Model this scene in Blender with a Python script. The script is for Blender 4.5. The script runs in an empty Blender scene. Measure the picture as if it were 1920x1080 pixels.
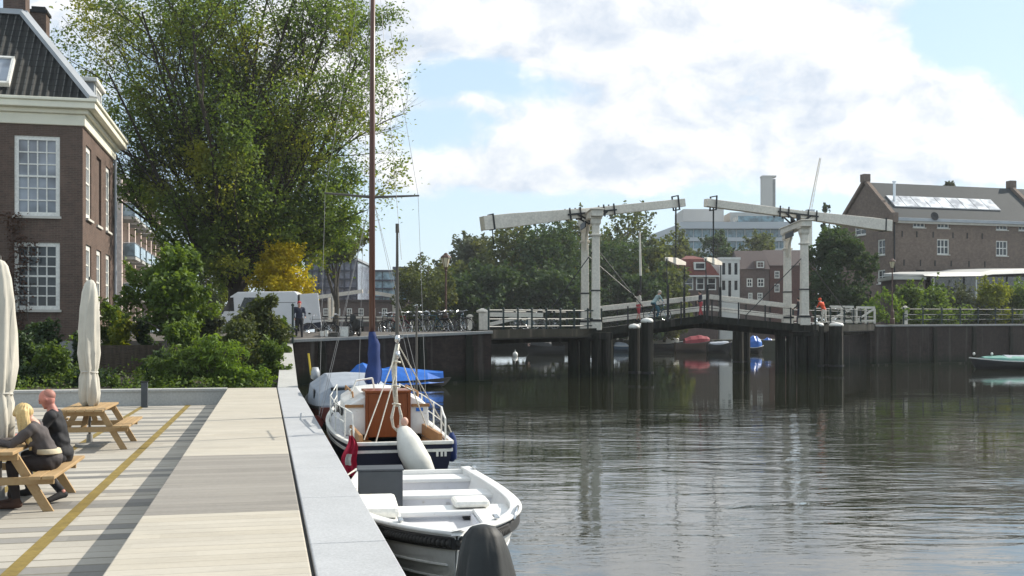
import bpy, bmesh, math, random
import numpy as np
from mathutils import Vector, Matrix, Euler
R = math.radians
scene = bpy.context.scene
COL = scene.collection

# ------------------------------------------------------------------ camera
F, HZ, CAMZ = 2000.0, 622.0, 2.4          # focal length and horizon in photo pixels, eye height over the water
cam_d = bpy.data.cameras.new("camera"); cam = bpy.data.objects.new("camera", cam_d); COL.objects.link(cam)
cam.location = (0, 0, CAMZ); cam.rotation_euler = (R(90), 0, 0)
cam_d.sensor_width = 36; cam_d.lens = 36 * F / 1920; cam_d.shift_y = (HZ - 540) / 1920
cam_d.clip_start = .1; cam_d.clip_end = 6000
scene.camera = cam

# ------------------------------------------------------------------ light
SUN_AZ, SUN_EL = R(60), R(36)              # azimuth clockwise from +Y
sun_v = Vector((math.sin(SUN_AZ) * math.cos(SUN_EL), math.cos(SUN_AZ) * math.cos(SUN_EL), math.sin(SUN_EL)))
sl = bpy.data.lights.new("sun", 'SUN'); sl.energy = 4.2; sl.angle = R(.55); sl.color = (1, .93, .82)
so = bpy.data.objects.new("sun", sl); COL.objects.link(so); so.rotation_euler = sun_v.to_track_quat('Z', 'Y').to_euler()
so.location = (60, 40, 60)
scene.view_settings.view_transform = 'Standard'; scene.view_settings.look = 'None'
scene.view_settings.exposure = 0.62; scene.view_settings.gamma = 1
scene.view_settings.use_curve_mapping = False
scene.cycles.max_bounces = 6; scene.cycles.transparent_max_bounces = 12
scene.cycles.caustics_reflective = False; scene.cycles.caustics_refractive = False
scene.cycles.sample_clamp_indirect = 6
scene.cycles.use_denoising = True

world = bpy.data.worlds.new("World"); scene.world = world; world.use_nodes = True
def build_world():
    nt = world.node_tree; N, L = nt.nodes, nt.links; N.clear()
    out = N.new('ShaderNodeOutputWorld'); bg = N.new('ShaderNodeBackground'); bg.inputs[1].default_value = .105
    L.new(bg.outputs[0], out.inputs[0])
    def m(op, a, b=None, c=None, clamp=False):
        n = N.new('ShaderNodeMath'); n.operation = op; n.use_clamp = clamp
        for i, v in enumerate((a, b, c)):
            if v is None: continue
            if hasattr(v, 'is_output'): L.new(v, n.inputs[i])
            else: n.inputs[i].default_value = v
        return n.outputs[0]
    sky = N.new('ShaderNodeTexSky'); sky.sky_type = 'NISHITA'; sky.sun_disc = False
    sky.sun_elevation = SUN_EL; sky.sun_rotation = SUN_AZ; sky.altitude = 0; sky.air_density = 1.0; sky.dust_density = .6; sky.ozone_density = 1.2
    tc = N.new('ShaderNodeTexCoord'); sp = N.new('ShaderNodeSeparateXYZ'); L.new(tc.outputs['Generated'], sp.inputs[0])
    ay = m('MAXIMUM', m('ABSOLUTE', sp.outputs[1]), .3)
    U = m('DIVIDE', sp.outputs[0], ay); V = m('DIVIDE', sp.outputs[2], ay)
    cb = N.new('ShaderNodeCombineXYZ'); L.new(U, cb.inputs[0]); L.new(m('MULTIPLY', V, 1.5), cb.inputs[1])
    def noise(vec, scale, detail, rough=.55, off=None):
        if off:
            a = N.new('ShaderNodeVectorMath'); a.operation = 'ADD'; L.new(vec, a.inputs[0]); a.inputs[1].default_value = off; vec = a.outputs[0]
        n = N.new('ShaderNodeTexNoise'); n.inputs['Scale'].default_value = scale; n.inputs['Detail'].default_value = detail
        n.inputs['Roughness'].default_value = rough; L.new(vec, n.inputs['Vector']); return n
    w = noise(cb.outputs[0], 7, 4)
    sub = N.new('ShaderNodeVectorMath'); sub.operation = 'SUBTRACT'; L.new(w.outputs['Color'], sub.inputs[0]); sub.inputs[1].default_value = (.5, .5, .5)
    scl = N.new('ShaderNodeVectorMath'); scl.operation = 'SCALE'; L.new(sub.outputs[0], scl.inputs[0]); scl.inputs['Scale'].default_value = .075
    add = N.new('ShaderNodeVectorMath'); add.operation = 'ADD'; L.new(cb.outputs[0], add.inputs[0]); L.new(scl.outputs[0], add.inputs[1])
    P = add.outputs[0]
    sp2 = N.new('ShaderNodeSeparateXYZ'); L.new(P, sp2.inputs[0])
    WU = sp2.outputs[0]; WV = m('DIVIDE', sp2.outputs[1], 1.5)
    # cloud banks (direction from the quay, given as azimuth / height over the horizon), + adds cloud, - opens blue
    banks = [(1250, 40, 560, 110, 1.0), (1060, 110, 300, 90, .5), (660, 90, 190, 170, .95), (720, 215, 70, 60, .45), (1090, 245, 190, 75, .85),
             (850, 330, 190, 45, .62), (1330, 220, 170, 75, .7), (1690, 215, 220, 110, 1.0), (1450, 300, 400, 55, .5), (1760, 330, 220, 60, .35),
             (1120, 320, 250, 42, .6), (855, 200, 75, 22, .6), (1900, 240, 120, 60, .4), (90, 40, 260, 130, .6),
             (850, 150, 125, 62, -.95), (1010, 160, 100, 38, -.35), (1830, 60, 130, 75, -1.0), (1150, 205, 60, 30, -.25), (760, 235, 70, 50, -.45), (800, 440, 700, 50, -.15), (1500, 450, 600, 50, -.15)]
    s = None
    for px, py, rx, ry, k in banks:
        a = m('MULTIPLY', m('SUBTRACT', WU, (px - 960) / F), F / rx); b = m('MULTIPLY', m('SUBTRACT', WV, (HZ - py) / F), F / ry)
        e = m('EXPONENT', m('MULTIPLY', m('ADD', m('MULTIPLY', a, a), m('MULTIPLY', b, b)), -1))
        e = m('MULTIPLY', e, k); s = e if s is None else m('ADD', s, e)
    hi = m('MULTIPLY', m('SUBTRACT', V, .34), 1.2, clamp=True)      # broken cover higher up
    s = m('ADD', s, m('MULTIPLY', hi, .55))
    fb = noise(P, 11, 7, .6); fb2 = noise(P, 11, 7, .6, (.022, .05, 0))
    f = fb.outputs['Fac'] if 'Fac' in fb.outputs else fb.outputs[0]; f2 = fb2.outputs['Fac'] if 'Fac' in fb2.outputs else fb2.outputs[0]
    d = m('ADD', m('SUBTRACT', s, .36), m('MULTIPLY', m('SUBTRACT', f, .5), 1.75))
    mr = N.new('ShaderNodeMapRange'); mr.interpolation_type = 'SMOOTHSTEP'; L.new(d, mr.inputs[0])
    mr.inputs[1].default_value = -.15; mr.inputs[2].default_value = .34; mask = m('MULTIPLY', mr.outputs[0], .96)
    lit = m('ADD', m('MULTIPLY', m('SUBTRACT', f, f2), 3.2), .72)
    # thick, low parts of the banks are grey underneath
    und = None
    for px, py, rx, ry, k in [(1120, 305, 240, 40, .32), (1250, 255, 170, 50, .2), (690, 40, 140, 60, .22), (1000, 70, 200, 50, .2), (1480, 250, 160, 30, .14), (1350, 205, 120, 35, .18), (930, 345, 120, 25, .12), (100, 60, 300, 200, .2), (1500, 330, 300, 22, .1)]:
        a = m('MULTIPLY', m('SUBTRACT', WU, (px - 960) / F), F / rx); b = m('MULTIPLY', m('SUBTRACT', WV, (HZ - py) / F), F / ry)
        e = m('MULTIPLY', m('EXPONENT', m('MULTIPLY', m('ADD', m('MULTIPLY', a, a), m('MULTIPLY', b, b)), -1)), k)
        und = e if und is None else m('ADD', und, e)
    lit = m('SUBTRACT', lit, und, clamp=True)
    cr = N.new('ShaderNodeMix'); cr.data_type = 'RGBA'; L.new(lit, cr.inputs[0])
    cr.inputs[6].default_value = (4.25, 4.75, 5.5, 1); cr.inputs[7].default_value = (7.15, 7.1, 7.0, 1)
    # clear air: the Nishita sky, softened by thin high haze
    thin = N.new('ShaderNodeMix'); thin.data_type = 'RGBA'; thin.inputs[0].default_value = .62; L.new(sky.outputs[0], thin.inputs[6]); thin.inputs[7].default_value = (4.2, 5.6, 6.8, 1)
    mx = N.new('ShaderNodeMix'); mx.data_type = 'RGBA'; L.new(mask, mx.inputs[0])
    low = N.new('ShaderNodeMix'); low.data_type = 'RGBA'; L.new(m('MULTIPLY', m('EXPONENT', m('MULTIPLY', V, -9.0)), .75, clamp=True), low.inputs[0]); L.new(thin.outputs[2], low.inputs[6]); low.inputs[7].default_value = (5.0, 5.9, 6.5, 1)
    L.new(low.outputs[2], mx.inputs[6]); L.new(cr.outputs[2], mx.inputs[7])
    L.new(mx.outputs[2], bg.inputs[0])
build_world()

# ------------------------------------------------------------------ helpers
def P(px, py, Y): return Vector(((px - 960) / F * Y, Y, CAMZ + (HZ - py) / F * Y))
QA = R(13); RH = Vector((math.cos(QA), math.sin(QA), 0)); QH = Vector((-math.sin(QA), math.cos(QA), 0))
def Q(r, s, z=0): return RH * r + QH * s + Vector((0, 0, z))        # quay coordinates: across, along, up

class MB:
    def __init__(s): s.v = []; s.f = []
    def add(s, vs, fs):
        o = len(s.v); s.v += [Vector(p) for p in vs]; s.f += [tuple(i + o for i in f) for f in fs]; return s
    def box(s, c, d, rot=None):
        x, y, z = d[0] / 2, d[1] / 2, d[2] / 2
        vs = [Vector((a * x, b * y, e * z)) for a in (-1, 1) for b in (-1, 1) for e in (-1, 1)]
        if rot is not None: vs = [rot @ p for p in vs]
        c = Vector(c)
        return s.add([p + c for p in vs], [(0, 1, 3, 2), (4, 6, 7, 5), (0, 4, 5, 1), (2, 3, 7, 6), (0, 2, 6, 4), (1, 5, 7, 3)])
    def bx(s, x0, x1, y0, y1, z0, z1): return s.box(((x0 + x1) / 2, (y0 + y1) / 2, (z0 + z1) / 2), (x1 - x0, y1 - y0, z1 - z0))
    def bar(s, a, b, w, h, up=(0, 0, 1)):                            # rectangular bar between two points
        a, b = Vector(a), Vector(b); d = b - a; l = d.length; y = d.normalized(); u = Vector(up)
        x = y.cross(u)
        if x.length < 1e-5: x = y.cross(Vector((1, 0, 0)))
        x.normalize(); z = x.cross(y)
        return s.box((a + b) / 2, (w, l, h), Matrix((x, y, z)).transposed())
    def tube(s, pts, rad, n=8, caps=True):
        pts = [Vector(p) for p in pts]
        if not hasattr(rad, '__len__'): rad = [rad] * len(pts)
        t0 = (pts[1] - pts[0]).normalized(); ref = Vector((0, 0, 1)) if abs(t0.z) < .9 else Vector((1, 0, 0))
        o = len(s.v); u = t0.cross(ref).normalized()
        for i, p in enumerate(pts):
            t = (pts[min(i + 1, len(pts) - 1)] - pts[max(i - 1, 0)]).normalized()
            u = (u - t * u.dot(t)).normalized(); w = t.cross(u)
            for k in range(n):
                a = 2 * math.pi * k / n; s.v.append(p + (u * math.cos(a) + w * math.sin(a)) * rad[i])
        for i in range(len(pts) - 1):
            for k in range(n):
                a, b = o + i * n + k, o + i * n + (k + 1) % n; s.f.append((a, b, b + n, a + n))
        if caps:
            s.f.append(tuple(o + k for k in reversed(range(n)))); e = o + (len(pts) - 1) * n; s.f.append(tuple(e + k for k in range(n)))
        return s
    def lathe(s, prof, n=16, c=(0, 0, 0), axis=None):                # (radius, height) profile round z
        o = len(s.v); c = Vector(c); M = axis if axis is not None else Matrix.Identity(3)
        for r, z in prof:
            for k in range(n):
                a = 2 * math.pi * k / n; s.v.append(c + M @ Vector((r * math.cos(a), r * math.sin(a), z)))
        for i in range(len(prof) - 1):
            for k in range(n):
                a, b = o + i * n + k, o + i * n + (k + 1) % n; s.f.append((a, b, b + n, a + n))
        s.f.append(tuple(o + k for k in reversed(range(n)))); e = o + (len(prof) - 1) * n; s.f.append(tuple(e + k for k in range(n)))
        return s
    def ball(s, c, r, n=12, m=8, rot=None):
        c = Vector(c); r = (r, r, r) if not hasattr(r, '__len__') else r; o = len(s.v)
        for i in range(m + 1):
            th = math.pi * i / m
            for k in range(n):
                a = 2 * math.pi * k / n; p = Vector((r[0] * math.sin(th) * math.cos(a), r[1] * math.sin(th) * math.sin(a), r[2] * math.cos(th)))
                s.v.append(c + (rot @ p if rot is not None else p))
        for i in range(m):
            for k in range(n):
                a, b = o + i * n + k, o + i * n + (k + 1) % n; s.f.append((a, a + n, b + n, b))
        return s
    def loft(s, rings, closed=True, caps=True):
        o = len(s.v); n = len(rings[0])
        for rg in rings: s.v += [Vector(p) for p in rg]
        for i in range(len(rings) - 1):
            for k in range(n if closed else n - 1):
                a, b = o + i * n + k, o + i * n + (k + 1) % n; s.f.append((a, b, b + n, a + n))
        if caps and closed:
            s.f.append(tuple(o + k for k in reversed(range(n)))); e = o + (len(rings) - 1) * n; s.f.append(tuple(e + k for k in range(n)))
        return s
    def prism(s, poly, off):                                         # polygon swept by a vector
        off = Vector(off); a = [Vector(p) for p in poly]; return s.loft([a, [p + off for p in a]])
    def poly(s, pts): return s.add(pts, [tuple(range(len(pts)))])
    def sheet(s, pts): return s.poly(pts)
    def build(s, name, mat, parent=None, world=False, smooth=False, bevel=0, uv=True, fix=True):
        me = bpy.data.meshes.new(name)
        vs = s.v
        if world and parent is not None:
            inv = frame(parent).inverted(); vs = [inv @ p for p in vs]
        me.from_pydata([tuple(p) for p in vs], [], s.f)
        if fix:
            b = bmesh.new(); b.from_mesh(me); bmesh.ops.remove_doubles(b, verts=b.verts, dist=1e-5); bmesh.ops.recalc_face_normals(b, faces=b.faces); b.to_mesh(me); b.free()
        if uv: boxuv(me)
        if smooth: me.polygons.foreach_set('use_smooth', [True] * len(me.polygons))
        me.materials.append(mat)
        o = bpy.data.objects.new(name, me); COL.objects.link(o)
        if parent is not None: o.parent = parent
        if bevel:
            bv = o.modifiers.new('bevel', 'BEVEL'); bv.width = bevel; bv.segments = 2; bv.limit_method = 'ANGLE'; bv.angle_limit = R(40)
        return o
def boxuv(me):
    uv = me.uv_layers.new(name='UVMap').data; co = me.vertices
    for p in me.polygons:
        n = p.normal
        if abs(n.z) > .75:
            for li in p.loop_indices: c = co[me.loops[li].vertex_index].co; uv[li].uv = (c.x, c.y)
        else:
            h = Vector((-n.y, n.x, 0)).normalized(); w = n.cross(h)
            if w.z < 0: w = -w
            for li in p.loop_indices: c = co[me.loops[li].vertex_index].co; uv[li].uv = (c.dot(h), c.dot(w))
def frame(o):
    m = Matrix.LocRotScale(o.location, o.rotation_euler, o.scale)
    return frame(o.parent) @ m if o.parent else m
def tag(o, label=None, cat=None, group=None, kind=None):
    if label: o['label'] = label
    if cat: o['category'] = cat
    if group: o['group'] = group
    if kind: o['kind'] = kind
    return o
def thing(name, label, cat, loc=(0, 0, 0), rz=0, group=None):
    o = bpy.data.objects.new(name, None); COL.objects.link(o); o.location = loc; o.rotation_euler = (0, 0, rz); o.empty_display_size = .3
    return tag(o, label, cat, group)
def copy_tree(o, parent=None):
    c = o.copy(); COL.objects.link(c)
    if parent is not None: c.parent = parent
    for ch in list(o.children): copy_tree(ch, c)
    return c
def structure(name, mb, mat, **k): return tag(mb.build(name, mat, **k), kind='structure')

# ------------------------------------------------------------------ materials
def nodes(name):
    m = bpy.data.materials.new(name); m.use_nodes = True; nt = m.node_tree
    return m, nt, nt.nodes, nt.links, nt.nodes['Principled BSDF']
def c4(c): return (c[0], c[1], c[2], 1)
def mixrgb(N, L, fac, a, b, mode='MIX'):
    x = N.new('ShaderNodeMix'); x.data_type = 'RGBA'; x.blend_type = mode
    for i, v in ((0, fac), (6, a), (7, b)):
        if hasattr(v, 'is_output'): L.new(v, x.inputs[i])
        elif i == 0: x.inputs[0].default_value = v
        else: x.inputs[i].default_value = c4(v)
    return x.outputs[2]
def ramp(N, L, src, lo, hi):
    r = N.new('ShaderNodeMapRange'); L.new(src, r.inputs[0]); r.inputs[1].default_value = lo; r.inputs[2].default_value = hi; return r.outputs[0]
def noise_n(N, L, scale, detail=4, coord='Object', stretch=None, rough=.6):
    tc = N.new('ShaderNodeTexCoord'); n = N.new('ShaderNodeTexNoise'); n.inputs['Scale'].default_value = scale; n.inputs['Detail'].default_value = detail; n.inputs['Roughness'].default_value = rough
    if stretch:
        mp = N.new('ShaderNodeMapping'); mp.inputs['Scale'].default_value = stretch; L.new(tc.outputs[coord], mp.inputs[0]); L.new(mp.outputs[0], n.inputs['Vector'])
    else: L.new(tc.outputs[coord], n.inputs['Vector'])
    return n.outputs[0]
def bump(N, L, bs, h, strength, dist=.02):
    b = N.new('ShaderNodeBump'); b.inputs['Strength'].default_value = strength; b.inputs['Distance'].default_value = dist; L.new(h, b.inputs['Height']); L.new(b.outputs[0], bs.inputs['Normal'])
def plain(name, col, rough=.6, var=.25, scale=3, metal=0, bmp=0, spec=.4, fine=None, stretch=None, coat=0):
    m, nt, N, L, bs = nodes(name)
    n = noise_n(N, L, scale, 6, stretch=stretch); lo = [c * (1 - var) for c in col]; hi = [min(1, c * (1 + var)) for c in col]
    o = mixrgb(N, L, ramp(N, L, n, .28, .72), lo, hi)
    if fine:
        n2 = noise_n(N, L, fine, 3); o = mixrgb(N, L, .35, o, mixrgb(N, L, ramp(N, L, n2, .3, .7), [c * .55 for c in col], [min(1, c * 1.3) for c in col]))
    L.new(o, bs.inputs['Base Color']); bs.inputs['Roughness'].default_value = rough; bs.inputs['Metallic'].default_value = metal
    bs.inputs['Specular IOR Level'].default_value = spec; bs.inputs['Coat Weight'].default_value = coat
    if bmp: bump(N, L, bs, n, bmp)
    return m
def brick_mat(name, c1, c2, mortar, bw=.22, bh=.066, dirt=.5):
    m, nt, N, L, bs = nodes(name)
    uv = N.new('ShaderNodeUVMap'); b = N.new('ShaderNodeTexBrick'); L.new(uv.outputs[0], b.inputs['Vector'])
    b.inputs['Scale'].default_value = 1; b.inputs['Brick Width'].default_value = bw; b.inputs['Row Height'].default_value = bh; b.inputs['Mortar Size'].default_value = .007
    b.inputs['Color1'].default_value = c4(c1); b.inputs['Color2'].default_value = c4(c2); b.inputs['Mortar'].default_value = c4(mortar)
    n = noise_n(N, L, .55, 8, rough=.7); n2 = noise_n(N, L, 3.5, 5)
    o = mixrgb(N, L, ramp(N, L, n, .35, .75), b.outputs[0], [c * .5 for c in c1]); 
    o2 = mixrgb(N, L, dirt, b.outputs[0], o); o3 = mixrgb(N, L, ramp(N, L, n2, .45, .9), o2, [min(1, c * 1.35) for c in c2])
    L.new(o3, bs.inputs['Base Color']); bs.inputs['Roughness'].default_value = .9; bs.inputs['Specular IOR Level'].default_value = .2
    bump(N, L, bs, b.outputs['Fac'], -.4, .01); return m
def leaf_mat(name, c_dark, c_light, trans=.45, tint=None):
    m, nt, N, L, bs = nodes(name); N.remove(bs)
    g = N.new('ShaderNodeNewGeometry'); n = noise_n(N, L, .45, 3)
    f = N.new('ShaderNodeMath'); f.operation = 'MULTIPLY_ADD'; L.new(g.outputs['Random Per Island'], f.inputs[0]); f.inputs[1].default_value = .55
    r = ramp(N, L, n, .3, .7); h = N.new('ShaderNodeMath'); h.operation = 'MULTIPLY'; L.new(r, h.inputs[0]); h.inputs[1].default_value = .45; L.new(h.outputs[0], f.inputs[2])
    col = mixrgb(N, L, f.outputs[0], c_dark, c_light)
    if tint:
        n3 = noise_n(N, L, .23, 2); col = mixrgb(N, L, ramp(N, L, n3, .5, .68), col, tint)
    d = N.new('ShaderNodeBsdfDiffuse'); t = N.new('ShaderNodeBsdfTranslucent'); gl = N.new('ShaderNodeBsdfGlossy'); gl.inputs['Roughness'].default_value = .6
    L.new(col, d.inputs[0]); L.new(mixrgb(N, L, 1.0, col, (1.25, 1.2, .55), 'MULTIPLY'), t.inputs[0]); gl.inputs[0].default_value = (.8, .85, .8, 1)
    x = N.new('ShaderNodeMixShader'); x.inputs[0].default_value = trans; L.new(d.outputs[0], x.inputs[1]); L.new(t.outputs[0], x.inputs[2])
    y = N.new('ShaderNodeMixShader'); y.inputs[0].default_value = .025; L.new(x.outputs[0], y.inputs[1]); L.new(gl.outputs[0], y.inputs[2])
    L.new(y.outputs[0], N['Material Output'].inputs[0]); return m
def glass_mat(name, col=(.02, .025, .03), rough=.06):
    m, nt, N, L, bs = nodes(name)
    n = noise_n(N, L, .9, 2); o = mixrgb(N, L, ramp(N, L, n, .35, .65), [c * .6 for c in col], [min(1, c * 1.6) for c in col])
    L.new(o, bs.inputs['Base Color']); bs.inputs['Roughness'].default_value = rough; bs.inputs['Specular IOR Level'].default_value = .6
    n2 = noise_n(N, L, 1.3, 1); bump(N, L, bs, n2, .06, .05); return m
def wood_mat(name, c1, c2, rough=.7, stretch=(1, 12, 12), scale=2.2):
    m, nt, N, L, bs = nodes(name); n = noise_n(N, L, scale, 6, stretch=stretch); g = N.new('ShaderNodeNewGeometry')
    o = mixrgb(N, L, ramp(N, L, n, .3, .7), c1, c2)
    o = mixrgb(N, L, ramp(N, L, g.outputs['Random Per Island'], -.4, 1.3), o, [c * .72 for c in c1]); L.new(o, bs.inputs['Base Color'])
    bs.inputs['Roughness'].default_value = rough; bs.inputs['Specular IOR Level'].default_value = .25; bump(N, L, bs, n, .25, .006); return m
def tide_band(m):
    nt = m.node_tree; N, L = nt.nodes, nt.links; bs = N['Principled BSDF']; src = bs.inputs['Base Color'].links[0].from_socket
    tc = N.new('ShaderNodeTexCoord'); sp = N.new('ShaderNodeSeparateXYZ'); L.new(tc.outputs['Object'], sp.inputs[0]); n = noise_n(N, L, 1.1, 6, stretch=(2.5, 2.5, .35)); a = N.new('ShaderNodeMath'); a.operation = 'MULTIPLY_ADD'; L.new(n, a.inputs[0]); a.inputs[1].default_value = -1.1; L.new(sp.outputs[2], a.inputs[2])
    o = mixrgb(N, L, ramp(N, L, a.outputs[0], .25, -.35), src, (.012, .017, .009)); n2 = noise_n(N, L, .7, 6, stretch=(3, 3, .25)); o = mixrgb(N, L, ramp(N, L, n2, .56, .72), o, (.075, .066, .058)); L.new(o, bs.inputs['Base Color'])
M = {}
M['white'] = plain('white_paint', (.72, .71, .66), .45, .10, 1.6, fine=14)
M['bridge_white'] = plain('bridge_paint', (.68, .63, .54), .55, .16, .9, fine=9)
M['cream'] = plain('cream_paint', (.74, .71, .58), .55, .08, 1.2)
M['gel'] = plain('boat_gelcoat', (.80, .80, .79), .22, .05, 2.5, spec=.5, coat=.3)
M['gel_in'] = plain('boat_liner', (.62, .62, .66), .4, .08, 3, spec=.4)
M['iron'] = plain('black_iron', (.018, .019, .02), .5, .3, 6, metal=.3)
M['rail_green'] = plain('dark_green_iron', (.02, .035, .032), .5, .3, 5)
M['steel'] = plain('stainless_steel', (.6, .61, .62), .25, .1, 4, metal=.9)
M['dark_timber'] = plain('wet_dark_timber', (.017, .018, .014), .85, .5, 1.5, stretch=(3, 3, .4), bmp=.3, spec=.12)
M['fence_brown'] = plain('weathered_fence', (.105, .078, .058), .85, .35, 3, stretch=(3, 3, .6), bmp=.3)
M['timber_grey'] = plain('grey_timber', (.09, .085, .075), .8, .35, 2, stretch=(3, 3, .5), bmp=.3)
M['rubber'] = plain('black_rubber', (.018, .018, .018), .6, .3, 9)
M['rope'] = plain('white_rope', (.6, .57, .49), .8, .25, 30, bmp=.5)
M['sail_blue'] = plain('blue_canvas', (.010, .028, .115), .8, .25, 4, bmp=.4)
M['tarp_blue'] = plain('bright_blue_tarp', (.015, .13, .50), .38, .22, 3, bmp=.5)
M['mahogany'] = wood_mat('varnished_mahogany', (.20, .055, .016), (.30, .09, .028), .28, (9, 9, 1.2))
M['teak'] = wood_mat('worn_teak', (.33, .17, .07), (.46, .27, .13), .55, (8, 1, 8))
M['hull_navy'] = plain('navy_hull', (.006, .009, .028), .42, .2, 2, spec=.25)
M['grey_canvas'] = plain('grey_canvas', (.27, .30, .34), .8, .14, 2.5, bmp=.35)
M['black_tarp'] = plain('black_canvas', (.017, .019, .019), .6, .35, 2.5, bmp=.45)
M['grey_panel'] = plain('grey_panel', (.055, .062, .07), .55, .12, 4)
M['brickh'] = brick_mat('house_brick', (.092, .062, .050), (.128, .086, .068), (.16, .14, .12))
M['brickw'] = brick_mat('warehouse_brick', (.135, .098, .078), (.185, .138, .108), (.2, .18, .16))
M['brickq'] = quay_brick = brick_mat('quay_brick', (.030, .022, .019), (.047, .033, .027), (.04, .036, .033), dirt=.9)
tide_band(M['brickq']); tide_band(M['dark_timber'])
M['brickd'] = brick_mat('dark_house_brick', (.10, .068, .060), (.135, .094, .083), (.15, .135, .125))
M['brickred'] = brick_mat('red_brick', (.115, .052, .042), (.15, .068, .055), (.16, .13, .12))
M['brickpink'] = brick_mat('pale_pink_brick', (.56, .46, .41), (.62, .52, .46), (.58, .52, .48))
M['concrete'] = plain('pale_concrete', (.40, .40, .38), .85, .13, .9, fine=18, bmp=.1)
M['concrete_d'] = plain('grey_concrete', (.27, .27, .26), .85, .2, .6, fine=12)
M['stone_sill'] = plain('pale_stone', (.52, .50, .45), .8, .12, 2)
M['glass'] = glass_mat('window_glass')
M['glass_curtain'] = glass_mat('curtained_glass', (.20, .22, .25), .1)
M['glass_blue'] = glass_mat('balcony_glass', (.22, .29, .34), .1)
M['glass_teal'] = glass_mat('teal_glass', (.10, .17, .20), .12)
M['metal_roof'] = plain('zinc', (.33, .35, .37), .5, .15, 1, metal=.2)
M['parasol'] = plain('cream_canvas', (.50, .475, .41), .85, .10, 3, bmp=.3)
M['pine'] = wood_mat('oiled_pine', (.38, .25, .12), (.50, .355, .195), .65, (10, 1.2, 10))
M['bark'] = plain('elm_bark', (.045, .036, .028), .9, .45, 2.5, stretch=(4, 4, .8), bmp=.8)
M['bark_l'] = plain('grey_bark', (.08, .07, .055), .9, .4, 3, bmp=.6)
M['skin'] = plain('fair_skin', (.56, .33, .25), .5, .10, 12)
M['skin_red'] = plain('sunburnt_skin', (.46, .19, .15), .5, .2, 9)
M['soil'] = plain('garden_soil', (.045, .038, .027), .95, .4, 2, bmp=.5)
# ------------------------------------------------------------------ setting: water, terrace, boardwalk, ground
def water_mat():
    m, nt, N, L, bs = nodes('canal_water')
    bs.inputs['Base Color'].default_value = (.017, .019, .010, 1); bs.inputs['Roughness'].default_value = .008; bs.inputs['IOR'].default_value = 2.45
    bs.inputs['Specular IOR Level'].default_value = .62
    tc = N.new('ShaderNodeTexCoord'); sp = N.new('ShaderNodeSeparateXYZ'); L.new(tc.outputs['Object'], sp.inputs[0])
    def nz(scale, detail, st, rough=.5, dist=0):
        mp = N.new('ShaderNodeMapping'); mp.inputs['Scale'].default_value = st; mp.inputs['Rotation'].default_value = (0, 0, R(-12)); L.new(tc.outputs['Object'], mp.inputs[0])
        n = N.new('ShaderNodeTexNoise'); n.inputs['Scale'].default_value = scale; n.inputs['Detail'].default_value = detail; n.inputs['Roughness'].default_value = rough; n.inputs['Distortion'].default_value = dist
        L.new(mp.outputs[0], n.inputs['Vector']); return n.outputs[0]
    def mth(op, a, b):
        n = N.new('ShaderNodeMath'); n.operation = op
        for i, v in enumerate((a, b)):
            if hasattr(v, 'is_output'): L.new(v, n.inputs[i])
            else: n.inputs[i].default_value = v
        return n.outputs[0]
    big = nz(1.35, 3, (.38, 1.0, 1), .5, .7); mid = nz(3.6, 4, (.42, 1, 1), .55, .8); fine = nz(9, 2, (.6, 1, 1)); swell = nz(.18, 2, (.8, 1, 1))
    h = mth('ADD', mth('MULTIPLY', big, 1.0), mth('ADD', mth('MULTIPLY', mid, .38), mth('MULTIPLY', fine, .04)))
    # the breeze reaches the open basin; the water is smooth in the lee of the bridge and the quays
    patch = nz(.09, 3, (1, 1, 1)); lee = N.new('ShaderNodeMapRange'); lee.interpolation_type = 'SMOOTHSTEP'; L.new(mth('ADD', sp.outputs[1], mth('MULTIPLY', mth('SUBTRACT', patch, .5), 26)), lee.inputs[0])
    lee.inputs[1].default_value = 43; lee.inputs[2].default_value = 25; lee.inputs[3].default_value = .12; lee.inputs[4].default_value = 1
    h = mth('MULTIPLY', h, mth('MULTIPLY', lee.outputs[0], mth('ADD', .5, mth('MULTIPLY', ramp(N, L, swell, .38, .66), 1.3))))
    b = N.new('ShaderNodeBump'); b.inputs['Strength'].default_value = 1; b.inputs['Distance'].default_value = .0175; L.new(h, b.inputs['Height']); L.new(b.outputs[0], bs.inputs['Normal'])
    return m
w = MB(); w.sheet([(-40, -30, 0), (120, -30, 0), (120, 175, 0), (-40, 175, 0)])
structure('water', w, water_mat())

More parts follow.
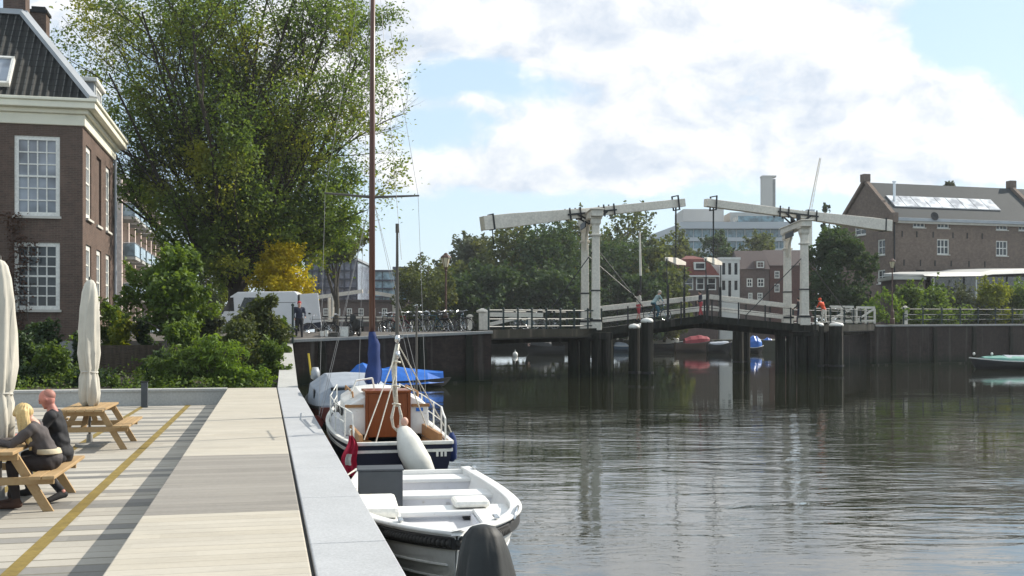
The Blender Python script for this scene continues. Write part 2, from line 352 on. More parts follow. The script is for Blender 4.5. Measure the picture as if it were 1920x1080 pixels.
def terrace_mat(kind):
    m, nt, N, L, bs = nodes('paving' if kind == 'pave' else 'boardwalk_planks')
    tc = N.new('ShaderNodeTexCoord'); sp = N.new('ShaderNodeSeparateXYZ'); L.new(tc.outputs['Object'], sp.inputs[0]); X, Y = sp.outputs[0], sp.outputs[1]
    def mth(op, a, b=None, clamp=False):
        n = N.new('ShaderNodeMath'); n.operation = op; n.use_clamp = clamp
        for i, v in enumerate((a, b)):
            if v is None: continue
            if hasattr(v, 'is_output'): L.new(v, n.inputs[i])
            else: n.inputs[i].default_value = v
        return n.outputs[0]
    def white(a, b=0.0):
        c = N.new('ShaderNodeCombineXYZ')
        for i, v in enumerate((a, b)):
            if hasattr(v, 'is_output'): L.new(v, c.inputs[i])
            else: c.inputs[i].default_value = v
        n = N.new('ShaderNodeTexWhiteNoise'); n.noise_dimensions = '2D'; L.new(c.outputs[0], n.inputs['Vector']); return n.outputs['Value']
    wd = .30 if kind == 'pave' else .19
    row = mth('FLOOR', mth('DIVIDE', Y, wd)); fr = mth('FRACT', mth('DIVIDE', Y, wd)); rv = white(row)
    seg = mth('FLOOR', mth('ADD', mth('DIVIDE', X, 1.1 if kind == 'pave' else 3.1), mth('MULTIPLY', rv, 9))); pv = white(row, seg)
    n = noise_n(N, L, 1.7, 6); nf = noise_n(N, L, 25, 3)
    if kind == 'pave':
        base = mixrgb(N, L, pv, (.34, .315, .27), (.44, .41, .355))
        dk = mth('GREATER_THAN', rv, .74); base = mixrgb(N, L, dk, base, mixrgb(N, L, pv, (.16, .155, .145), (.225, .215, .20)))
        jt = mth('LESS_THAN', fr, mth('ADD', .05, mth('MULTIPLY', mth('GREATER_THAN', white(row, 77.0), .6), .10)))
        base = mixrgb(N, L, mth('MULTIPLY', jt, .75), base, (.10, .09, .06))
    else:
        base = mixrgb(N, L, pv, (.41, .37, .30), (.47, .43, .355)); base = mixrgb(N, L, mth('MULTIPLY', rv, .35), base, (.40, .375, .33))
        darkish = mth('MULTIPLY', mth('GREATER_THAN', Y, 10.05), mth('LESS_THAN', Y, 14.75))  # one run of boards along the deck is mixed darker and greyer
        base = mixrgb(N, L, mth('MULTIPLY', darkish, .9), base, mixrgb(N, L, mth('ADD', mth('MULTIPLY', pv, .5), mth('MULTIPLY', rv, .5)), (.165, .152, .14), (.235, .218, .198)))
        st = noise_n(N, L, 1.2, 6, stretch=(.8, 14, 1)); base = mixrgb(N, L, ramp(N, L, st, .5, .95), base, (.33, .30, .25))
        jt = mth('LESS_THAN', fr, .045); base = mixrgb(N, L, mth('MULTIPLY', jt, .6), base, (.10, .09, .07))
    base = mixrgb(N, L, mth('MULTIPLY', ramp(N, L, n, .45, .8), .35), base, (.24, .225, .195)); base = mixrgb(N, L, .12, base, mixrgb(N, L, nf, (.1, .1, .09), (.7, .68, .6)))
    L.new(base, bs.inputs['Base Color']); bs.inputs['Roughness'].default_value = .8; bs.inputs['Specular IOR Level'].default_value = .25
    bump(N, L, bs, jt, -.5, .006); return m
TZ, DZ = .30, .75                                                    # terrace and boardwalk heights over the water
def quay_obj(name, mb, mat, **k):
    o = mb.build(name, mat, **k); o.rotation_euler = (0, 0, QA); return o
g = MB(); g.sheet([(-34, -8, TZ), (-1.04, -8, TZ), (-1.04, 31.8, TZ), (-34, 31.8, TZ)])
tag(quay_obj('terrace', g, terrace_mat('pave')), kind='structure')
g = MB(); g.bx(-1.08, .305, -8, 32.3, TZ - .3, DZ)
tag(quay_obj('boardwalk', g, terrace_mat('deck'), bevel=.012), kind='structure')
moss = plain('mossy_strip', (.20, .145, .035), .95, .4, 3, fine=22, bmp=.4)
g = MB()
for r0, r1, s0, s1 in ((-2.23, -2.085, -8, 31.8), (-3.43, -3.30, 13.5, 31.8), (-9, -2.24, 9.62, 9.72), (-6.5, -3.44, 18.6, 18.7)):
    g.sheet([(r0, s0, TZ + .004), (r1, s0, TZ + .004), (r1, s1, TZ + .004), (r0, s1, TZ + .004)])
tag(quay_obj('paving_strip', g, moss), kind='structure')
g = MB(); g.bx(.305, .335, -8, 32.2, 0, DZ - .05)
tag(quay_obj('boardwalk_gap', g, M['rubber']), kind='structure')

# the quay wall with its granite coping, rising along the garden to the bridge corner
granite = plain('pale_granite', (.38, .39, .40), .75, .13, 1.3, fine=45)
qw = thing('quay_wall', 'low quay wall with pale grey granite coping beside the boardwalk', 'wall', Q(.6, 0, 0), QA)
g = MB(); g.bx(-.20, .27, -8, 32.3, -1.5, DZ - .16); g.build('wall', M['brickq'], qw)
s = -8.0; rng = random.Random(3)
g = MB()
while s < 32.2:
    l = 2.35; e = min(s + l, 32.25); g.bx(-.265, .33, s, e - .014, DZ - .16, DZ); s = e
g.build('coping', granite, qw, bevel=.012)
g = MB(); g.loft([[(-.26, 32.26, -1.5), (.33, 32.26, -1.5), (.33, 32.26, DZ), (-.26, 32.26, DZ)], [(.10, 49, -1.5), (.56, 49, -1.5), (.56, 49, 1.98), (.10, 49, 1.98)]]); g.build('ramp_parapet', M['concrete'], qw)

# ground of the garden, the street behind the bridge wall, the far banks
g = MB(); g.sheet([Q(-60, 32, .62), Q(.36, 32, .62), Q(.62, 41, .95), Q(.75, 49, 1.2), Q(-60, 49, 1.2)]); structure('garden_soil', g, M['soil'])
asph = plain('street_paving', (.12, .11, .10), .9, .2, .6, fine=8)
a0, a1 = P(553, 636, 46.6), P(921, 620, 50.5)
g = MB(); zs = 2.02
g.prism([(a0.x - 45, a0.y - 13, 2.0), (a0.x - .05, a0.y + .3, zs), (a1.x - .1, a1.y + .3, 2.42), (a1.x - 3, a1.y + 98, 2.0), (-160, 150, 2.0), (-160, 60, 2.0)], (0, 0, -3.2)); structure('street', g, asph)
far_g = plain('far_ground', (.075, .078, .055), .95, .3, .05, fine=2)
g = MB(); g.prism([(-1400, 149, 1.3), (26, 149, 1.3), (34, 118, 1.4), (27.2, 100, 2.86), (25.7, 76.3, 2.86), (45.3, 88.3, 2.86), (160, 150, 2.86), (900, 300, 2.4), (900, 2600, 2), (-1400, 2600, 2)], (0, 0, -2.5)); structure('ground', g, far_g)

# ------------------------------------------------------------------ dark brick walls at the bridge ends
def retaining(name, label, pa, pb, n, zt):
    a, b = Vector((pa.x, pa.y, 0)), Vector((pb.x, pb.y, 0)); d = (b - a); l = d.length; ang = math.atan2(d.y, d.x)
    t = thing(name, label, 'wall', a, ang)
    sl = (pb.z - pa.z) / l
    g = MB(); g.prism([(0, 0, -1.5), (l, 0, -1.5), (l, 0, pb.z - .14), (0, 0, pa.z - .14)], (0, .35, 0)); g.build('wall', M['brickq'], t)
    g = MB(); g.prism([(-.05, -.10, pa.z - .14), (l + .05, -.10, pb.z - .14), (l + .05, -.10, pb.z), (-.05, -.10, pa.z)], (0, .55, 0)); g.build('coping', M['concrete_d'], t, bevel=.02)
    for i in range(n):
        x = l * (i + .5) / n; g = MB(); z = pa.z + sl * x - .16; g.bx(x - .15, x + .15, -.16, 0, -1.5, z); g.bx(x - .2, x + .2, -.2, -.16, -1.5, z - .5); g.build('buttress', M['dark_timber'], t, bevel=.02)
    g = MB(); g.bx(0, l, -.16, -.003, -1.5, .10); g.build('waterline_beam', M['dark_timber'], t)
    return t
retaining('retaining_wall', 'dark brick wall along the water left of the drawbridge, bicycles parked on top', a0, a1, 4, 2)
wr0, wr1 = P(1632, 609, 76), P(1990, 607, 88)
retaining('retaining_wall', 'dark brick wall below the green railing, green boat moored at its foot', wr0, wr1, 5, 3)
g = MB(); g.prism([P(1632, 609, 76) + Vector((0, .1, -.02)), P(1632, 609, 76) + Vector((1.2, 26, -.4)), P(1632, 609, 76) + Vector((1.6, 26, -.4)), P(1632, 609, 76) + Vector((.4, .1, -.02))], (0, 0, -4)); g.build('side', M['brickq'], bpy.data.objects['retaining_wall.001'], world=True)
pl = P(921, 620, 50.5); g = MB(); g.prism([pl + Vector((-.4, .4, -.15)), pl + Vector((0, .4, -.15)), pl + Vector((-3, 98, -.4)), pl + Vector((-3.4, 98, -.4))], (0, 0, -4)); g.build('side', M['brickq'], bpy.data.objects['retaining_wall'], world=True)

# low terrace wall in front of the garden, and the steel post before it
lw = thing('terrace_wall', 'long low pale concrete wall between the terrace and the garden shrubs', 'wall', Q(-1.1, 31.8, TZ), QA)
g = MB(); g.bx(-33, .0, 0, .38, -.3, .40); g.build('wall', M['concrete'], lw)
g = MB(); x = -33.0
while x < -.1: g.bx(x, min(x + 2.4, .02) - .008, -.04, .42, .40, .47); x += 2.4
g.build('coping', M['concrete'], lw, bevel=.008)
b = Q(0, 31.6).normalized()
sp_ = P(271, 762, 29.6); st = thing('steel_post', 'short dark grey steel post standing against the low terrace wall', 'post', (sp_.x, sp_.y, TZ), QA)
g = MB(); g.bx(-.085, .085, -.085, .085, 0, .70); g.build('shaft', M['grey_panel'], st, bevel=.01); g = MB(); g.bx(-.1, .1, -.1, .1, .70, .73); g.build('cap', M['iron'], st, bevel=.005)

# ------------------------------------------------------------------ walls with openings, windows
def wall_open(mb, O, u, W, H, ops, rev=.16, n=None):
    """wall sheet of W x H from O along u with openings (x0,x1,z0,z1) and reveals going inward (-n)"""
    O, u = Vector(O), Vector(u).normalized(); n = Vector(n); up = Vector((0, 0, 1))
    xs = sorted({0, W} | {o[0] for o in ops} | {o[1] for o in ops}); zs = sorted({0, H} | {o[2] for o in ops} | {o[3] for o in ops})
    for i in range(len(xs) - 1):
        for j in range(len(zs) - 1):
            cx, cz = (xs[i] + xs[i + 1]) / 2, (zs[j] + zs[j + 1]) / 2
            if any(o[0] < cx < o[1] and o[2] < cz < o[3] for o in ops): continue
            mb.poly([O + u * xs[i] + up * zs[j], O + u * xs[i + 1] + up * zs[j], O + u * xs[i + 1] + up * zs[j + 1], O + u * xs[i] + up * zs[j + 1]])
    for x0, x1, z0, z1 in ops:
        c = [O + u * x0 + up * z0, O + u * x1 + up * z0, O + u * x1 + up * z1, O + u * x0 + up * z1]
        for k in range(4): mb.poly([c[k], c[(k + 1) % 4], c[(k + 1) % 4] - n * rev, c[k] - n * rev])
def window(parent, O, u, n, op, nx, nz, glass='glass', fw=.09, mw=.03, inset=.09, frame_mat='white', sill=True, mid=True, label=None):
    O, u, n = Vector(O), Vector(u).normalized(), Vector(n); up = Vector((0, 0, 1)); x0, x1, z0, z1 = op
    rot = Matrix((u, -n, up)).transposed()
    def bx(mb, xa, xb, za, zb, d, t): mb.box(O + u * (xa + xb) / 2 + up * (za + zb) / 2 - n * d, (xb - xa, t, zb - za), rot)
    f = MB(); bx(f, x0, x0 + fw, z0, z1, inset, .08); bx(f, x1 - fw, x1, z0, z1, inset, .08); bx(f, x0 + fw, x1 - fw, z0, z0 + fw, inset, .08); bx(f, x0 + fw, x1 - fw, z1 - fw, z1, inset, .08)
    if mid: bx(f, x0 + fw, x1 - fw, (z0 + z1) / 2 - .035, (z0 + z1) / 2 + .035, inset, .07)
    for i in range(1, nx): x = x0 + fw + (x1 - x0 - 2 * fw) * i / nx; bx(f, x - mw / 2, x + mw / 2, z0 + fw, z1 - fw, inset + .008, .05)
    for j in range(1, nz):
        if mid and nz % 2 == 0 and j == nz // 2: continue
        z = z0 + fw + (z1 - z0 - 2 * fw) * j / nz; bx(f, x0 + fw, x1 - fw, z - mw / 2, z + mw / 2, inset + .010, .046)
    wo = f.build('window', M[frame_mat], parent); 
    if label: wo['label'] = label
    p = MB(); bx(p, x0 + fw * .5, x1 - fw * .5, z0 + fw * .5, z1 - fw * .5, inset + .03, .012); p.build('pane', M[glass], wo)
    if sill: q = MB(); bx(q, x0 - .06, x1 + .06, z0 - .09, z0 - .004, -.02, .16); q.build('sill', M['stone_sill'], wo)
    return wo

# ------------------------------------------------------------------ brick house on the left
HB = .55
hs = thing('brick_house', 'dark brown brick house with dark tiled hip roof and white sash windows', 'house', (-16.1, 40, HB), QA)
def hz(z): return z - HB
front = [(14 - 2.38, 14 - .80, hz(6.70), hz(9.68)), (14 - 2.38, 14 - .80, hz(3.22), hz(5.72)), (14 - 5.6, 14 - 4.0, hz(6.70), hz(9.68)), (14 - 5.6, 14 - 4.0, hz(3.22), hz(5.72)), (14 - 8.8, 14 - 7.2, hz(6.70), hz(9.68)), (14 - 8.8, 14 - 7.2, hz(3.22), hz(5.72))]
side = []
for y0, y1 in ((.75, 2.05), (3.35, 4.65), (5.95, 7.25)): side += [(y0, y1, hz(6.75), hz(9.55)), (y0, y1, hz(3.1), hz(5.75))]
g = MB(); HH = hz(10.14)
wall_open(g, (-14, 0, 0), (1, 0, 0), 14, HH, front, .2, (0, -1, 0)); wall_open(g, (0, 0, 0), (0, 1, 0), 8.3, HH, side, .2, (1, 0, 0))
wall_open(g, (-14, 8.3, 0), (1, 0, 0), 14, HH, [], .2, (0, 1, 0)); wall_open(g, (-14, 0, 0), (0, 1, 0), 8.3, HH, [], .2, (-1, 0, 0))
g.build('wall', M['brickh'], hs, fix=False)
for i, o in enumerate(front): window(hs, (-14, 0, 0), (1, 0, 0), (0, -1, 0), o, 4, 6, 'glass_curtain' if i % 2 == 0 else 'glass', fw=.15, mw=.045)
for i, o in enumerate(side):
    if i == 2:
        p = MB(); p.bx(-.14, -.09, o[0], o[1], o[2], o[3]); p.build('blind_window', M['brickh'], hs); p = MB(); p.bx(-.02, .07, o[0] - .05, o[1] + .05, o[2] - .1, o[2] - .003); p.build('sill', M['stone_sill'], hs)
    else: window(hs, (0, 0, 0), (0, 1, 0), (1, 0, 0), o, 3, 4, 'glass_curtain', fw=.2, mw=.05, inset=.10)
g = MB(); g.bx(-14.04, .04, -.04, 8.34, 0, 1.5); g.build('plinth', M['concrete_d'], hs)
for nm, o, z0, z1 in (('frieze', .10, 10.10, 10.52), ('bed_mould', .24, 10.52, 10.68), ('cornice', .52, 10.68, 10.92), ('gutter', .60, 10.92, 11.04)):
    g = MB(); g.bx(-14 - o, o, -o, 8.3 + o, hz(z0), hz(z1)); g.build(nm, M['cream'], hs, bevel=.03)
def tile_mat():
    m, nt, N, L, bs = nodes('dark_pantiles'); tc = N.new('ShaderNodeTexCoord'); sp = N.new('ShaderNodeSeparateXYZ'); L.new(tc.outputs['Object'], sp.inputs[0])
    uvn = N.new('ShaderNodeUVMap'); s2 = N.new('ShaderNodeSeparateXYZ'); L.new(uvn.outputs[0], s2.inputs[0])
    wv = N.new('ShaderNodeTexWave'); wv.wave_type = 'BANDS'; wv.bands_direction = 'X'; wv.inputs['Scale'].default_value = 1.16; wv.inputs['Distortion'].default_value = .1; L.new(uvn.outputs[0], wv.inputs[0])
    w2 = N.new('ShaderNodeTexWave'); w2.wave_type = 'BANDS'; w2.bands_direction = 'Y'; w2.wave_profile = 'SAW'; w2.inputs['Scale'].default_value = .9; L.new(uvn.outputs[0], w2.inputs[0])
    n = noise_n(N, L, 1.2, 5); o = mixrgb(N, L, ramp(N, L, n, .3, .7), (.009, .011, .011), (.024, .026, .025)); o = mixrgb(N, L, ramp(N, L, wv.outputs['Fac'], .90, 1.0), o, (.085, .088, .082)); o = mixrgb(N, L, ramp(N, L, w2.outputs['Fac'], .75, 1.0), o, (.006, .007, .007)); L.new(o, bs.inputs['Base Color']); bs.inputs['Roughness'].default_value = .6; bs.inputs['Specular IOR Level'].default_value = .2
    ad = N.new('ShaderNodeMath'); ad.operation = 'MULTIPLY_ADD'; L.new(w2.outputs['Fac'], ad.inputs[0]); ad.inputs[1].default_value = .5; L.new(wv.outputs['Fac'], ad.inputs[2])
    bump(N, L, bs, ad.outputs[0], .9, .09); return m
M['tiles'] = tile_mat()
z0, z1, o, ins = hz(11.04), hz(14.9), .42, 2.6
A = [(-14 - o, -o, z0), (o, -o, z0), (o, 8.3 + o, z0), (-14 - o, 8.3 + o, z0)]; B = [(-14 + ins, ins, z1), (-ins, ins, z1), (-ins, 8.3 - ins, z1), (-14 + ins, 8.3 - ins, z1)]
g = MB(); g.loft([A, B]); rf = g.build('roof', M['tiles'], hs)
g = MB()
for k in range(4): g.bar(Vector(A[k]) + Vector((0, 0, .05)), Vector(B[k]) + Vector((0, 0, .05)), .34, .16); g.bar(Vector(B[k]) + Vector((0, 0, .04)), Vector(B[(k + 1) % 4]) + Vector((0, 0, .04)), .3, .2)
g.build('hip_flashing', M['metal_roof'], rf)
def chimney(px0, px1, Y, ztop, mat='brickh'):
    a, b2 = P(px0, 0, Y), P(px1, 0, Y); c = frame(hs).inverted() @ ((a + b2) / 2); wd = (b2 - a).length
    g = MB(); g.box((c.x, c.y, hz((ztop + 13.6) / 2)), (wd * .92, .8, ztop - 13.6)); ch = g.build('chimney', M[mat], rf)
    g = MB(); g.box((c.x, c.y, hz(ztop + .06)), (wd * 1.1, .95, .12)); g.box((c.x, c.y, hz(ztop + .2)), (wd * .8, .7, .16)); g.build('chimney_cap', M['iron'], rf)
chimney(10, 52, 43.5, 16.9); chimney(60, 90, 46.5, 16.2)
sla = math.atan2(z1 - z0, ins + o); d = Vector((0, math.cos(sla), math.sin(sla))); nn = Vector((0, -math.sin(sla), math.cos(sla)))
ro = Matrix((Vector((1, 0, 0)), d, nn)).transposed(); c = Vector((-3.05, -o, z0)) + d * 1.25
g = MB()
for dx, dy, sx, sy in ((-.5, 0, .09, 1.5), (.5, 0, .09, 1.5), (0, -.72, 1.09, .09), (0, .72, 1.09, .09)): g.box(c + ro @ Vector((dx, dy, .1)), (sx, sy, .2), ro)
sk = g.build('skylight', M['white'], rf); g = MB(); g.box(c + nn * .12, (.92, 1.36, .03), ro); g.build('pane', M['glass_curtain'], sk)
dm = MB(); dm.bx(-.95, .12, 1.9, 3.9, z0 - .02, z0 + 1.15); dmo = dm.build('dormer', M['metal_roof'], rf); g = MB(); g.bx(-1.1, .26, 1.72, 4.08, z0 + 1.15, z0 + 1.32); g.build('dormer_roof', M['white'], rf, bevel=.03)
window(rf, (.12, 1.9, z0), (0, 1, 0), (1, 0, 0), (.3, 1.7, .12, 1.05), 3, 2, sill=False, mid=False, inset=.0)
for x, y, xx in ((-3.05, -.09, 0), (.10, 8.15, 0)):
    g = MB(); g.tube([(x, y, .1), (x, y, HH)], .065, 8); [g.tube([(x, y, z), (x, y, z + .08)], .085, 8) for z in (2, 4.5, 7)]; g.build('downpipe', M['metal_roof'], hs)

# ------------------------------------------------------------------ apartment block with balconies behind the house
ab = thing('apartment_block', 'pale pink apartment block with stacked glass balconies facing the canal', 'building', Q(-11.1, 85, 1.6), QA)
H = 12.6; LEN = 35
ops = []
for b_ in range(8):
    for f in range(4): ops.append((b_ * 4.2 + .9, b_ * 4.2 + 3.3, .5 + f * 3.05, 2.85 + f * 3.05))
g = MB(); wall_open(g, (0, 0, 0), (0, 1, 0), LEN, H, ops, .5, (1, 0, 0)); g.bx(-10, -.51, 0, LEN, 0, H); g.build('wall', M['brickpink'], ab, fix=False)
g = MB(); g.loft([[(-10.3, -.3, H), (.7, -.3, H), (.7, -.3, H + .25), (-4, -.3, H + 2.4), (-10.3, -.3, H + 2.4)], [(-10.3, LEN + .3, H), (.7, LEN + .3, H), (.7, LEN + .3, H + .25), (-4, LEN + .3, H + 2.4), (-10.3, LEN + .3, H + 2.4)]]); g.build('roof', M['metal_roof'], ab)
for o in ops: window(ab, (0, 0, 0), (0, 1, 0), (1, 0, 0), o, 2, 1, 'glass', fw=.09, inset=.2, sill=False, mid=False)
for b_ in range(8):
    for f in range(4):
        z = .42 + f * 3.05; y0 = b_ * 4.2 + .5; g = MB(); g.bx(.003, 1.45, y0, y0 + 3.2, z - .22, z); bl = g.build('balcony', M['concrete'], ab)
        g = MB(); g.bx(1.38, 1.40, y0 + .03, y0 + 3.17, z + .08, z + 1.0); g.bx(.05, 1.38, y0 + .03, y0 + .05, z + .08, z + 1.0); g.bx(.05, 1.38, y0 + 3.15, y0 + 3.17, z + .08, z + 1.0); g.build('glass_railing', M['glass_blue'], bl)
        g = MB(); g.tube([(.05, y0, z + 1.03), (1.42, y0, z + 1.03), (1.42, y0 + 3.2, z + 1.03), (.05, y0 + 3.2, z + 1.03)], .03, 6); g.build('handrail', M['steel'], bl)
for y in (0.02, 4.2, 8.4, 12.6, 16.8, 21.0, 25.2, 29.4, 33.6): g = MB(); g.bx(.003, .55, y - .28, y + .28, 0, H - .003); g.build('column', M['brickpink'], ab)
bh = thing('row_house', 'dull brown brick house block behind the big elm trunk', 'building', Q(-11.8, 123, 1.8), QA)
ops = [(1.2 + i * 3, 2.5 + i * 3, .9 + f * 3, 2.6 + f * 3) for i in range(19) for f in range(3)]
g = MB(); wall_open(g, (0, 0, 0), (0, 1, 0), 60, 9.2, ops, .2, (1, 0, 0)); wall_open(g, (-12, 0, 0), (1, 0, 0), 12, 9.2, [], .2, (0, -1, 0)); g.build('wall', M['brickh'], bh, fix=False)
g = MB(); g.loft([[(-12.2, -.2, 9.2), (.4, -.2, 9.2), (-5.5, -.2, 13)], [(-12.2, 60.2, 9.2), (.4, 60.2, 9.2), (-5.5, 60.2, 13)]]); g.build('roof', M['tiles'], bh)
for o in ops: window(bh, (0, 0, 0), (0, 1, 0), (1, 0, 0), o, 2, 2, 'glass', inset=.08)

# woven garden fence
for i, (pa, pb, zt) in enumerate(((P(178, 646, 37.6), P(300, 640, 38.6), 2.0), (P(444, 660, 39.5), P(496, 655, 40.2), 1.75))):
    a, b = Vector((pa.x, pa.y, .7)), Vector((pb.x, pb.y, .7)); d = b - a; l = d.length; h = pa.z - .7
    f = thing('garden_fence', ('brown woven fence panels behind the parasol, below the small leafy tree', 'short piece of brown fence between the feathery shrub and the tall bush')[i], 'fence', a, math.atan2(d.y, d.x))
    n = max(1, round(l / 1.8)); g = MB(); p = MB()
    for k in range(n + 1): p.bx(l * k / n - .05, l * k / n + .05, -.05, .05, -.3, h + .06)
    nb = 26
    for j in range(nb):
        for k in range(n):
            x0, x1 = l * k / n + .05, l * (k + 1) / n - .05; z = .05 + (h - .08) * j / nb; segs = 9
            g.loft([[(x0 + (x1 - x0) * q / segs, .022 * (1 if (q + j) % 2 else -1) - .006, z), (x0 + (x1 - x0) * q / segs, .022 * (1 if (q + j) % 2 else -1) + .006, z), (x0 + (x1 - x0) * q / segs, .022 * (1 if (q + j) % 2 else -1) + .006, z + h / nb * .92), (x0 + (x1 - x0) * q / segs, .022 * (1 if (q + j) % 2 else -1) - .006, z + h / nb * .92)] for q in range(segs + 1)])
    g.build('woven_panel', M['fence_brown'], f, fix=False); p.build('fence_post', M['fence_brown'], f)
# ------------------------------------------------------------------ foliage
def leaf_mesh(name, C, size, seed, mat, parent, asp=.55, droop=0.0, dirs=None):
    r = np.random.default_rng(seed); C = np.asarray(C, float); n = len(C)
    nr = r.normal(size=(n, 3)); nr[:, 2] = np.abs(nr[:, 2]) + .25; nr /= np.linalg.norm(nr, axis=1)[:, None]
    a = r.normal(size=(n, 3)) if dirs is None else dirs + r.normal(size=(n, 3)) * .35; a[:, 2] -= droop
    a -= nr * (a * nr).sum(1)[:, None]; a /= np.linalg.norm(a, axis=1)[:, None] + 1e-9; b = np.cross(nr, a)
    s = (size * r.uniform(.65, 1.35, n))[:, None]
    bend = nr * s * .12
    v = np.stack([C - a * s * .5, C + b * s * asp * .5 + bend, C + a * s * .5, C - b * s * asp * .5 + bend], 1).reshape(-1, 3)
    me = bpy.data.meshes.new(name); me.vertices.add(n * 4); me.vertices.foreach_set('co', v.ravel()); me.loops.add(n * 4); me.loops.foreach_set('vertex_index', np.arange(n * 4, dtype=np.int32))
    me.polygons.add(n); me.polygons.foreach_set('loop_start', np.arange(0, n * 4, 4, dtype=np.int32)); me.update(calc_edges=True)
    me.materials.append(mat); o = bpy.data.objects.new(name, me); COL.objects.link(o)
    if parent is not None: o.parent = parent
    return o
def nz3(p, f, ph):
    x, y, z = p[:, 0] * f + ph, p[:, 1] * f + ph * 1.7, p[:, 2] * f + ph * .6
    return (np.sin(x + 1.3 * np.sin(y * .9)) + np.sin(y * 1.1 + 1.2 * np.sin(z * 1.2)) + np.sin(z * 1.3 + 1.1 * np.sin(x * .8))) / 3
def cloud_pts(blobs, n, seed, freq=1.6, thr=-.15, inner=.45):
    r = np.random.default_rng(seed); out = []; w = np.array([max(b[3] * b[4] * b[5], 1e-6) ** (2 / 3) for b in blobs]); w /= w.sum()
    for b, k in zip(blobs, r.multinomial(int(n * 2.0), w)):
        d = r.normal(size=(k, 3)); d /= np.linalg.norm(d, axis=1)[:, None]; rad = inner + (1.06 - inner) * r.random(k) ** .6
        out.append(np.array(b[:3]) + d * rad[:, None] * np.array(b[3:6]))
    p = np.concatenate(out); p = p[nz3(p, freq, seed * .37) + r.normal(size=len(p)) * .18 > thr]; r.shuffle(p); return p[:n]
L_ELM = leaf_mat('elm_leaves', (.07, .122, .034), (.175, .25, .050), .56, (.27, .285, .038))
L_GREEN = leaf_mat('green_leaves', (.055, .10, .02), (.16, .235, .042), .5)
L_FRESH = leaf_mat('fresh_leaves', (.08, .15, .016), (.20, .30, .04), .5)
L_DARK = leaf_mat('dark_leaves', (.024, .05, .022), (.068, .11, .042), .42)
L_OLIVE = leaf_mat('olive_leaves', (.052, .074, .028), (.12, .145, .046), .48, (.15, .15, .03))
L_YELLOW = leaf_mat('yellow_leaves', (.36, .30, .015), (.62, .52, .03), .55)
L_YGREEN = leaf_mat('yellow_green_leaves', (.12, .16, .015), (.26, .28, .02), .48)
L_RUSSET = leaf_mat('russet_leaves', (.06, .032, .026), (.13, .07, .05), .3)
L_PALE = leaf_mat('grey_green_leaves', (.06, .075, .045), (.13, .15, .09), .35)

def branchy(seed, base, H, trunk_r, spread, n_limb, levels, crown):
    """trunk and limbs as tubes, twig tips for leaves"""
    rng = random.Random(seed); mb = MB(); tips = []; mids = []
    def grow(p, d, l, r, lev):
        n = 5 if lev < 2 else 3; pts = [p.copy()]; rad = [r]; d = d.normalized(); dirs = []
        for i in range(n):
            up = Vector((0, 0, 1)); d = (d + Vector((rng.gauss(0, 1), rng.gauss(0, 1), rng.gauss(0, 1))) * (.10 if lev < 2 else .17) + up * (.05 if lev < 2 else .02)).normalized()
            if lev == 0 and i > 1 and not crown(p + d * l / n * 1.6): d = (d + Vector((-p.x, -p.y, 2)).normalized() * .5).normalized()
            p = p + d * l / n; pts.append(p.copy()); rad.append(r * (1 - .72 * (i + 1) / n)); dirs.append(d.copy())
        mb.tube(pts, rad, 7 if lev < 1 else (5 if lev == 1 else 3), caps=False)
        if lev <= 1: mids.extend([(pts[i], dirs[i - 1]) for i in range(1, n + 1)])
        if lev >= levels:
            for i in range(1, n + 1): tips.append((pts[i], dirs[i - 1]))
            return
        k = [0, 9, 8, 7, 5][lev + 1] if lev + 1 < 5 else 4
        for j in range(k):
            t = .12 + .88 * (j + rng.random() * .7) / k; f = min(t * n, n - 1e-3); i = int(f); q = pts[i].lerp(pts[i + 1], f - i); dd = dirs[i]
            ax = dd.cross(Vector((rng.gauss(0, 1), rng.gauss(0, 1), rng.gauss(0, 1)))).normalized(); a = R(rng.uniform(24, 58))
            nd = (Matrix.Rotation(a, 3, ax) @ dd); ll = l * (.62 - .30 * t) * rng.uniform(.75, 1.2)
            if crown(q + nd * ll): grow(q, nd, ll, rad[i] * .55, lev + 1)
    top = base + Vector((rng.uniform(-.1, .1), 0, H * .17))
    mb.tube([base - Vector((0, 0, .4)), base + Vector((0, 0, .3)), base.lerp(top, .5), top], [trunk_r * 1.45, trunk_r * 1.15, trunk_r, trunk_r * .92], 12)
    for i in range(n_limb):
        az = 2 * math.pi * (i + rng.random() * .5) / n_limb; el = rng.uniform(*spread) if i % 3 else rng.uniform(spread[0], spread[0] + .25)
        d = Vector((math.cos(az) * math.sin(el), math.sin(az) * math.sin(el), math.cos(el)))
        q = base.lerp(top, rng.uniform(.62, 1)); grow(q, d, H * rng.uniform(.62, .82), trunk_r * rng.uniform(.20, .34), 0)
    for i in range(9):                                   # lower side limbs, nearly level
        az = (0.15, 2.9, -.35, 3.6, .7, 2.4, -1.2, -1.9, 1.6)[i]; el = rng.uniform(1.12, 1.5); d = Vector((math.cos(az) * math.sin(el), math.sin(az) * math.sin(el), math.cos(el)))
        grow(base.lerp(top, rng.uniform(.75, 1.0)) + Vector((0, 0, rng.uniform(0, 1.6))), d, H * rng.uniform(.26, .42), trunk_r * rng.uniform(.12, .2), 0)
    return mb, tips, mids
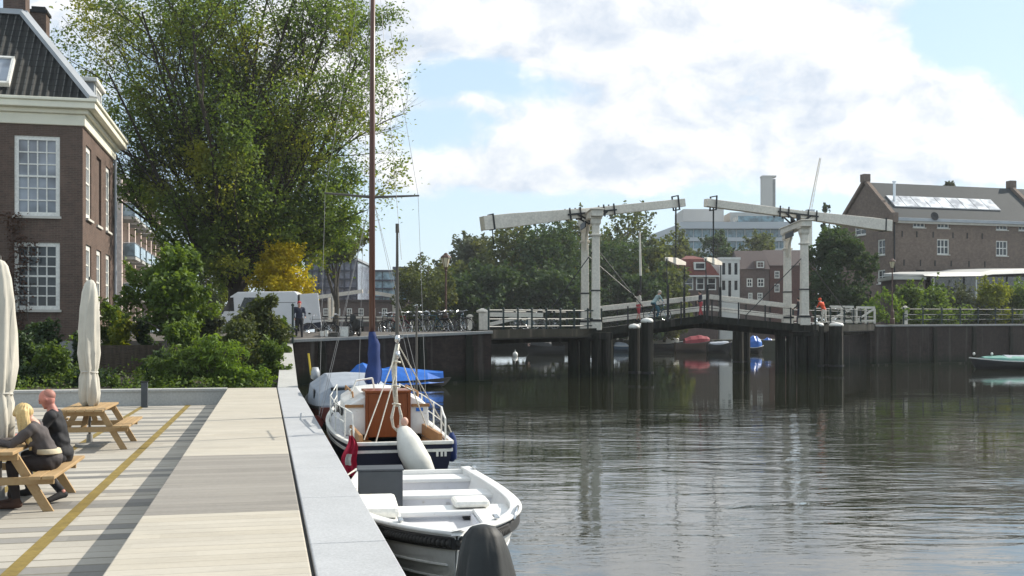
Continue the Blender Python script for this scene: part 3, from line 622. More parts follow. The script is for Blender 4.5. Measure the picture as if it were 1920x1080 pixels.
# the great elm
eb = P(447, 600, 57); eb.z = 2.0
elm = thing('elm_tree', 'huge airy elm with a fan of dark limbs towering beside the brick house', 'tree', eb)
def in_elm(p):
    # egg shaped crown, wider above
    z = p.z; 
    if z < 4.0: return abs(p.x) < 2.9
    if z < 7.5 and p.x < -3.4 - max(0, z - 5.5) * .8: return False
    h = (z - 2.5) / 20; rr = 12.2 * math.sin(min(1, max(0, h * 1.6 + .24)) * math.pi / 2) if h < .55 else 12.2 * math.sqrt(max(0, 1 - ((h - .55) / .52) ** 2))
    q = p.x + (0.4 if z < 12 else 0)
    return math.hypot(q, p.y * 1.5) < rr
mb, tips, mids = branchy(11, Vector((0, 0, 0)), 20, .56, (.12, 1.15), 17, 3, in_elm)
mb.build('trunk', M['bark'], elm, smooth=True, uv=False, fix=False)
rr = np.random.default_rng(5); T = np.array([t[0] for t in tips]); D = np.array([t[1] for t in tips])
k = max(4, int(170000 / len(T))); C = np.repeat(T, k, 0) + rr.normal(size=(len(T) * k, 3)) * .17; DD = np.repeat(D, k, 0)
keep = nz3(C, .9, 2.0) + rr.normal(size=len(C)) * .22 > np.where(np.hypot(C[:, 0], C[:, 1]) < 5.5, -.46, -.17); core = np.hypot(C[:, 0], C[:, 1]) < 6.5
keep &= (rr.random(len(C)) < np.where(core, 1, .7)); C, DD = C[keep], DD[keep]
Mi = np.array([t[0] for t in mids]); Di = np.array([t[1] for t in mids]); ki = 60; C2 = np.repeat(Mi, ki, 0) + rr.normal(size=(len(Mi) * ki, 3)) * .7; D2 = np.repeat(Di, ki, 0); k2 = (nz3(C2, 1.1, 5.0) > -.05) & (rr.random(len(C2)) < np.clip(1.25 - C2[:, 2] / 11, .22, 1)) & (C2[:, 2] > 2.9); C = np.concatenate([C, C2[k2]]); DD = np.concatenate([DD, D2[k2]])
leaf_mesh('crown', C, .175, 1, L_ELM, elm, .62, .3, DD)
print('elm tips', len(T), 'leaves', len(C))

def shoots(C, n, ln, seed, per=26, jit=.05, up=.6):
    r = np.random.default_rng(seed + 500); c0 = C.mean(0); far = C[r.integers(0, len(C), n * 6)]; d = np.linalg.norm((far - c0), axis=1); far = far[np.argsort(-d)[:n * 3]][::3][:n]
    dr = far - c0; dr /= np.linalg.norm(dr, axis=1)[:, None]; dr[:, 2] += up; dr += r.normal(size=dr.shape) * .35; dr /= np.linalg.norm(dr, axis=1)[:, None]
    L_ = ln * r.uniform(.4, 1.2, len(far)); t = r.random((len(far), per)); p = far[:, None] + dr[:, None] * (t * L_[:, None])[..., None]; p = p.reshape(-1, 3); return np.concatenate([C, p + r.normal(size=p.shape) * jit])
def simple_tree(name, label, pxc, py_top, wpx, Y, zb, leafm, nleaf, lsize, seed, blobs=None, cat='tree', trunk=True, group=None, low=.12, thr=-.06, bark='bark_l', freq=None):
    b = P(pxc, 0, Y); b.z = zb; Ht = CAMZ + (HZ - py_top) / F * Y - zb; W = wpx / F * Y / 2
    t = thing(name, label, cat, b, 0, group); rng = random.Random(seed)
    if blobs is None:
        blobs = []
        z0, z1 = low * Ht, Ht; zc, hz_ = (z0 + z1) / 2, (z1 - z0) / 2
        for i in range(30):                              # clumps pressed against an egg shaped envelope
            zz = -1 + 2 * (i + .5) / 30; env = max(.32, (1 - abs(zz + .12) ** 2.6)) ** .5; az = i * 2.4 + rng.uniform(-.4, .4); sc = rng.uniform(.26, .42) * min(W, hz_ * 1.1)
            rad = max(0, W * 1.18 * env - sc) * rng.uniform(.75, 1.1); blobs.append((rad * math.cos(az), rad * math.sin(az), zc + zz * (hz_ - sc * .7), sc, sc, sc * .85))
        for zz in (-.5, -.1, .3, .6): blobs.append((0, 0, zc + zz * hz_, W * .6, W * .6, hz_ * .38))
    C = cloud_pts(blobs, nleaf, seed, freq or 2.6 / max(W, .5) * 1.2, thr)
    C = shoots(C, 70, W * .34, seed, 24, W * .035)
    C = C[C[:, 2] > .02]
    if trunk:
        mb = MB(); mb.tube([(0, 0, -.3), (0.02 * Ht, 0, Ht * .25), (0, .02 * Ht, Ht * .62), (.03 * Ht, 0, Ht * .9)], [Ht * .024, Ht * .018, Ht * .011, Ht * .003], 7)
        for i in range(9):
            bb = rng.choice(blobs); z0 = Ht * rng.uniform(.12, .5); e = Vector(bb[:3]); mb.tube([(0, 0, z0), Vector((0, 0, z0)).lerp(e, .5) + Vector((0, 0, Ht * .03)), e], [Ht * .009, Ht * .006, Ht * .002], 5)
        mb.build('trunk', M[bark], t, smooth=True, uv=False, fix=False)
    leaf_mesh('crown' if cat == 'tree' else 'foliage', C, lsize, seed, leafm, t, .6)
    return t
# trees: label, px centre, py top, width px, depth, base z, leaves, count, leaf size
simple_tree('small_tree', 'small broad leafed garden tree in front of the pale apartments', 322, 462, 150, 38, .75, L_GREEN, 6500, .19, 21, low=.30, thr=-.02)
simple_tree('yellow_tree', 'bright yellow autumn tree glowing behind the white van', 530, 455, 118, 53.4, 1.95, L_YELLOW, 9000, .17, 22)
simple_tree('tree', 'yellow green tree glimpsed through the middle of the elm crown', 520, 205, 230, 70, 1.9, L_YGREEN, 9000, .36, 23, low=.25, thr=.0)
simple_tree('tree', 'bushy olive tree between the elm and the far glass offices', 628, 398, 105, 100, 1.9, L_OLIVE, 5500, .34, 24, low=.56)
simple_tree('tree', 'dull green tree far behind the big elm trunk, over the van roof', 392, 440, 110, 98, 1.9, L_OLIVE, 6000, .34, 28, low=.0)
simple_tree('round_tree', 'rounded yellowish tree left of the street lamp on the quay', 800, 478, 112, 118, 2.0, L_OLIVE, 9000, .36, 25, low=.0)
FT = [('loose grey green tree rising left under the raised beam end', 888, 450, 100, 150, L_PALE, .08), ('tree with a yellow lit top under the left balance beam', 965, 428, 130, 140, L_OLIVE, .0), ('dark dense tree left of the first bridge portal', 1030, 430, 150, 136, L_DARK, .0), ('dark low tree below the yellow topped one', 925, 505, 130, 128, L_DARK, .0), ('tall dull tree just behind the first bridge portal', 1085, 415, 110, 150, L_OLIVE, .0), ('tall loose tree seen right of the first bridge portal', 1172, 397, 120, 160, L_OLIVE, .05), ('dark broad tree behind the stayed white mast', 1165, 455, 150, 140, L_DARK, .0), ('olive tree overhanging the water left of the red cottage', 1228, 470, 90, 138, L_OLIVE, .0), ('dark tree low behind the cyclists on the bridge', 1200, 520, 110, 130, L_DARK, .0), ('dark tree low between the gate and the first portal', 1050, 515, 130, 126, L_DARK, .0), ('shadowy tree low behind the parked bicycles', 868, 520, 110, 126, L_DARK, .0), ('brownish tree in front of the white office block, left of the cottage', 1262, 432, 90, 190, L_OLIVE, .15), ('dark round tree in front of the white office block', 1340, 440, 80, 185, L_DARK, .2), ('dull tree in front of the office block beside the second portal', 1420, 440, 100, 185, L_OLIVE, .2)]
FT += [('broad olive tree filling the gap behind the left balance beam', 1000, 470, 150, 150, L_OLIVE, .0), ('grey green tree behind the first portal, lower than its neighbours', 1120, 450, 120, 148, L_PALE, .0), ('dull green tree behind the street lamp on the left wall', 850, 500, 100, 140, L_OLIVE, .0), ('olive tree at the waterside between the stays and the cottage', 1245, 510, 80, 132, L_OLIVE, .0)]
for i, (lb, px, pt, wd, Y, lm, low) in enumerate(FT):
    simple_tree('far_tree', lb, px, pt - (6 if Y < 170 else 0), wd * (1.28 if Y < 170 else 1.1), Y, 1.4, lm, 6500, .52 if Y < 150 else .6, 40 + i, low=low, thr=-.25, group='trees on the far bank')
simple_tree('ivy_tree', 'large dark ivy covered tree between the second portal and the warehouse', 1572, 418, 128, 90, 2.6, L_DARK, 15000, .30, 61, low=.0, thr=-.3)
simple_tree('conifer', 'small dark conifer tip showing above the right balance beam', 1550, 378, 26, 150, 2.4, L_DARK, 1500, .4, 62, low=.3)
simple_tree('bare_tree', 'faint tree top peeping over the warehouse ridge', 1782, 340, 34, 170, 2.4, L_PALE, 700, .4, 63, low=.7, thr=.1)
simple_tree('sapling', 'young bright green sapling beside the right street lamp', 1662, 548, 62, 79, 2.8, L_FRESH, 2200, .17, 64, low=.05, thr=.05)

def bush(name, label, pxc, py_top, wpx, Y, zb, leafm, n, ls, seed, stems=True, group=None, flat=1, thr=-.1):
    b = P(pxc, 0, Y); b.z = zb; Ht = CAMZ + (HZ - py_top) / F * Y - zb; W = wpx / F * Y / 2; rng = random.Random(seed); bl = []
    for i in range(22):
        a = rng.uniform(0, 6.28); rd = W * rng.uniform(.05, .85) ; s = min(W, Ht) * rng.uniform(.26, .52); zf = rng.uniform(.05, 1); rd *= (1 - .45 * zf ** 2); bl.append((rd * math.cos(a), rd * math.sin(a) * .6 * flat, zf * (Ht - s) + s * .1, s, s, s))
    t = thing(name, label, 'shrub', b, 0, group); C = cloud_pts(bl, int(n * 1.7), seed, 3.2 / max(W, .3), thr, .3); C = shoots(C, 34, min(W, Ht) * .5, seed, 18, .04, .9); C = C[C[:, 2] > 0]
    leaf_mesh('foliage', C, ls * 1.15, seed, leafm, t, .55)
    mb = MB()
    for q in bl[:9]: mb.tube([(q[0] * .2, q[1] * .2, -.1), (q[0] * .6, q[1] * .6, q[2] * .6), (q[0], q[1], q[2])], [.03, .02, .008], 4)
    mb.build('stem', M['bark_l'], t, uv=False, fix=False)
    return t
def feathery(name, label, pxc, py_top, wpx, Y, zb, leafm, seed, nstem=46):
    b = P(pxc, 0, Y); b.z = zb; Ht = CAMZ + (HZ - py_top) / F * Y - zb; W = wpx / F * Y / 2; rng = random.Random(seed); t = thing(name, label, 'shrub', b); mb = MB(); C = []; D = []
    for i in range(nstem):
        a = rng.uniform(0, 6.28); q = rng.random() ** .6 * W; h = Ht * rng.uniform(.45, 1) * (1 - .3 * q / W); e = Vector((math.cos(a) * q, math.sin(a) * q * .6, h)); m_ = Vector((e.x * .45, e.y * .45, h * .62))
        pts = [Vector((e.x * .25, e.y * .25, 0)), m_, e, e + Vector((math.cos(a) * .18 * Ht, 0, -.06 * Ht))]; mb.tube(pts, [.014, .010, .006, .002], 3, caps=False)
        for j in range(60):
            f = rng.uniform(.25, 2.99); k = int(f); p = pts[k].lerp(pts[k + 1], f - k); C.append(p + Vector((rng.gauss(0, .09), rng.gauss(0, .09), rng.gauss(0, .05)))); D.append((math.cos(a) * .7 + rng.gauss(0, .5), math.sin(a) * .5 + rng.gauss(0, .5), -.4))
    mb.build('stem', M['bark_l'], t, uv=False, fix=False); leaf_mesh('foliage', C, .20, seed, leafm, t, .22, .2, np.array(D)); return t
feathery('bamboo', 'bright green feathery bamboo clump behind the low terrace wall', 405, 618, 92, 33.2, .62, L_FRESH, 71, 60)
feathery('bamboo', 'mid green feathery clump left of the brightest bamboo', 335, 645, 90, 33.0, .62, L_GREEN, 72, 55)
bush('tall_bush', 'tall loose bush at the end of the boardwalk beside the quay ramp', 492, 548, 96, 38.0, .8, L_OLIVE, 5200, .12, 73, thr=.0)
bush('yellow_bush', 'low yellow green bush behind the woven fence', 226, 598, 70, 39.5, .8, L_YGREEN, 2200, .12, 74)
bush('dark_bush', 'dark bush between the yellow green bush and the small tree', 275, 590, 60, 40, .8, L_DARK, 2200, .13, 75)
bush('hedge_bush', 'dark green bush under the house window left of the parasol', 92, 596, 100, 36.5, .65, L_DARK, 5200, .12, 76)
bush('hedge_bush', 'dense dark shrub at the left edge behind the low wall', 30, 620, 110, 33.5, .6, L_DARK, 5200, .12, 77)
bush('hedge_bush', 'broad dark green shrub right behind the low wall, left of the parasol', 98, 640, 100, 33.0, .6, L_GREEN, 4200, .12, 78)
bush('low_bush', 'low green plant at the foot of the woven fence', 225, 700, 95, 32.9, .6, L_GREEN, 1800, .10, 79)
bush('low_bush', 'low fresh green plant at the top corner of the boardwalk', 482, 698, 75, 33.0, .6, L_FRESH, 1500, .10, 80)
bush('tall_bush', 'grey green bush in front of the white van', 455, 585, 70, 41.5, .9, L_PALE, 2600, .13, 81, thr=.05)
bush('tall_bush', 'slender green bush hugging the quay ramp corner', 526, 600, 34, 42.5, 1.0, L_GREEN, 1600, .12, 82)
bush('dark_bush', 'dark shrub at the left of the woven fence, behind the parasol', 145, 625, 50, 35, .65, L_DARK, 2200, .12, 83)
bush('dark_bush', 'dark undergrowth between the fence and the bamboo', 300, 665, 55, 33.8, .62, L_DARK, 2000, .12, 84)
bush('low_bush', 'grey leafed bush with pale blooms behind the bamboo', 395, 588, 75, 40.5, .9, L_PALE, 2600, .13, 85)
bush('hedge_bush', 'tall dark bush between the house corner and the small tree', 205, 560, 70, 41.5, .8, L_GREEN, 2600, .13, 86)
bush('hedge_bush', 'shrub with fine leaves behind the second bamboo clump', 330, 600, 110, 36, .7, L_GREEN, 4200, .12, 87)
bush('hedge_bush', 'wide olive shrub behind the bright bamboo and before the van', 440, 600, 130, 37, .75, L_OLIVE, 5200, .12, 88)
bush('low_bush', 'dark low shrub just right of the steel post', 310, 690, 80, 32.8, .6, L_GREEN, 2400, .10, 89)
bush('low_bush', 'bright low shrub at the right foot of the bamboo', 440, 690, 70, 32.8, .6, L_FRESH, 2200, .10, 101)
bush('low_bush', 'dark low shrub behind the tied parasol', 165, 690, 90, 32.8, .6, L_DARK, 2600, .10, 102)
bush('low_bush', 'dark low shrub behind the blonde woman at the left', 40, 690, 110, 32.6, .6, L_DARK, 2600, .10, 103)
bush('tall_bush', 'green bush against the quay ramp, right of the short fence', 512, 640, 60, 36.5, .7, L_GREEN, 2600, .11, 104)
rq = np.random.default_rng(31); n = 13000; Rr = rq.uniform(-17, .15, n); Ss = 33.0 + 14 * rq.random(n) ** 1.6; C = np.stack([Rr * RH.x + Ss * QH.x, Rr * RH.y + Ss * QH.y, .62 + np.clip((Ss - 32) * .034, 0, .6) + rq.random(n) ** 2 * .38], 1)
gc = leaf_mesh('ground_cover', C[nz3(C, 1.3, 2) > -.35], .13, 32, L_GREEN, None, .5); tag(gc, 'low green ground cover between the garden shrubs', 'ground cover', None, 'stuff')
BB = [('rounded dark bush at the left end of the canopy hedge', 1712, 533, 70, L_GREEN), ('mid green bush under the front of the white canopy', 1762, 536, 85, L_GREEN), ('pale green bush in the middle of the canopy hedge', 1810, 548, 80, L_PALE), ('yellowish bush with upright shoots near the right edge', 1858, 532, 70, L_YGREEN), ('bush cut by the right edge of the view', 1918, 530, 80, L_GREEN), ('grey green low bush behind the green railing', 1880, 565, 80, L_PALE), ('low dark bush beside the small white gate post', 1735, 570, 80, L_DARK)]
for i, (lb, px, pt, wd, lm) in enumerate(BB): bush('hedge_bush', lb, px, pt, wd * 1.35, 82.5 + (i % 3) * .6 + (px - 1700) * .028, 2.7, lm, 2600, .22, 90 + i, group='bushes behind the green railing')
# reddish creeper on the house front
cl = thing('climbing_plant', 'thin reddish brown creeper climbing the house front left of the window', 'plant', Q(-8.95, 42.35, .6), QA)
r = np.random.default_rng(9); n = 1500; zc = r.uniform(.3, 6.2, n); xc = r.normal(0, .42, n) * (1.2 - zc / 9) + .25 * np.sin(zc * 1.7); C = np.stack([xc, r.uniform(-.05, .16, n) * -1 + .1, zc], 1)
leaf_mesh('foliage', C[nz3(C, 3, 1) > -.2], .11, 3, L_RUSSET, cl, .7)
mb = MB(); [mb.tube([(x0, .12, 0), (x0 + .15, .12, 1.8), (x0 - .1, .12, 3.6), (x0 + .2, .12, 5.8)], [.02, .016, .01, .004], 4) for x0 in (-.25, .05, .3)]; mb.build('stem', M['bark_l'], cl, uv=False, fix=False)
# ------------------------------------------------------------------ the white drawbridge
def on(p0, d, px):
    u = (px - 960) / F; t = (p0.x - u * p0.y) / (u * d.y - d.x); return Vector((p0.x + d.x * t, p0.y + d.y * t, 0))
def zpx(py, Y): return CAMZ + (HZ - py) / F * Y
ax = Vector((math.cos(R(25)), math.sin(R(25)), 0))
NL = P(1117, 0, 57); NL.z = 0; NR = on(NL, ax, 1508)
FL = NL + Vector((-.07, 1, 0)) * 4.2; FR = NR + Vector((.02, 1, 0)) * 4.2
br = thing('drawbridge', 'white wooden double drawbridge with two portals and balance beams over the canal', 'bridge', (NL.x, NL.y, 0))
def B(mb, nm, mat, par=None, **k): return mb.build(nm, M[mat], par or br, world=True, **k)
# deck ribbon along the near edge, 4.7 m wide
near = [P(916, 620, 50.9), P(1000, 618.5, 53.4), P(1090, 617.5, 56.0), P(1128, 616.5, 57.1), P(1225, 604, 59), P(1320, 592.5, 60.6), P(1400, 600, 61.6), P(1486, 608, 62.6), P(1530, 609.5, 63.6), P(1590, 609.5, 68.0), P(1640, 609.2, 76.2)]
wv = Vector((-.03, 1, 0)) * 4.8
def ribbon(pts, off, th, lo=0.0):
    mb = MB(); rings = []
    for p in pts: a = p + Vector((0, 0, lo)); b = a + off; rings.append([a, b, b - Vector((0, 0, th)), a - Vector((0, 0, th))])
    return mb.loft(rings)
asp = plain('bridge_deck_asphalt', (.075, .07, .066), .9, .2, 1)
ribbon(near[:4], wv, .42, -.02).build('approach_deck', asp, br, world=True); ribbon(near[7:], wv, .42, -.02).build('approach_deck', asp, br, world=True)
ribbon(near[3:6], wv, .26, 0).build('leaf_deck', asp, br, world=True); ribbon(near[5:8], wv, .26, 0).build('leaf_deck', asp, br, world=True)
for seg, nm in ((near[:4], 'edge_girder'), (near[3:6], 'leaf_girder'), (near[5:8], 'leaf_girder'), (near[7:], 'edge_girder')):
    for o in (Vector((0, -.12, .04)), wv): B(ribbon([p + o for p in seg], Vector((0, .12, 0)), .42), nm, 'dark_timber')
    for k_ in (.3, .65): B(ribbon([p + wv * k_ - Vector((0, 0, .3)) for p in seg], Vector((0, .2, 0)), .35), nm, 'dark_timber')
# portals
def portal(n, f, ztop_n, zb):
    for p in (n, f):
        mb = MB(); w0, w1 = .23, .195; mb.loft([[(p.x + a * w, p.y + b * w, z) for a, b in ((-1, -1), (1, -1), (1, 1), (-1, 1))] for z, w in ((zb - .02, .30), (zb + .35, .30), (zb + .65, w0), (ztop_n - 1.2, w1), (ztop_n - .75, w1), (ztop_n - .62, .27), (ztop_n - .30, .27))])
        po = B(mb, 'portal_post', 'bridge_white', bevel=.03)
        mb = MB(); mb.box((p.x, p.y, ztop_n - 1.25), (.56, .56, .10)); B(mb, 'post_collar', 'bridge_white', po, bevel=.02); mb = MB(); mb.box((p.x, p.y, ztop_n - .34), (.66, .66, .09)); B(mb, 'post_cap', 'bridge_white', po, bevel=.02)
        mb = MB(); mb.box((p.x, p.y, zb + .5), (.66, .66, .12)); B(mb, 'iron_band', 'iron', po); mb = MB(); mb.box((p.x, p.y, zb + 2.1), (.53, .53, .07)); B(mb, 'iron_band', 'iron', po)
    d = (f - n).normalized(); mb = MB(); mb.bar(n - d * .6 + Vector((0, 0, ztop_n - .12)), f + d * .6 + Vector((0, 0, ztop_n - .12)), .62, .34); mb.bar(n - d * .7 + Vector((0, 0, ztop_n + .08)), f + d * .7 + Vector((0, 0, ztop_n + .08)), .74, .08); B(mb, 'portal_beam', 'bridge_white', bevel=.03)
    for p, s_ in ((n, 1), (f, -1)):                                   # curved braces under the beam
        mb = MB(); pts = [p + d * s_ * .26 + Vector((0, 0, ztop_n - 1.75)), p + d * s_ * .5 + Vector((0, 0, ztop_n - 1.0)), p + d * s_ * 1.2 + Vector((0, 0, ztop_n - .45))]
        mb.tube(pts, [.07, .09, .07], 6); B(mb, 'brace', 'bridge_white')
    mb = MB(); c = n + d * 1.5 + Vector((-.42, 0, ztop_n - .55)); mb.bar(n + d * 1.0 + Vector((-.40, 0, ztop_n - .55)), n + d * 3.0 + Vector((-.40, 0, ztop_n - .55)), .06, .34); B(mb, 'name_plate', 'iron', bevel=.02)
portal(NL, FL, zpx(397, 57), 2.5); portal(NR, FR, zpx(417, NR.y), 2.8)
# balance beams: one over each portal, pivoting on its crossbeam
def balance(c, pxa, pya, pxb, pyb, zpiv, wa, wb):
    a, b = on(c, ax, pxa), on(c, ax, pxb); a.z = zpx(pya, a.y); b.z = zpx(pyb, b.y); y = (b - a).normalized(); x = y.cross(Vector((0, 0, 1))).normalized(); z = x.cross(y)
    def ring(p, w, h): return [p + x * i * w + z * j * h for i, j in ((-1, -1), (1, -1), (1, 1), (-1, 1))]
    mb = MB(); heavy = wa[1] > wb[1]; m_ = a.lerp(b, .5); mb.loft([ring(a, *wa), ring(a.lerp(b, .12), *wa), ring(m_, .21, .24), ring(b, *wb)] if heavy else [ring(a, *wa), ring(m_, .21, .24), ring(b.lerp(a, .12), *wb), ring(b, *wb)])
    bm_ = B(mb, 'balance_beam', 'bridge_white', bevel=.02)
    return a, b, y, z, x, bm_
cl_, cr_ = NL.lerp(FL, .5), NR.lerp(FR, .5)
la, lb, ly, lz, lx, lbm = balance(cl_, 904, 419, 1282, 380, 0, (.30, .37), (.2, .23))
ra, rb, ry, rz_, rx_, rbm = balance(cr_, 1323, 380, 1667, 424, 0, (.2, .23), (.30, .36))
for a, b, y, z, x, bmo, c, zt in ((la, lb, ly, lz, lx, lbm, cl_, zpx(397, 57)), (ra, rb, ry, rz_, rx_, rbm, cr_, zpx(417, NR.y))):
    t = (c - Vector((a.x, a.y, 0))).length / (Vector((b.x, b.y, 0)) - Vector((a.x, a.y, 0))).length; pv = a.lerp(b, t)
    for s_ in (-1, 1):
        mb = MB(); o = x * s_ * .28; mb.bar(pv - y * 1.55 + o - z * .02, pv + y * 1.55 + o - z * .02, .05, .09); mb.bar(pv - y * .95 + o - z * .05, pv + o - z * .62, .05, .09); mb.bar(pv + y * .95 + o - z * .05, pv + o - z * .62, .05, .09); mb.bar(pv + o - z * .05, Vector((pv.x, pv.y, zt + .02)) + o, .06, .28)
        for k in (-1.4, -.75, .75, 1.4): mb.bar(pv + y * k + o - z * .33, pv + y * k + o + z * .34, .06, .07)
        B(mb, 'pivot_bracket', 'iron')
    for k, (e, s_) in enumerate(((a, 1), (b, -1))):
        mb = MB(); q = e + y * s_ * .55
        for i in (-1, 1): mb.bar(q + x * i * .31 - z * .40, q + x * i * .31 + z * .45, .04, .09)
        mb.bar(q - x * .34 + z * .42, q + x * .34 + z * .42, .08, .05); mb.bar(q - x * .34 - z * .38, q + x * .34 - z * .38, .08, .05); B(mb, 'iron_strap', 'iron')
mb = MB(); q = la + ly * .55; mb.tube([q, q - Vector((-.12, 0, 1.15))], .035, 6); B(mb, 'weight_chain', 'iron')
# hangers and yokes
def hanger(tip, y, s_, pyk, pxs, pdk):
    q = tip + y * s_ * .55; yk = Vector((q.x, q.y, zpx(pyk, q.y))); mb = MB(); mb.tube([q, q.lerp(yk, .45)], .05, 6); mb.tube([q.lerp(yk, .45), yk], .035, 6); B(mb, 'hanger_rod', 'iron')
    w = Vector((.22, .97, 0)); mb = MB(); e0, e1 = yk - w * 1.9 + ax * -.45, yk + w * 1.9 + ax * .45
    mb.loft([[e + Vector((0, 0, h)) + ax * k for h, k in ((-hh, -.12), (-hh, .12), (hh, .12), (hh, -.12))] for e, hh in ((e0, .10), (yk, .20), (e1, .10))]); yo = B(mb, 'yoke', 'bridge_white', bevel=.02)
    for i, e in enumerate((e0, e1)):
        b0 = Vector((e.x, e.y - (.5 if i == 0 else -.1), zpx(pdk, e.y) - .1)); mb = MB(); mb.tube([e, b0], .032, 6); mb.bar(b0 - Vector((0, 0, .1)), b0 + Vector((0, 0, 1.9)), .12, .12); B(mb, 'hanger_chain', 'iron')
hanger(lb, ly, -1, 490, (1275, 1290), 596); hanger(ra, ry, 1, 490, (1330, 1345), 594)
# white parapet rails of the leaves along the far side, slim iron rails on the near side
for side in (0, 1):
    for (xa, ya), (xb, yb) in (((1124, 579), (1327, 556.5)), ((1130, 600), (1327, 577.5)), ((1331, 556.5), (1492, 575)), ((1331, 577.5), (1492, 597))):
        f = lambda px: 57.1 + (px - 1128) / (1486 - 1128) * 5.5 + (4.6 if side else .1)
        a, b = P(xa, ya, f(xa)), P(xb, yb, f(xb)); mb = MB()
        if side: mb.bar(a, b, .12, .29); B(mb, 'parapet_rail', 'bridge_white', bevel=.015)
    for px in (1128, 1178, 1228, 1278, 1322, 1336, 1386, 1436, 1484):
        Y = 57.1 + (px - 1128) / 358 * 5.5; k = abs(px - 1329) / 201; a = P(px, 592.5 + k * 19, Y) + (wv - Vector((0, .2, 0)) if side else Vector((0, .18, 0))); mb = MB(); mb.bar(a - Vector((0, 0, .3)), a + Vector((0, 0, 1.2 if side else .95)), .07, .07); B(mb, 'parapet_post', 'iron')
for z in (.5, .92):
    for seg in (near[3:6], near[5:8]): mb = MB(); mb.tube([p + Vector((0, .18, z)) for p in seg], .018, 5); B(mb, 'hand_rail', 'iron')
# slim stays from the portals down to the decks
for n, d_ in ((NL, P(1205, 575, 59)), (FL, P(1195, 560, 63)), (NL, P(1010, 612, 55)), (NR, P(1602, 606, 69)), (NR, P(1400, 590, 61.8))):
    mb = MB(); mb.tube([Vector((n.x, n.y, 6.9)), d_], .028, 5); B(mb, 'stay_rod', 'iron')
# iron railing of the approaches
def iron_rail(par, pts, n, h, thick=.035, mat='rail_green', rails=(.98, .55, .18), post=.09, split=False):
    ls = [0]; 
    for i in range(1, len(pts)): ls.append(ls[-1] + (pts[i] - pts[i - 1]).length)
    def at(s):
        for i in range(1, len(pts)):
            if s <= ls[i] + 1e-6: return pts[i - 1].lerp(pts[i], (s - ls[i - 1]) / (ls[i] - ls[i - 1]))
        return pts[-1]
    for k in range(n + 1):
        p = at(ls[-1] * k / n); mb = MB(); mb.bar(p - Vector((0, 0, .1)), p + Vector((0, 0, h)), post, post); mb.ball(p + Vector((0, 0, h + .05)), .07, 8, 5); mb.build('railing_post', M[mat], par, world=True)
    mb = MB()
    for r_ in rails: mb.tube([p + Vector((0, 0, h * r_)) for p in pts], thick, 6)
    mb.build('railing_bar', M[mat], par, world=True)
iron_rail(br, [p + Vector((0, .15, 0)) for p in near[:4]], 8, 1.0); iron_rail(br, [p + wv - Vector((0, .15, 0)) for p in near[:4]], 8, 1.0)
iron_rail(br, [p + Vector((0, .15, 0)) for p in near[8:]], 6, 1.02); iron_rail(br, [p + wv - Vector((0, .15, 0)) for p in near[8:]], 6, 1.02)
# piers under the portals: timber piles with cross caps
def piles(cs, zt, r_):
    for c in cs: mb = MB(); mb.tube([(c.x, c.y, -1.5), (c.x, c.y, zt)], r_, 10); B(mb, 'pile', 'dark_timber')
for n, px0, px1, Y, zt in ((NL, 1074, 1140, 56.8, 2.15), (NR, 1462, 1524, 63.6, 2.3)):
    for j in range(2):
        cs = []
        for k in range(4): c = P(px0 + (px1 - px0) * (k + .1 * j) / 3, 0, Y + j * 3.6); cs.append(c)
        piles(cs, zt, .27)
        a, b = P(px0 - 8, 0, Y + j * 3.6), P(px1 + 8, 0, Y + j * 3.6); a.z = b.z = zt + .02; mb = MB(); mb.bar(a, b, .5, .4); B(mb, 'pier_cap', 'dark_timber', bevel=.03)
    a, b = P(px0 + 40, 0, Y + 1.6), P(px1 + 4, 0, Y + 1.6); mb = MB(); a.z = b.z = .5; mb.bar(a, b, .3, 3.2); B(mb, 'pier_planking', 'dark_timber')
# mooring piles beside the fairway
def mooring(px, Y, pyt, r_, label, cap=True, group='timber mooring piles at the bridge'):
    c = P(px, pyt, Y); zt = c.z; t = thing('mooring_pile', label, 'pile', (c.x, c.y, 0), 0, group)
    rn_ = random.Random(int(px)); mb = MB(); rgs = [[(r_ * (1.04 - .04 * q / 7 + .05 * math.sin(k * 3 + px) + rn_.uniform(-.03, .03)) * math.cos(k * .5236), r_ * (1.04 - .04 * q / 7 + .05 * math.sin(k * 3 + px) + rn_.uniform(-.03, .03)) * math.sin(k * .5236), -1.5 + (zt + 1.5) * q / 7) for k in range(12)] for q in range(8)]
    mb.loft(rgs); mb.build('shaft', M['dark_timber'], t, uv=False)
    mb = MB(); mb.lathe([(r_ * 1.02, zt - .02), (r_ * 1.04, zt + .08), (r_ * .8, zt + .17), (.02, zt + .22)], 14); mb.build('cap', M['white' if cap else 'dark_timber'], t, smooth=True)
    mb = MB(); mb.tube([(0, 0, .3), (0, 0, .42)], r_ * 1.12, 12); mb.build('iron_band', M['iron'], t)
for a in ((1189, 53.6, 615, .27, 'white capped low timber pile left of the three piles by the first portal'), (1202, 54.4, 614, .24, 'white capped pile in the middle of the three by the first portal'), (1213, 53.0, 604, .30, 'tallest white capped pile, standing by the first portal pier'),
          (1384, 72.5, 611, .36, 'white capped pile left of the pair under the middle of the bridge'), (1399, 73, 612, .30, 'white capped pile right of the pair under the middle of the bridge'),
          (1533, 64.2, 611, .36, 'white capped pile just right of the second portal foot'), (1568, 64.0, 611, .42, 'thick white capped pile outermost right under the bridge')): mooring(*a)
mooring(1550, 65.4, 622, .34, 'plain dark pile between the two white capped piles right of the second portal', False)

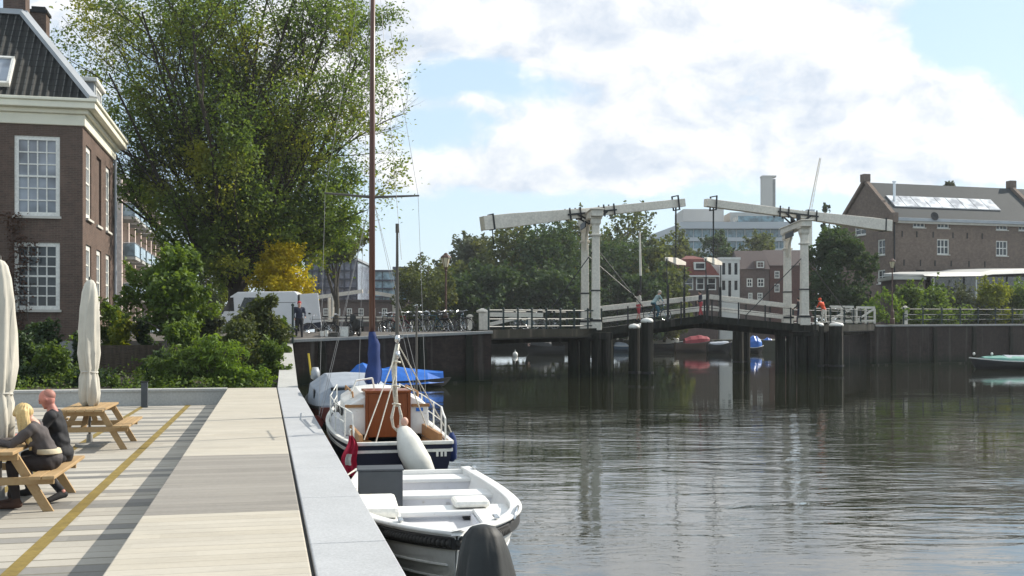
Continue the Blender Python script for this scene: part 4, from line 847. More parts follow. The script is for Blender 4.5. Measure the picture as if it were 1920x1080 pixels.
# swung barrier gates and white posts
def barrier(label, pxs, Y, py0, py1, arm_px):
    p = P(pxs, py0, Y); h = zpx(py1, Y) - p.z; t = thing('barrier_gate', label, 'gate', p); g = MB(); g.box((0, 0, h / 2), (.55, .4, h)); g.lathe([(.30, h), (.30, h + .1), (.05, h + .22)], 10, (-.1, 0, 0)); g.build('gate_post', M['bridge_white'], t, bevel=.03)
    e = (P(arm_px, 0, Y + .4) - p).x; g = MB(); g.bar((.28, 0, h * .88), (e, .4, h * .86), .12, .22); g.build('arm', M['bridge_white'], t, bevel=.01); g = MB(); g.bar((.25, 0, .28), (e * .62, .25, h * .76), .10, .18); g.build('brace', M['bridge_white'], t); g = MB(); g.bar((e * .78, .31, .1), (e * .78, .31, h * .84), .12, .2); g.build('leg', M['bridge_white'], t)
barrier('white swung barrier gate with diagonal brace left of the first portal', 908, 53.8, 619, 586, 1018)
def post(label, px, Y, py0, py1, w=.22):
    p = P(px, py0, Y); h = zpx(py1, Y) - p.z; t = thing('gate_post', label, 'post', p); g = MB(); g.box((0, 0, h * .43), (w, w, h * .86)); g.build('shaft', M['bridge_white'], t, bevel=.02); g = MB(); g.box((0, 0, h * .9), (w * 1.5, w * 1.5, h * .09)); g.lathe([(w * .6, h * .94), (w * .5, h), (.01, h * 1.02)], 8); g.build('cap', M['bridge_white'], t)
post('small white post left of the white swung gate', 881, 53.4, 619, 590); post('small white post at the left end of the green railing', 1697, 78.6, 608, 574, .3)
for lb, a, b, Y in (('white slatted gate panel right of the orange clad person', 1556, 1600, 70), ('white gate panel left of the bright sapling', 1606, 1640, 73)):
    p = P(a, 606, Y); e = (P(b, 606, Y + .8) - p); t = thing('white_gate', lb, 'gate', p); g = MB(); g.bar((0, 0, 1.08), (e.x, e.y, 1.08), .08, .16); g.bar((0, 0, .18), (e.x, e.y, .18), .08, .12); g.build('rail', M['bridge_white'], t)
    for q in (0, .5, 1): g = MB(); g.bar((e.x * q, e.y * q, -.02), (e.x * q, e.y * q, 1.0), .12, .12); g.build('post', M['bridge_white'], t)
    g = MB(); g.bar((.1, .05, .25), (e.x * .95, e.y * .95, .98), .07, .12); g.build('brace', M['bridge_white'], t)
# green railing on the right quay
pa, pb = P(1690, 607.5, 78.2), P(1990, 606, 88.2); gr = thing('green_railing', 'long dark green iron railing along the right quay top', 'railing', pa); iron_rail(gr, [pa + Vector((.2, .1, -.02)), pb + Vector((0, .1, 0))], 9, 1.15, .04, rails=(.97, .62, .3))
# street lamps
def lamp(label, px, Y, pyb, pyt):
    p = P(px, pyb, Y); h = zpx(pyt, Y) - p.z; t = thing('street_lamp', label, 'street lamp', p, 0, 'old street lamps'); g = MB(); g.lathe([(.17, 0), (.17, .35), (.13, .4), (.13, .9), (.08, 1.0), (.055, 1.1), (.045, h - .95), (.07, h - .9), (.05, h - .85), (.11, h - .72)], 12); g.build('pole', plain('rusty_brown_iron', (.07, .032, .022), .6, .3, 4) if 'brown_iron' not in M else M['brown_iron'], t, smooth=False)
    g = MB(); g.lathe([(.11, h - .70), (.23, h - .25)], 6); g.build('lantern', M['lantern'], t); g = MB(); g.lathe([(.27, h - .25), (.25, h - .19), (.10, h - .07), (.09, h - .03), (.02, h)], 6); g.build('lamp_cap', M['brown_iron'], t)
    g = MB(); [g.bar((.11 * math.cos(k * 1.0472), .11 * math.sin(k * 1.0472), h - .70), (.235 * math.cos(k * 1.0472), .235 * math.sin(k * 1.0472), h - .25), .02, .02) for k in range(6)]; g.build('lantern_frame', M['brown_iron'], t)
M['brown_iron'] = plain('brown_iron', (.085, .045, .032), .55, .3, 5); M['lantern'] = plain('frosted_lantern_glass', (.62, .55, .38), .25, .08, 5)
lamp('brown cast iron street lamp among bicycles on the left wall', 836, 52.5, 626, 474); lamp('brown street lamp in front of the warehouse corner', 1673, 76.8, 607, 484)

# ------------------------------------------------------------------ brick warehouse on the right
WA = R(15.5); wh = thing('brick_warehouse', 'brown brick warehouse with gable, grey roof and a strip of pale rooflights', 'building', (35.7, 100, 2.8), WA)
b0 = 2.8; EH = 13.2 - b0; RH_ = 16.8 - b0; LW, DW = 17.0, 8.8
fo = [(2.2, 3.55, 12.25 - b0, 12.95 - b0), (4.85, 6.2, 12.25 - b0, 12.95 - b0), (11.5, 12.85, 12.25 - b0, 12.95 - b0), (14.1, 15.4, 12.25 - b0, 12.95 - b0), (4.85, 6.2, 9.75 - b0, 11.2 - b0), (11.5, 12.85, 9.75 - b0, 11.2 - b0), (2.5, 3.5, 7.75 - b0, 8.25 - b0), (4.85, 6.2, 5.4 - b0, 6.9 - b0), (11.5, 12.85, 5.4 - b0, 6.9 - b0)]
go = [(1.2, 2.4, 9.7 - b0, 11.2 - b0), (1.2, 2.4, 7.0 - b0, 8.3 - b0), (4.3, 6.2, 11.9 - b0, 13.0 - b0)]
g = MB(); wall_open(g, (0, 0, 0), (1, 0, 0), LW + 16, EH, fo, .22, (0, -1, 0)); wall_open(g, (0, 0, 0), (0, 1, 0), DW, EH, go, .22, (-1, 0, 0)); wall_open(g, (0, DW, 0), (1, 0, 0), LW + 16, EH, [], .2, (0, 1, 0))
g.poly([(0, 0, EH), (0, DW, EH), (0, DW / 2, RH_)]); g.build('wall', M['brickw'], wh, fix=False)
for i, o in enumerate(fo):
    if i == 6: q = MB(); q.bx(o[0], o[1], .1, .16, o[2], o[3]); q.build('vent', M['iron'], wh)
    else: window(wh, (0, 0, 0), (1, 0, 0), (0, -1, 0), o, 3, 1 if i < 4 else 2, 'glass', fw=.1, mw=.07, mid=False, inset=.12)
for i, o in enumerate(go): window(wh, (0, 0, 0), (0, 1, 0), (-1, 0, 0), o, 2, 2, 'glass', fw=.12, mw=.06, mid=False, inset=.12)
slate = plain('grey_pantile_roof', (.030, .038, .042), .85, .16, .35, fine=5); yr = DW / 2
g = MB(); e = .35
g.loft([[(x, -e, EH - e * .8), (x, yr, RH_ + .02), (x, DW + e, EH - e * .8), (x, DW + e, EH - e * .8 + .16), (x, yr, RH_ + .2), (x, -e, EH - e * .8 + .16)] for x in (.25, LW + 16)]); roof = g.build('roof', slate, wh)
g = MB()
for x in (0, LW):
    g = MB()
    for s_ in (-1, 1): g.bar((x, yr + s_ * (yr + .25), EH + .05), (x, yr, RH_ + .38), .42, .30)
    gpp = g.build('gable_parapet', M['brickw'], wh); g = MB(); g.box((x, yr, RH_ + .6), (.7, .7, .75)); g.build('parapet_cap', M['brickw'], gpp)
    if x == 0: g = MB(); g.box((.0, -.15, EH - .12), (.5, .7, .9)); g.build('parapet_foot', M['brickw'], gpp)
g = MB(); g.bx(.25, LW + 16, -.52, -.34, EH - .42, EH - .12); g.build('gutter', M['metal_roof'], wh, bevel=.02)
g = MB(); g.bx(.3, LW + 16, -.33, -.012, EH - .6, EH - .36); g.build('eave_board', M['stone_sill'], wh)
sa = math.atan2(RH_ - EH + e * .8, yr + e); dv = Vector((0, math.cos(sa), math.sin(sa))); nv = Vector((0, -math.sin(sa), math.cos(sa))); rm = Matrix((Vector((1, 0, 0)), dv, nv)).transposed(); M['skylight_pane'] = glass_mat('rooflight_painted_sky', (.60, .62, .66), .18)  # pale base colour paints the bright sky reflection into the rooflight panes
for i in range(9):
    x = 1.6 + i * 1.33; c = Vector((x, -e, EH - e * .8 + .17)) + dv * 2.75
    f = MB(); f.box(c + nv * .05, (1.3, 1.95, .10), rm); fo_ = f.build('rooflight', M['metal_roof'], roof); f = MB(); f.box(c + nv * .11, (1.24, 1.84, .03), rm); f.build('pane', M['skylight_pane'], fo_)
g = MB(); g.tube([(1.35, 1.7, EH + .9), (1.35, 1.7, EH + 3.5)], .13, 8); g.tube([(1.35, 1.7, EH + 3.5), (1.35, 1.7, EH + 3.6)], .18, 8); g.build('flue', M['steel'], roof)
g = MB(); dm_ = Matrix.Rotation(R(75), 3, 'X'); g.lathe([(.05, -.12), (.3, -.08), (.42, 0), (.42, .02), (.05, -.06)], 14, (4.2, -.5, EH + .1), dm_); g.tube([(4.2, -.4, EH - .4), (4.2, -.45, EH + .05)], .03, 5); g.build('satellite_dish', M['iron'], wh)
g = MB(); g.tube([(.1, -.12, .2), (.1, -.12, EH - .4)], .07, 6); g.build('downpipe', M['iron'], wh)
for k in range(12):
    x = (1.0, 2.6, 4.4, 6.6, 8.2, 9.9, 1.2, 3.0, 4.6, 6.4, 8.4, 10.2)[k]; z = (11.6 if k < 6 else 8.9) - b0; g = MB(); g.bx(x - .05, x + .05, -.05, -.002, z - .28, z + .28); g.build('wall_anchor', M['iron'], wh)
M['canopy'] = plain('weathered_white_canopy', (.42, .42, .40), .6, .15, .8)
# pavilion with white canopy roof
cp = thing('canopy_pavilion', 'dark low pavilion under a long white curved canopy roof before the warehouse', 'building', (0, 0, 0))
pts = [(1733, 514, 517), (1765, 511, 519), (1840, 510, 518), (1862, 506, 515), (1925, 504, 513), (2010, 503, 511)]; g = MB(); rings = []
for px, yt, yb in pts:
    Y = 88 + (px - 1733) * .035; a, b = P(px, yt, Y), P(px, yb, Y); rings.append([a + Vector((0, .3, 0)), a + Vector((-.6, 8, .5)), b + Vector((-.6, 8, .3)), b])
g.loft(rings); g.build('canopy', M['canopy'], cp, bevel=.05)
g = MB(); rings = []
for px in (1745, 1990): Y = 89.5 + (px - 1733) * .035; a, b = P(px, 519, Y), P(px, 0, Y); b.z = 2.8; rings.append([a, a + Vector((-.6, 5.5, 0)), b + Vector((-.6, 5.5, 0)), b])
g.loft(rings); g.build('glass_front', M['glass'], cp)
g = MB(); rings = []
for px in (1676, 1737): a, b = P(px, 518, 88.5), P(px, 524, 88.5); rings.append([a, a + Vector((0, 4, 0)), b + Vector((0, 4, 0)), b])
g.loft(rings); g.build('side_roof', M['stone_sill'], cp); g = MB()
rings = []
for px in (1680, 1735): a = P(px, 524.5, 88.8); b = a.copy(); b.z = 2.8; rings.append([a, a + Vector((0, 3.6, 0)), b + Vector((0, 3.6, 0)), b])
g.loft(rings); g.build('side_room', M['brickd'], cp)
for px in (1750, 1830, 1910, 1985): Y = 88.4 + (px - 1733) * .035; a = P(px, 518, Y); g = MB(); g.tube([(a.x, a.y, 2.8), a], .09, 8); g.build('column', M['white'], cp)

# ------------------------------------------------------------------ far bank buildings
def block(name, label, cat, px0, px1, pyt, Y, zb, mat, dep=10, skew=.0, wins=(), nx=2, nz=2, glass='glass', flat=True, roofm='metal_roof', fm='white', rim=.3):
    a, b = P(px0, pyt, Y), P(px1, pyt, Y + skew); d = Vector((b.x - a.x, b.y - a.y, 0)); l = d.length; ang = math.atan2(d.y, d.x); H = a.z - zb
    t = thing(name, label, cat, (a.x, a.y, zb), ang); sc = F / Y
    ops = [((w[0] - px0) / (px1 - px0) * l, (w[1] - px0) / (px1 - px0) * l, CAMZ + (HZ - w[3]) / sc - zb, CAMZ + (HZ - w[2]) / sc - zb) for w in wins]
    g = MB(); wall_open(g, (0, 0, 0), (1, 0, 0), l, H, ops, .2, (0, -1, 0)); wall_open(g, (0, 0, 0), (0, 1, 0), dep, H, [], .2, (-1, 0, 0)); wall_open(g, (l, 0, 0), (0, 1, 0), dep, H, [], .2, (1, 0, 0)); wall_open(g, (0, dep, 0), (1, 0, 0), l, H, [], .2, (0, 1, 0)); g.build('wall', M[mat], t, fix=False)
    for o in ops: window(t, (0, 0, 0), (1, 0, 0), (0, -1, 0), o, nx, nz, glass, fw=.16, mw=.09, sill=False, mid=False, inset=.06, frame_mat=fm)
    if flat: g = MB(); g.bx(-rim, l + rim, -rim, dep + rim, H, H + .35); g.build('roof', M[roofm], t)
    return t, l, H
M['red_tiles'] = plain('red_roof_tiles', (.14, .036, .026), .75, .15, 1.2, fine=6)
M['purple_tiles'] = plain('brown_roof_tiles', (.06, .043, .042), .8, .15, .8, fine=5)
t, l, H = block('red_cottage', 'small cottage with steep red tiled roof, seen between the bridge leaves', 'house', 1272, 1346, 518, 150, 1.3, 'brickd', 7, 0, [(1282, 1300, 520, 544), (1305, 1321, 520, 544), (1326, 1343, 520, 544)], 1, 2, flat=False)
g = MB(); g.loft([[(-.3, -.3, H), (l + .3, -.3, H), (l + .3, 7.3, H), (-.3, 7.3, H)], [(.7, 1.1, H + 2.5), (l - 1.3, 1.1, H + 2.5), (l - 1.3, 6, H + 2.5), (.7, 6, H + 2.5)], [(1.6, 3.2, H + 3.1), (l - 2.9, 3.2, H + 3.1), (l - 2.9, 4, H + 3.1), (1.6, 4, H + 3.1)]]); rr_ = g.build('roof', M['red_tiles'], t)
g = MB(); g.bx(-.35, l + .35, -.42, -.31, H - .1, H + .12); g.build('eave_board', M['white'], t)
g = MB(); g.bx(2.2, 3.9, -.05, 1.5, H + .9, H + 2.0); d_ = g.build('dormer', M['white'], rr_); g = MB(); g.bx(2.45, 3.65, -.07, -.052, H + 1.1, H + 1.8); g.build('pane', M['glass'], d_)
t, l, H = block('glazed_house', 'narrow house front with large white framed windows right of the red cottage', 'house', 1349, 1387, 487, 152, 1.3, 'white', 7, 0, [(1352, 1362, 491, 517), (1363.5, 1373, 491, 517), (1375, 1385, 491, 517), (1352, 1362, 524, 546), (1363.5, 1373, 524, 560), (1375, 1385, 524, 546)], 1, 1, rim=.1, roofm='white')
t, l, H = block('brick_row_house', 'dull brick row house with small white windows left of the second portal', 'house', 1388, 1442, 505, 155, 1.3, 'brickd', 8, 0, [(1400, 1411, 522, 538), (1420, 1433, 522, 538), (1403, 1411, 549, 562), (1420, 1430, 549, 562)], 2, 2, flat=False)
g = MB(); g.loft([[(x, -.3, H), (x, 4, H + 3.0), (x, 8.3, H)] for x in (-.1, l + .1)]); rf = g.build('roof', M['purple_tiles'], t); g = MB(); g.bx(2.2, 3.6, -.1, 1.5, H + .1, H + 1.25); q = g.build('dormer', M['brickd'], rf); window(rf, (2.2, -.1, H + .1), (1, 0, 0), (0, -1, 0), (.15, 1.25, .1, 1.05), 2, 2, sill=False, mid=False, inset=0, fw=.14)
t, l, H = block('brick_row_house', 'reddish brick row house hidden partly by the second portal posts', 'house', 1443, 1530, 498, 158, 1.3, 'brickred', 8, 0, [(1452, 1462, 508, 522), (1470, 1480, 508, 522), (1452, 1462, 532, 548)], 2, 2, flat=False)
g = MB(); g.loft([[(x, -.3, H), (x, 4, H + 2.6), (x, 8.3, H)] for x in (-.1, l + .1)]); g.build('roof', M['purple_tiles'], t)
# white office block, its plant rooms, the tower, the crane
M['office_white'] = plain('office_cladding', (.42, .44, .46), .6, .05, .2); M['tower_grey'] = plain('tower_concrete', (.46, .44, .41), .8, .08, .1)
of = thing('office_building', 'large white modern office block with glass bands behind the cottages', 'building', P(1280, 0, 260).xy.to_3d())
def wbox(nm, mat, px0, px1, y0, y1, Y, dep, par=of):
    a, b = P(px0, y0, Y), P(px1, y1, Y); g = MB(); g.bx(a.x, b.x, Y, Y + dep, b.z, a.z); return g.build(nm, M[mat], par, world=True)
wbox('roof_band', 'office_white', 1276, 1484, 416, 428.5, 258, 34)
for y0, y1 in ((430, 445), (452, 466), (474, 488), (495, 520), (526, 610)):
    wbox('glazing', 'glass_teal', 1284, 1480, y0, y1 - .0, 259.5, 30)
    for k in range(13): wbox('mullion', 'office_white', 1284 + k * 16, 1285.2 + k * 16, y0, y1, 259.3, .2)
for y0, y1 in ((445, 452), (466, 474), (488, 495), (520, 526)): wbox('floor_band', 'office_white', 1282, 1482, y0, y1, 258.8, 32)
g = MB(); a, b, c_, d_ = P(1282, 417, 258), P(1282, 430, 258), P(1215, 452, 300), P(1215, 442, 300); g.loft([[a, b, b + Vector((6, 26, 0)), a + Vector((6, 26, 0))], [d_, c_, c_ + Vector((6, 26, 0)), d_ + Vector((6, 26, 0))]]); g.build('wing_roof', M['office_white'], of, world=True)
g = MB(); a, b = P(1282, 430.3, 259), P(1215, 452.5, 301); b2, a2 = b.copy(), a.copy(); a2.z = b2.z = 2; g.loft([[a, a2, a2 + Vector((6, 24, 0)), a + Vector((6, 24, 0))], [b, b2, b2 + Vector((6, 24, 0)), b + Vector((6, 24, 0))]]); g.build('wing_glazing', M['glass_teal'], of, world=True)
wbox('plant_room', 'tower_grey', 1281, 1357, 392, 415.5, 268, 14); wbox('plant_room', 'tower_grey', 1369, 1442, 398, 415.5, 270, 14); wbox('roof_tank', 'office_white', 1345, 1358, 388, 392, 270, 8); wbox('skylight_hood', 'glass_teal', 1384, 1470, 405, 415.6, 262, 6)
tw = thing('chimney_tower', 'tall square pale grey tower rising behind the right balance beam', 'tower', P(1442, 0, 330).xy.to_3d(), 0)
a, b = P(1430, 332, 330), P(1455, 600, 330); g = MB(); g.bx(a.x, a.x + .75 * (b.x - a.x), 330, 333, 0, a.z); g.build('shaft', M['tower_grey'], tw, world=True); g = MB(); g.bx(a.x + .75 * (b.x - a.x) + .02, b.x, 330.6, 333, 0, a.z - .5); g.build('side_fin', M['concrete_d'], tw, world=True); g = MB(); g.bx(a.x - .15, b.x + .1, 329.9, 333.1, a.z, a.z + .5); g.build('cap', M['tower_grey'], tw, world=True)
cn = thing('crane', 'distant thin lattice crane jib leaning right above the second portal', 'crane', P(1515, 600, 300)); g = MB(); e0, e1 = P(1518, 400, 300), P(1538, 296, 300)
for o in (Vector((-.4, 0, 0)), Vector((.4, 0, 0)), Vector((0, .7, 0))): g.bar(e0 + o, e1 + o * .5, .13, .13)
for k in range(22): s_ = 1 if k % 2 else -1; f0, f1 = k / 22, (k + 1) / 22; g.bar(e0.lerp(e1, f0) + Vector((.4 * s_ * (1 - .5 * f0), 0, 0)), e0.lerp(e1, f1) - Vector((.4 * s_ * (1 - .5 * f1), 0, 0)), .09, .09)
g.build('jib', M['bridge_white'], cn, world=True); g = MB(); b_ = P(1518, 600, 300); g.bx(e0.x - .6, e0.x + .6, 299.5, 300.7, 1.5, e0.z); g.build('mast', M['bridge_white'], cn, world=True); g = MB(); g.bx(e0.x - 1, e0.x + 1.2, 299, 301, e0.z - 1.5, e0.z + 1); g.build('cab', M['office_white'], cn, world=True)
# glass blocks on the left, dark blocks behind the trees
M['violet_glass'] = glass_mat('grey_violet_glass', (.13, .135, .17), .15); M['teal_pale'] = glass_mat('pale_teal_glass', (.26, .36, .40), .15); M['mullion_dark'] = plain('dark_mullions', (.05, .055, .075), .6, .1, 2)
g1 = thing('glass_office', 'grey violet glass office with a dark grid of mullions behind the moored mast', 'building', P(620, 0, 172).xy.to_3d())
wbox('glass_wall', 'violet_glass', 572, 668, 488, 612, 172, 20, g1); wbox('roof', 'metal_roof', 570, 671, 484, 488, 171.4, 21, g1)
for k in range(9): wbox('mullion', 'mullion_dark', 572 + k * 12, 574.5 + k * 12, 488, 612, 171.8, .18, g1)
for k in range(7): wbox('floor_edge', 'mullion_dark', 571, 669, 506 + k * 16, 509 + k * 16, 171.7, .18, g1)
g2 = thing('glass_office', 'pale teal glass office with dark floor lines right of the moored mast', 'building', P(710, 0, 205).xy.to_3d())
wbox('glass_wall', 'teal_pale', 666, 742, 509, 612, 205, 22, g2); wbox('roof', 'mullion_dark', 664, 745, 506, 509.5, 204.5, 23, g2)
for k in range(5): wbox('floor_edge', 'mullion_dark', 665, 743, 524 + k * 15.5, 527 + k * 15.5, 204.6, .3, g2)
for k in range(4): wbox('mullion', 'mullion_dark', 668 + k * 24, 669.3 + k * 24, 509, 612, 204.7, .2, g2)
g3 = thing('office_building', 'small dark topped block between the teal glass office and the round tree', 'building', P(748, 0, 215).xy.to_3d()); wbox('wall', 'glass_teal', 738, 775, 504, 612, 215, 15, g3); wbox('roof', 'mullion_dark', 736, 777, 500, 504.5, 214.5, 16, g3)
g4 = thing('flat_building', 'long dark flat roofed building behind the trees left of the bridge', 'building', P(930, 0, 178).xy.to_3d()); wbox('wall', 'brickq', 848, 1010, 503, 612, 178, 12, g4); wbox('roof', 'mullion_dark', 847, 1011, 500, 503, 177.6, 13, g4)
g5 = thing('brick_building', 'brown brick block showing above the trees beside the first portal', 'building', P(1048, 0, 186).xy.to_3d()); wbox('wall', 'brickd', 1022, 1078, 444, 612, 186, 12, g5); wbox('roof', 'purple_tiles', 1021, 1079, 440, 444, 185.6, 13, g5); wbox('ledge', 'stone_sill', 1022, 1078, 456, 457.5, 185.8, .3, g5)
# a second, distant drawbridge at the left
d2 = thing('far_drawbridge', 'small distant white drawbridge behind the moored mast on the left', 'bridge', P(665, 600, 122))
for a, b in (((598, 557), (680, 546)), ((690, 547), (744, 556))): p, q = P(*a, 122), P(*b, 122); g = MB(); g.bar(p, q, .3, .42); g.build('balance_beam', M['bridge_white'], d2, world=True)
for px in (617, 624, 738, 742): p = P(px, 606, 122 + (px % 2) * 2); g = MB(); g.bar(p, P(px, 556, 122 + (px % 2) * 2), .26, .26); g.build('portal_post', M['bridge_white'], d2, world=True)
for y in (595, 601): g = MB(); g.bar(P(602, y, 121.5), P(745, y, 121.5), .1, .2); g.build('parapet_rail', M['bridge_white'], d2, world=True)
g = MB(); g.bar(P(596, 609, 123), P(760, 609, 123), 4, .4); g.build('deck', asp, d2, world=True)
for px in (602, 625, 650, 680, 705, 742): g = MB(); g.bar(P(px, 610, 121.5), P(px, 594, 121.5), .12, .12); g.build('parapet_post', M['iron'], d2, world=True)
for px in (606, 672, 740): g = MB(); p = P(px, 612, 123); g.bar((p.x, p.y, 1), p, .6, 1.2); g.build('pier', M['brickq'], d2, world=True)
# ------------------------------------------------------------------ boats
class Hull:
    """open hull: x across, y from the stern (0) to the bow (L), z over the waterline"""
    def __init__(s, L, B, gs, gm, gb, keel=-.25, tr=.72, full=2.3, rake=.3, th=.05, floor=.12, n=22, flare=.55):
        s.L, s.B, s.th, s.n, s.keel, s.rake, s.floor = L, B, th, n, keel, rake, floor; s.g3 = (gs, gm, gb); s.tr = tr; s.full = full; s.flare = flare
    def hb(s, t):
        if t < .45: u = t / .45; return s.B / 2 * (s.tr + (1 - s.tr) * math.sin(u * math.pi / 2))
        return max(.012, s.B / 2 * (1 - ((t - .45) / .55) ** s.full) ** .85)
    def gz(s, t): a, b, c = s.g3; return a * (1 - t) * (1 - 2 * t) + 4 * b * t * (1 - t) + c * t * (2 * t - 1) if True else 0
    def kz(s, t): return s.keel + (.0 if t < .78 else (s.gz(1) * .25 - s.keel) * ((t - .78) / .22) ** 2.2)
    def pt(s, t, a, side, inn=0.0):                                  # a: 0 gunwale .. 1 keel
        g, k, b = s.gz(t), s.kz(t), s.hb(t); x = max(0, b - inn) * (1 - a ** (1.6 + s.flare * 2)) * (1 - .10 * a); z = g + (k - g) * a
        if inn: z = max(z, s.floor)
        y = t * s.L + s.rake * (t ** 8) * (1 - a) * 1.0
        return Vector((side * x, y - (inn if t > .97 else 0) + (inn if t < .01 else 0), z))
    def shell(s):
        A = [0, .1, .22, .36, .5, .64, .78, .9, 1.0]; rings = []
        ts = [i / s.n for i in range(s.n)] + [.975, .99, 1.0]
        for t in ts:
            out = [s.pt(t, a, -1) for a in A] + [s.pt(t, a, 1) for a in reversed(A[:-1])]
            inn = [s.pt(t, a, 1, s.th) for a in A] + [s.pt(t, a, -1, s.th) for a in reversed(A[:-1])]
            rings.append(out + inn)
        m = MB().loft(rings, caps=True)
        tr = [s.pt(0, a, -1) for a in A] + [s.pt(0, a, 1) for a in reversed(A[:-1])]; m.prism([p * 1.0 + Vector((0, -.004, -.002)) for p in tr], (0, s.th, 0))
        return m
    def path(s, drop, off, t0=0.0, t1=1.0, n=40, both=True):
        f = []
        for side in ((-1, 1) if both else (1,)):
            q = []
            for i in range(n + 1):
                t = t0 + (t1 - t0) * i / n; a = max(0, drop) / max(.05, s.gz(t) - s.kz(t)); p = s.pt(t, a, side); p.x += side * off; p.z -= min(0, drop); q.append(p)
            f.append(q)
        return f[0] + list(reversed(f[1])) if both else f[0]
    def plate(s, mb, t0, t1, z, th, x0=-1e9, x1=1e9, inn=.05, n=16):  # horizontal slab inside the hull between two stations
        rings = []
        for i in range(n + 1):
            t = t0 + (t1 - t0) * i / n; a = min(.98, max(0, (s.gz(t) - z) / (s.gz(t) - s.kz(t)))); b = abs(s.pt(t, a, 1).x) - inn; y = s.pt(t, a, 1).y
            l, r = max(-b, x0), min(b, x1)
            if r - l < .02: l = r = (l + r) / 2; r += .01
            rings.append([(l, y, z), (r, y, z), (r, y, z - th), (l, y, z - th)])
        return mb.loft(rings)
def strip(mb, pts, w, h, up=Vector((0, 0, 1))):
    rings = []
    for i, p in enumerate(pts):
        t = (pts[min(i + 1, len(pts) - 1)] - pts[max(i - 1, 0)]); t.z = 0; t.normalize(); x = Vector((t.y, -t.x, 0)); rings.append([p - x * w / 2 - up * h / 2, p + x * w / 2 - up * h / 2, p + x * w / 2 + up * h / 2, p - x * w / 2 + up * h / 2])
    return mb.loft(rings)

def scuffed(name, col, rough=.35):
    m, nt, N, L, bs = nodes(name); n = noise_n(N, L, 2.2, 7, stretch=(1, 1, .5), rough=.7); n2 = noise_n(N, L, 14, 5, rough=.7); tc = N.new('ShaderNodeTexCoord'); sp = N.new('ShaderNodeSeparateXYZ'); L.new(tc.outputs['Object'], sp.inputs[0])
    o = mixrgb(N, L, ramp(N, L, n, .5, .85), col, [c * .74 for c in col]); o = mixrgb(N, L, ramp(N, L, n2, .62, .75), o, (col[0] * .7, col[1] * .66, col[2] * .58))
    a = N.new('ShaderNodeMath'); a.operation = 'MULTIPLY_ADD'; L.new(n2, a.inputs[0]); a.inputs[1].default_value = -.12; L.new(sp.outputs[2], a.inputs[2]); o = mixrgb(N, L, ramp(N, L, a.outputs[0], .03, -.05), o, (.07, .075, .045))
    L.new(o, bs.inputs['Base Color']); bs.inputs['Roughness'].default_value = rough; bs.inputs['Specular IOR Level'].default_value = .4; return m
M['gel'] = scuffed('boat_gelcoat_worn', (.76, .755, .73)); M['gel_in'] = scuffed('boat_liner_worn', (.62, .62, .64), .5)
# white open sloop, bow towards the camera
SB = thing('sloop', 'open white motor sloop with black rubbing strake moored by the quay, bow nearest', 'boat', (-.50 - .157 * 5.35, 9.42 + .988 * 5.35, 0), R(189))
h = Hull(5.3, 1.84, .50, .50, .64, keel=-.22, tr=.78, full=2.7, rake=.22, th=.06, floor=.10)
h.shell().build('hull', M['gel'], SB, smooth=False, bevel=.004)
g = MB(); strip(g, h.path(-.015, -.02), .13, .035); g.build('gunwale', M['gel'], SB, smooth=True, bevel=.01)
g = MB(); strip(g, h.path(.085, .014, .0), .04, .11); g.build('rubbing_strake', M['rubber'], SB, bevel=.012)
g = MB()
rp = h.path(.085, .035, .86, 1.0, 20); 
for i in range(len(rp) - 1): g.tube([rp[i], rp[i].lerp(rp[i + 1], .6)], .038, 7)
g.build('bow_fender', M['rope_dark'] if 'rope_dark' in M else plain('dark_rope', (.03, .029, .027), .8, .4, 40), SB, smooth=True)
for d_ in (.30, .43): g = MB(); strip(g, h.path(d_, .004, .02, .985), .022, .02); g.build('strake', M['gel'], SB, bevel=.004)
g = MB(); h.plate(g, .05, .96, .125, .02, inn=.03); g.build('floor', M['gel_in'], SB)
g = MB(); h.plate(g, .015, .10, .44, .05); g.build('aft_seat', M['gel'], SB, bevel=.015); g = MB(); h.plate(g, .085, .095, .40, .28); g.build('aft_locker', M['gel_in'], SB)
g = MB(); h.plate(g, .26, .345, .42, .05); g.build('thwart', M['gel'], SB, bevel=.015); g = MB(); h.plate(g, .335, .343, .38, .26); g.build('locker_front', M['gel_in'], SB)
for px0, px1 in ((-.30, -.26), (.28, .32)): g = MB(); g.bx(px0, px1, 1.825, 1.835, .2, .33); g.build('latch', M['steel'], SB)
g = MB(); h.plate(g, .53, .61, .46, .06); g.build('thwart', M['gel'], SB, bevel=.02)
for sx in (-1, 1):
    g = MB(); h.plate(g, .605, .90, .475, .05, *((-9, -.42) if sx < 0 else (.38, 9)), inn=.04); g.build('bow_seat', M['gel'], SB, bevel=.02)
    g = MB(); x = sx * .40; g.bx(x - .012, x + .012, 3.25, 4.35, .12, .43); g.build('seat_front', M['gel_in'], SB)
g = MB(); g.bx(.40, .86, 2.75, 3.75, .48, .60); g.build('cushion', M['white'], SB, bevel=.05)
g = MB(); g.bx(-.62, -.22, 2.72, 3.15, .47, .55); g.build('cushion', M['white'], SB, bevel=.04)
g = MB(); g.bx(.28, .80, 1.72, 2.10, .12, .76); g.bx(.265, .815, 1.705, 2.115, .76, .785); co = g.build('console', M['grey_panel'], SB, bevel=.03)
for a_, b_ in (((.80, .3, .56), (1.05, .75, .74)),): g = MB(); g.tube([a_, ((a_[0] + b_[0]) / 2, (a_[1] + b_[1]) / 2, min(a_[2], b_[2]) - .05), b_], .012, 6); g.build('mooring_line', M['rope'], SB, uv=False)
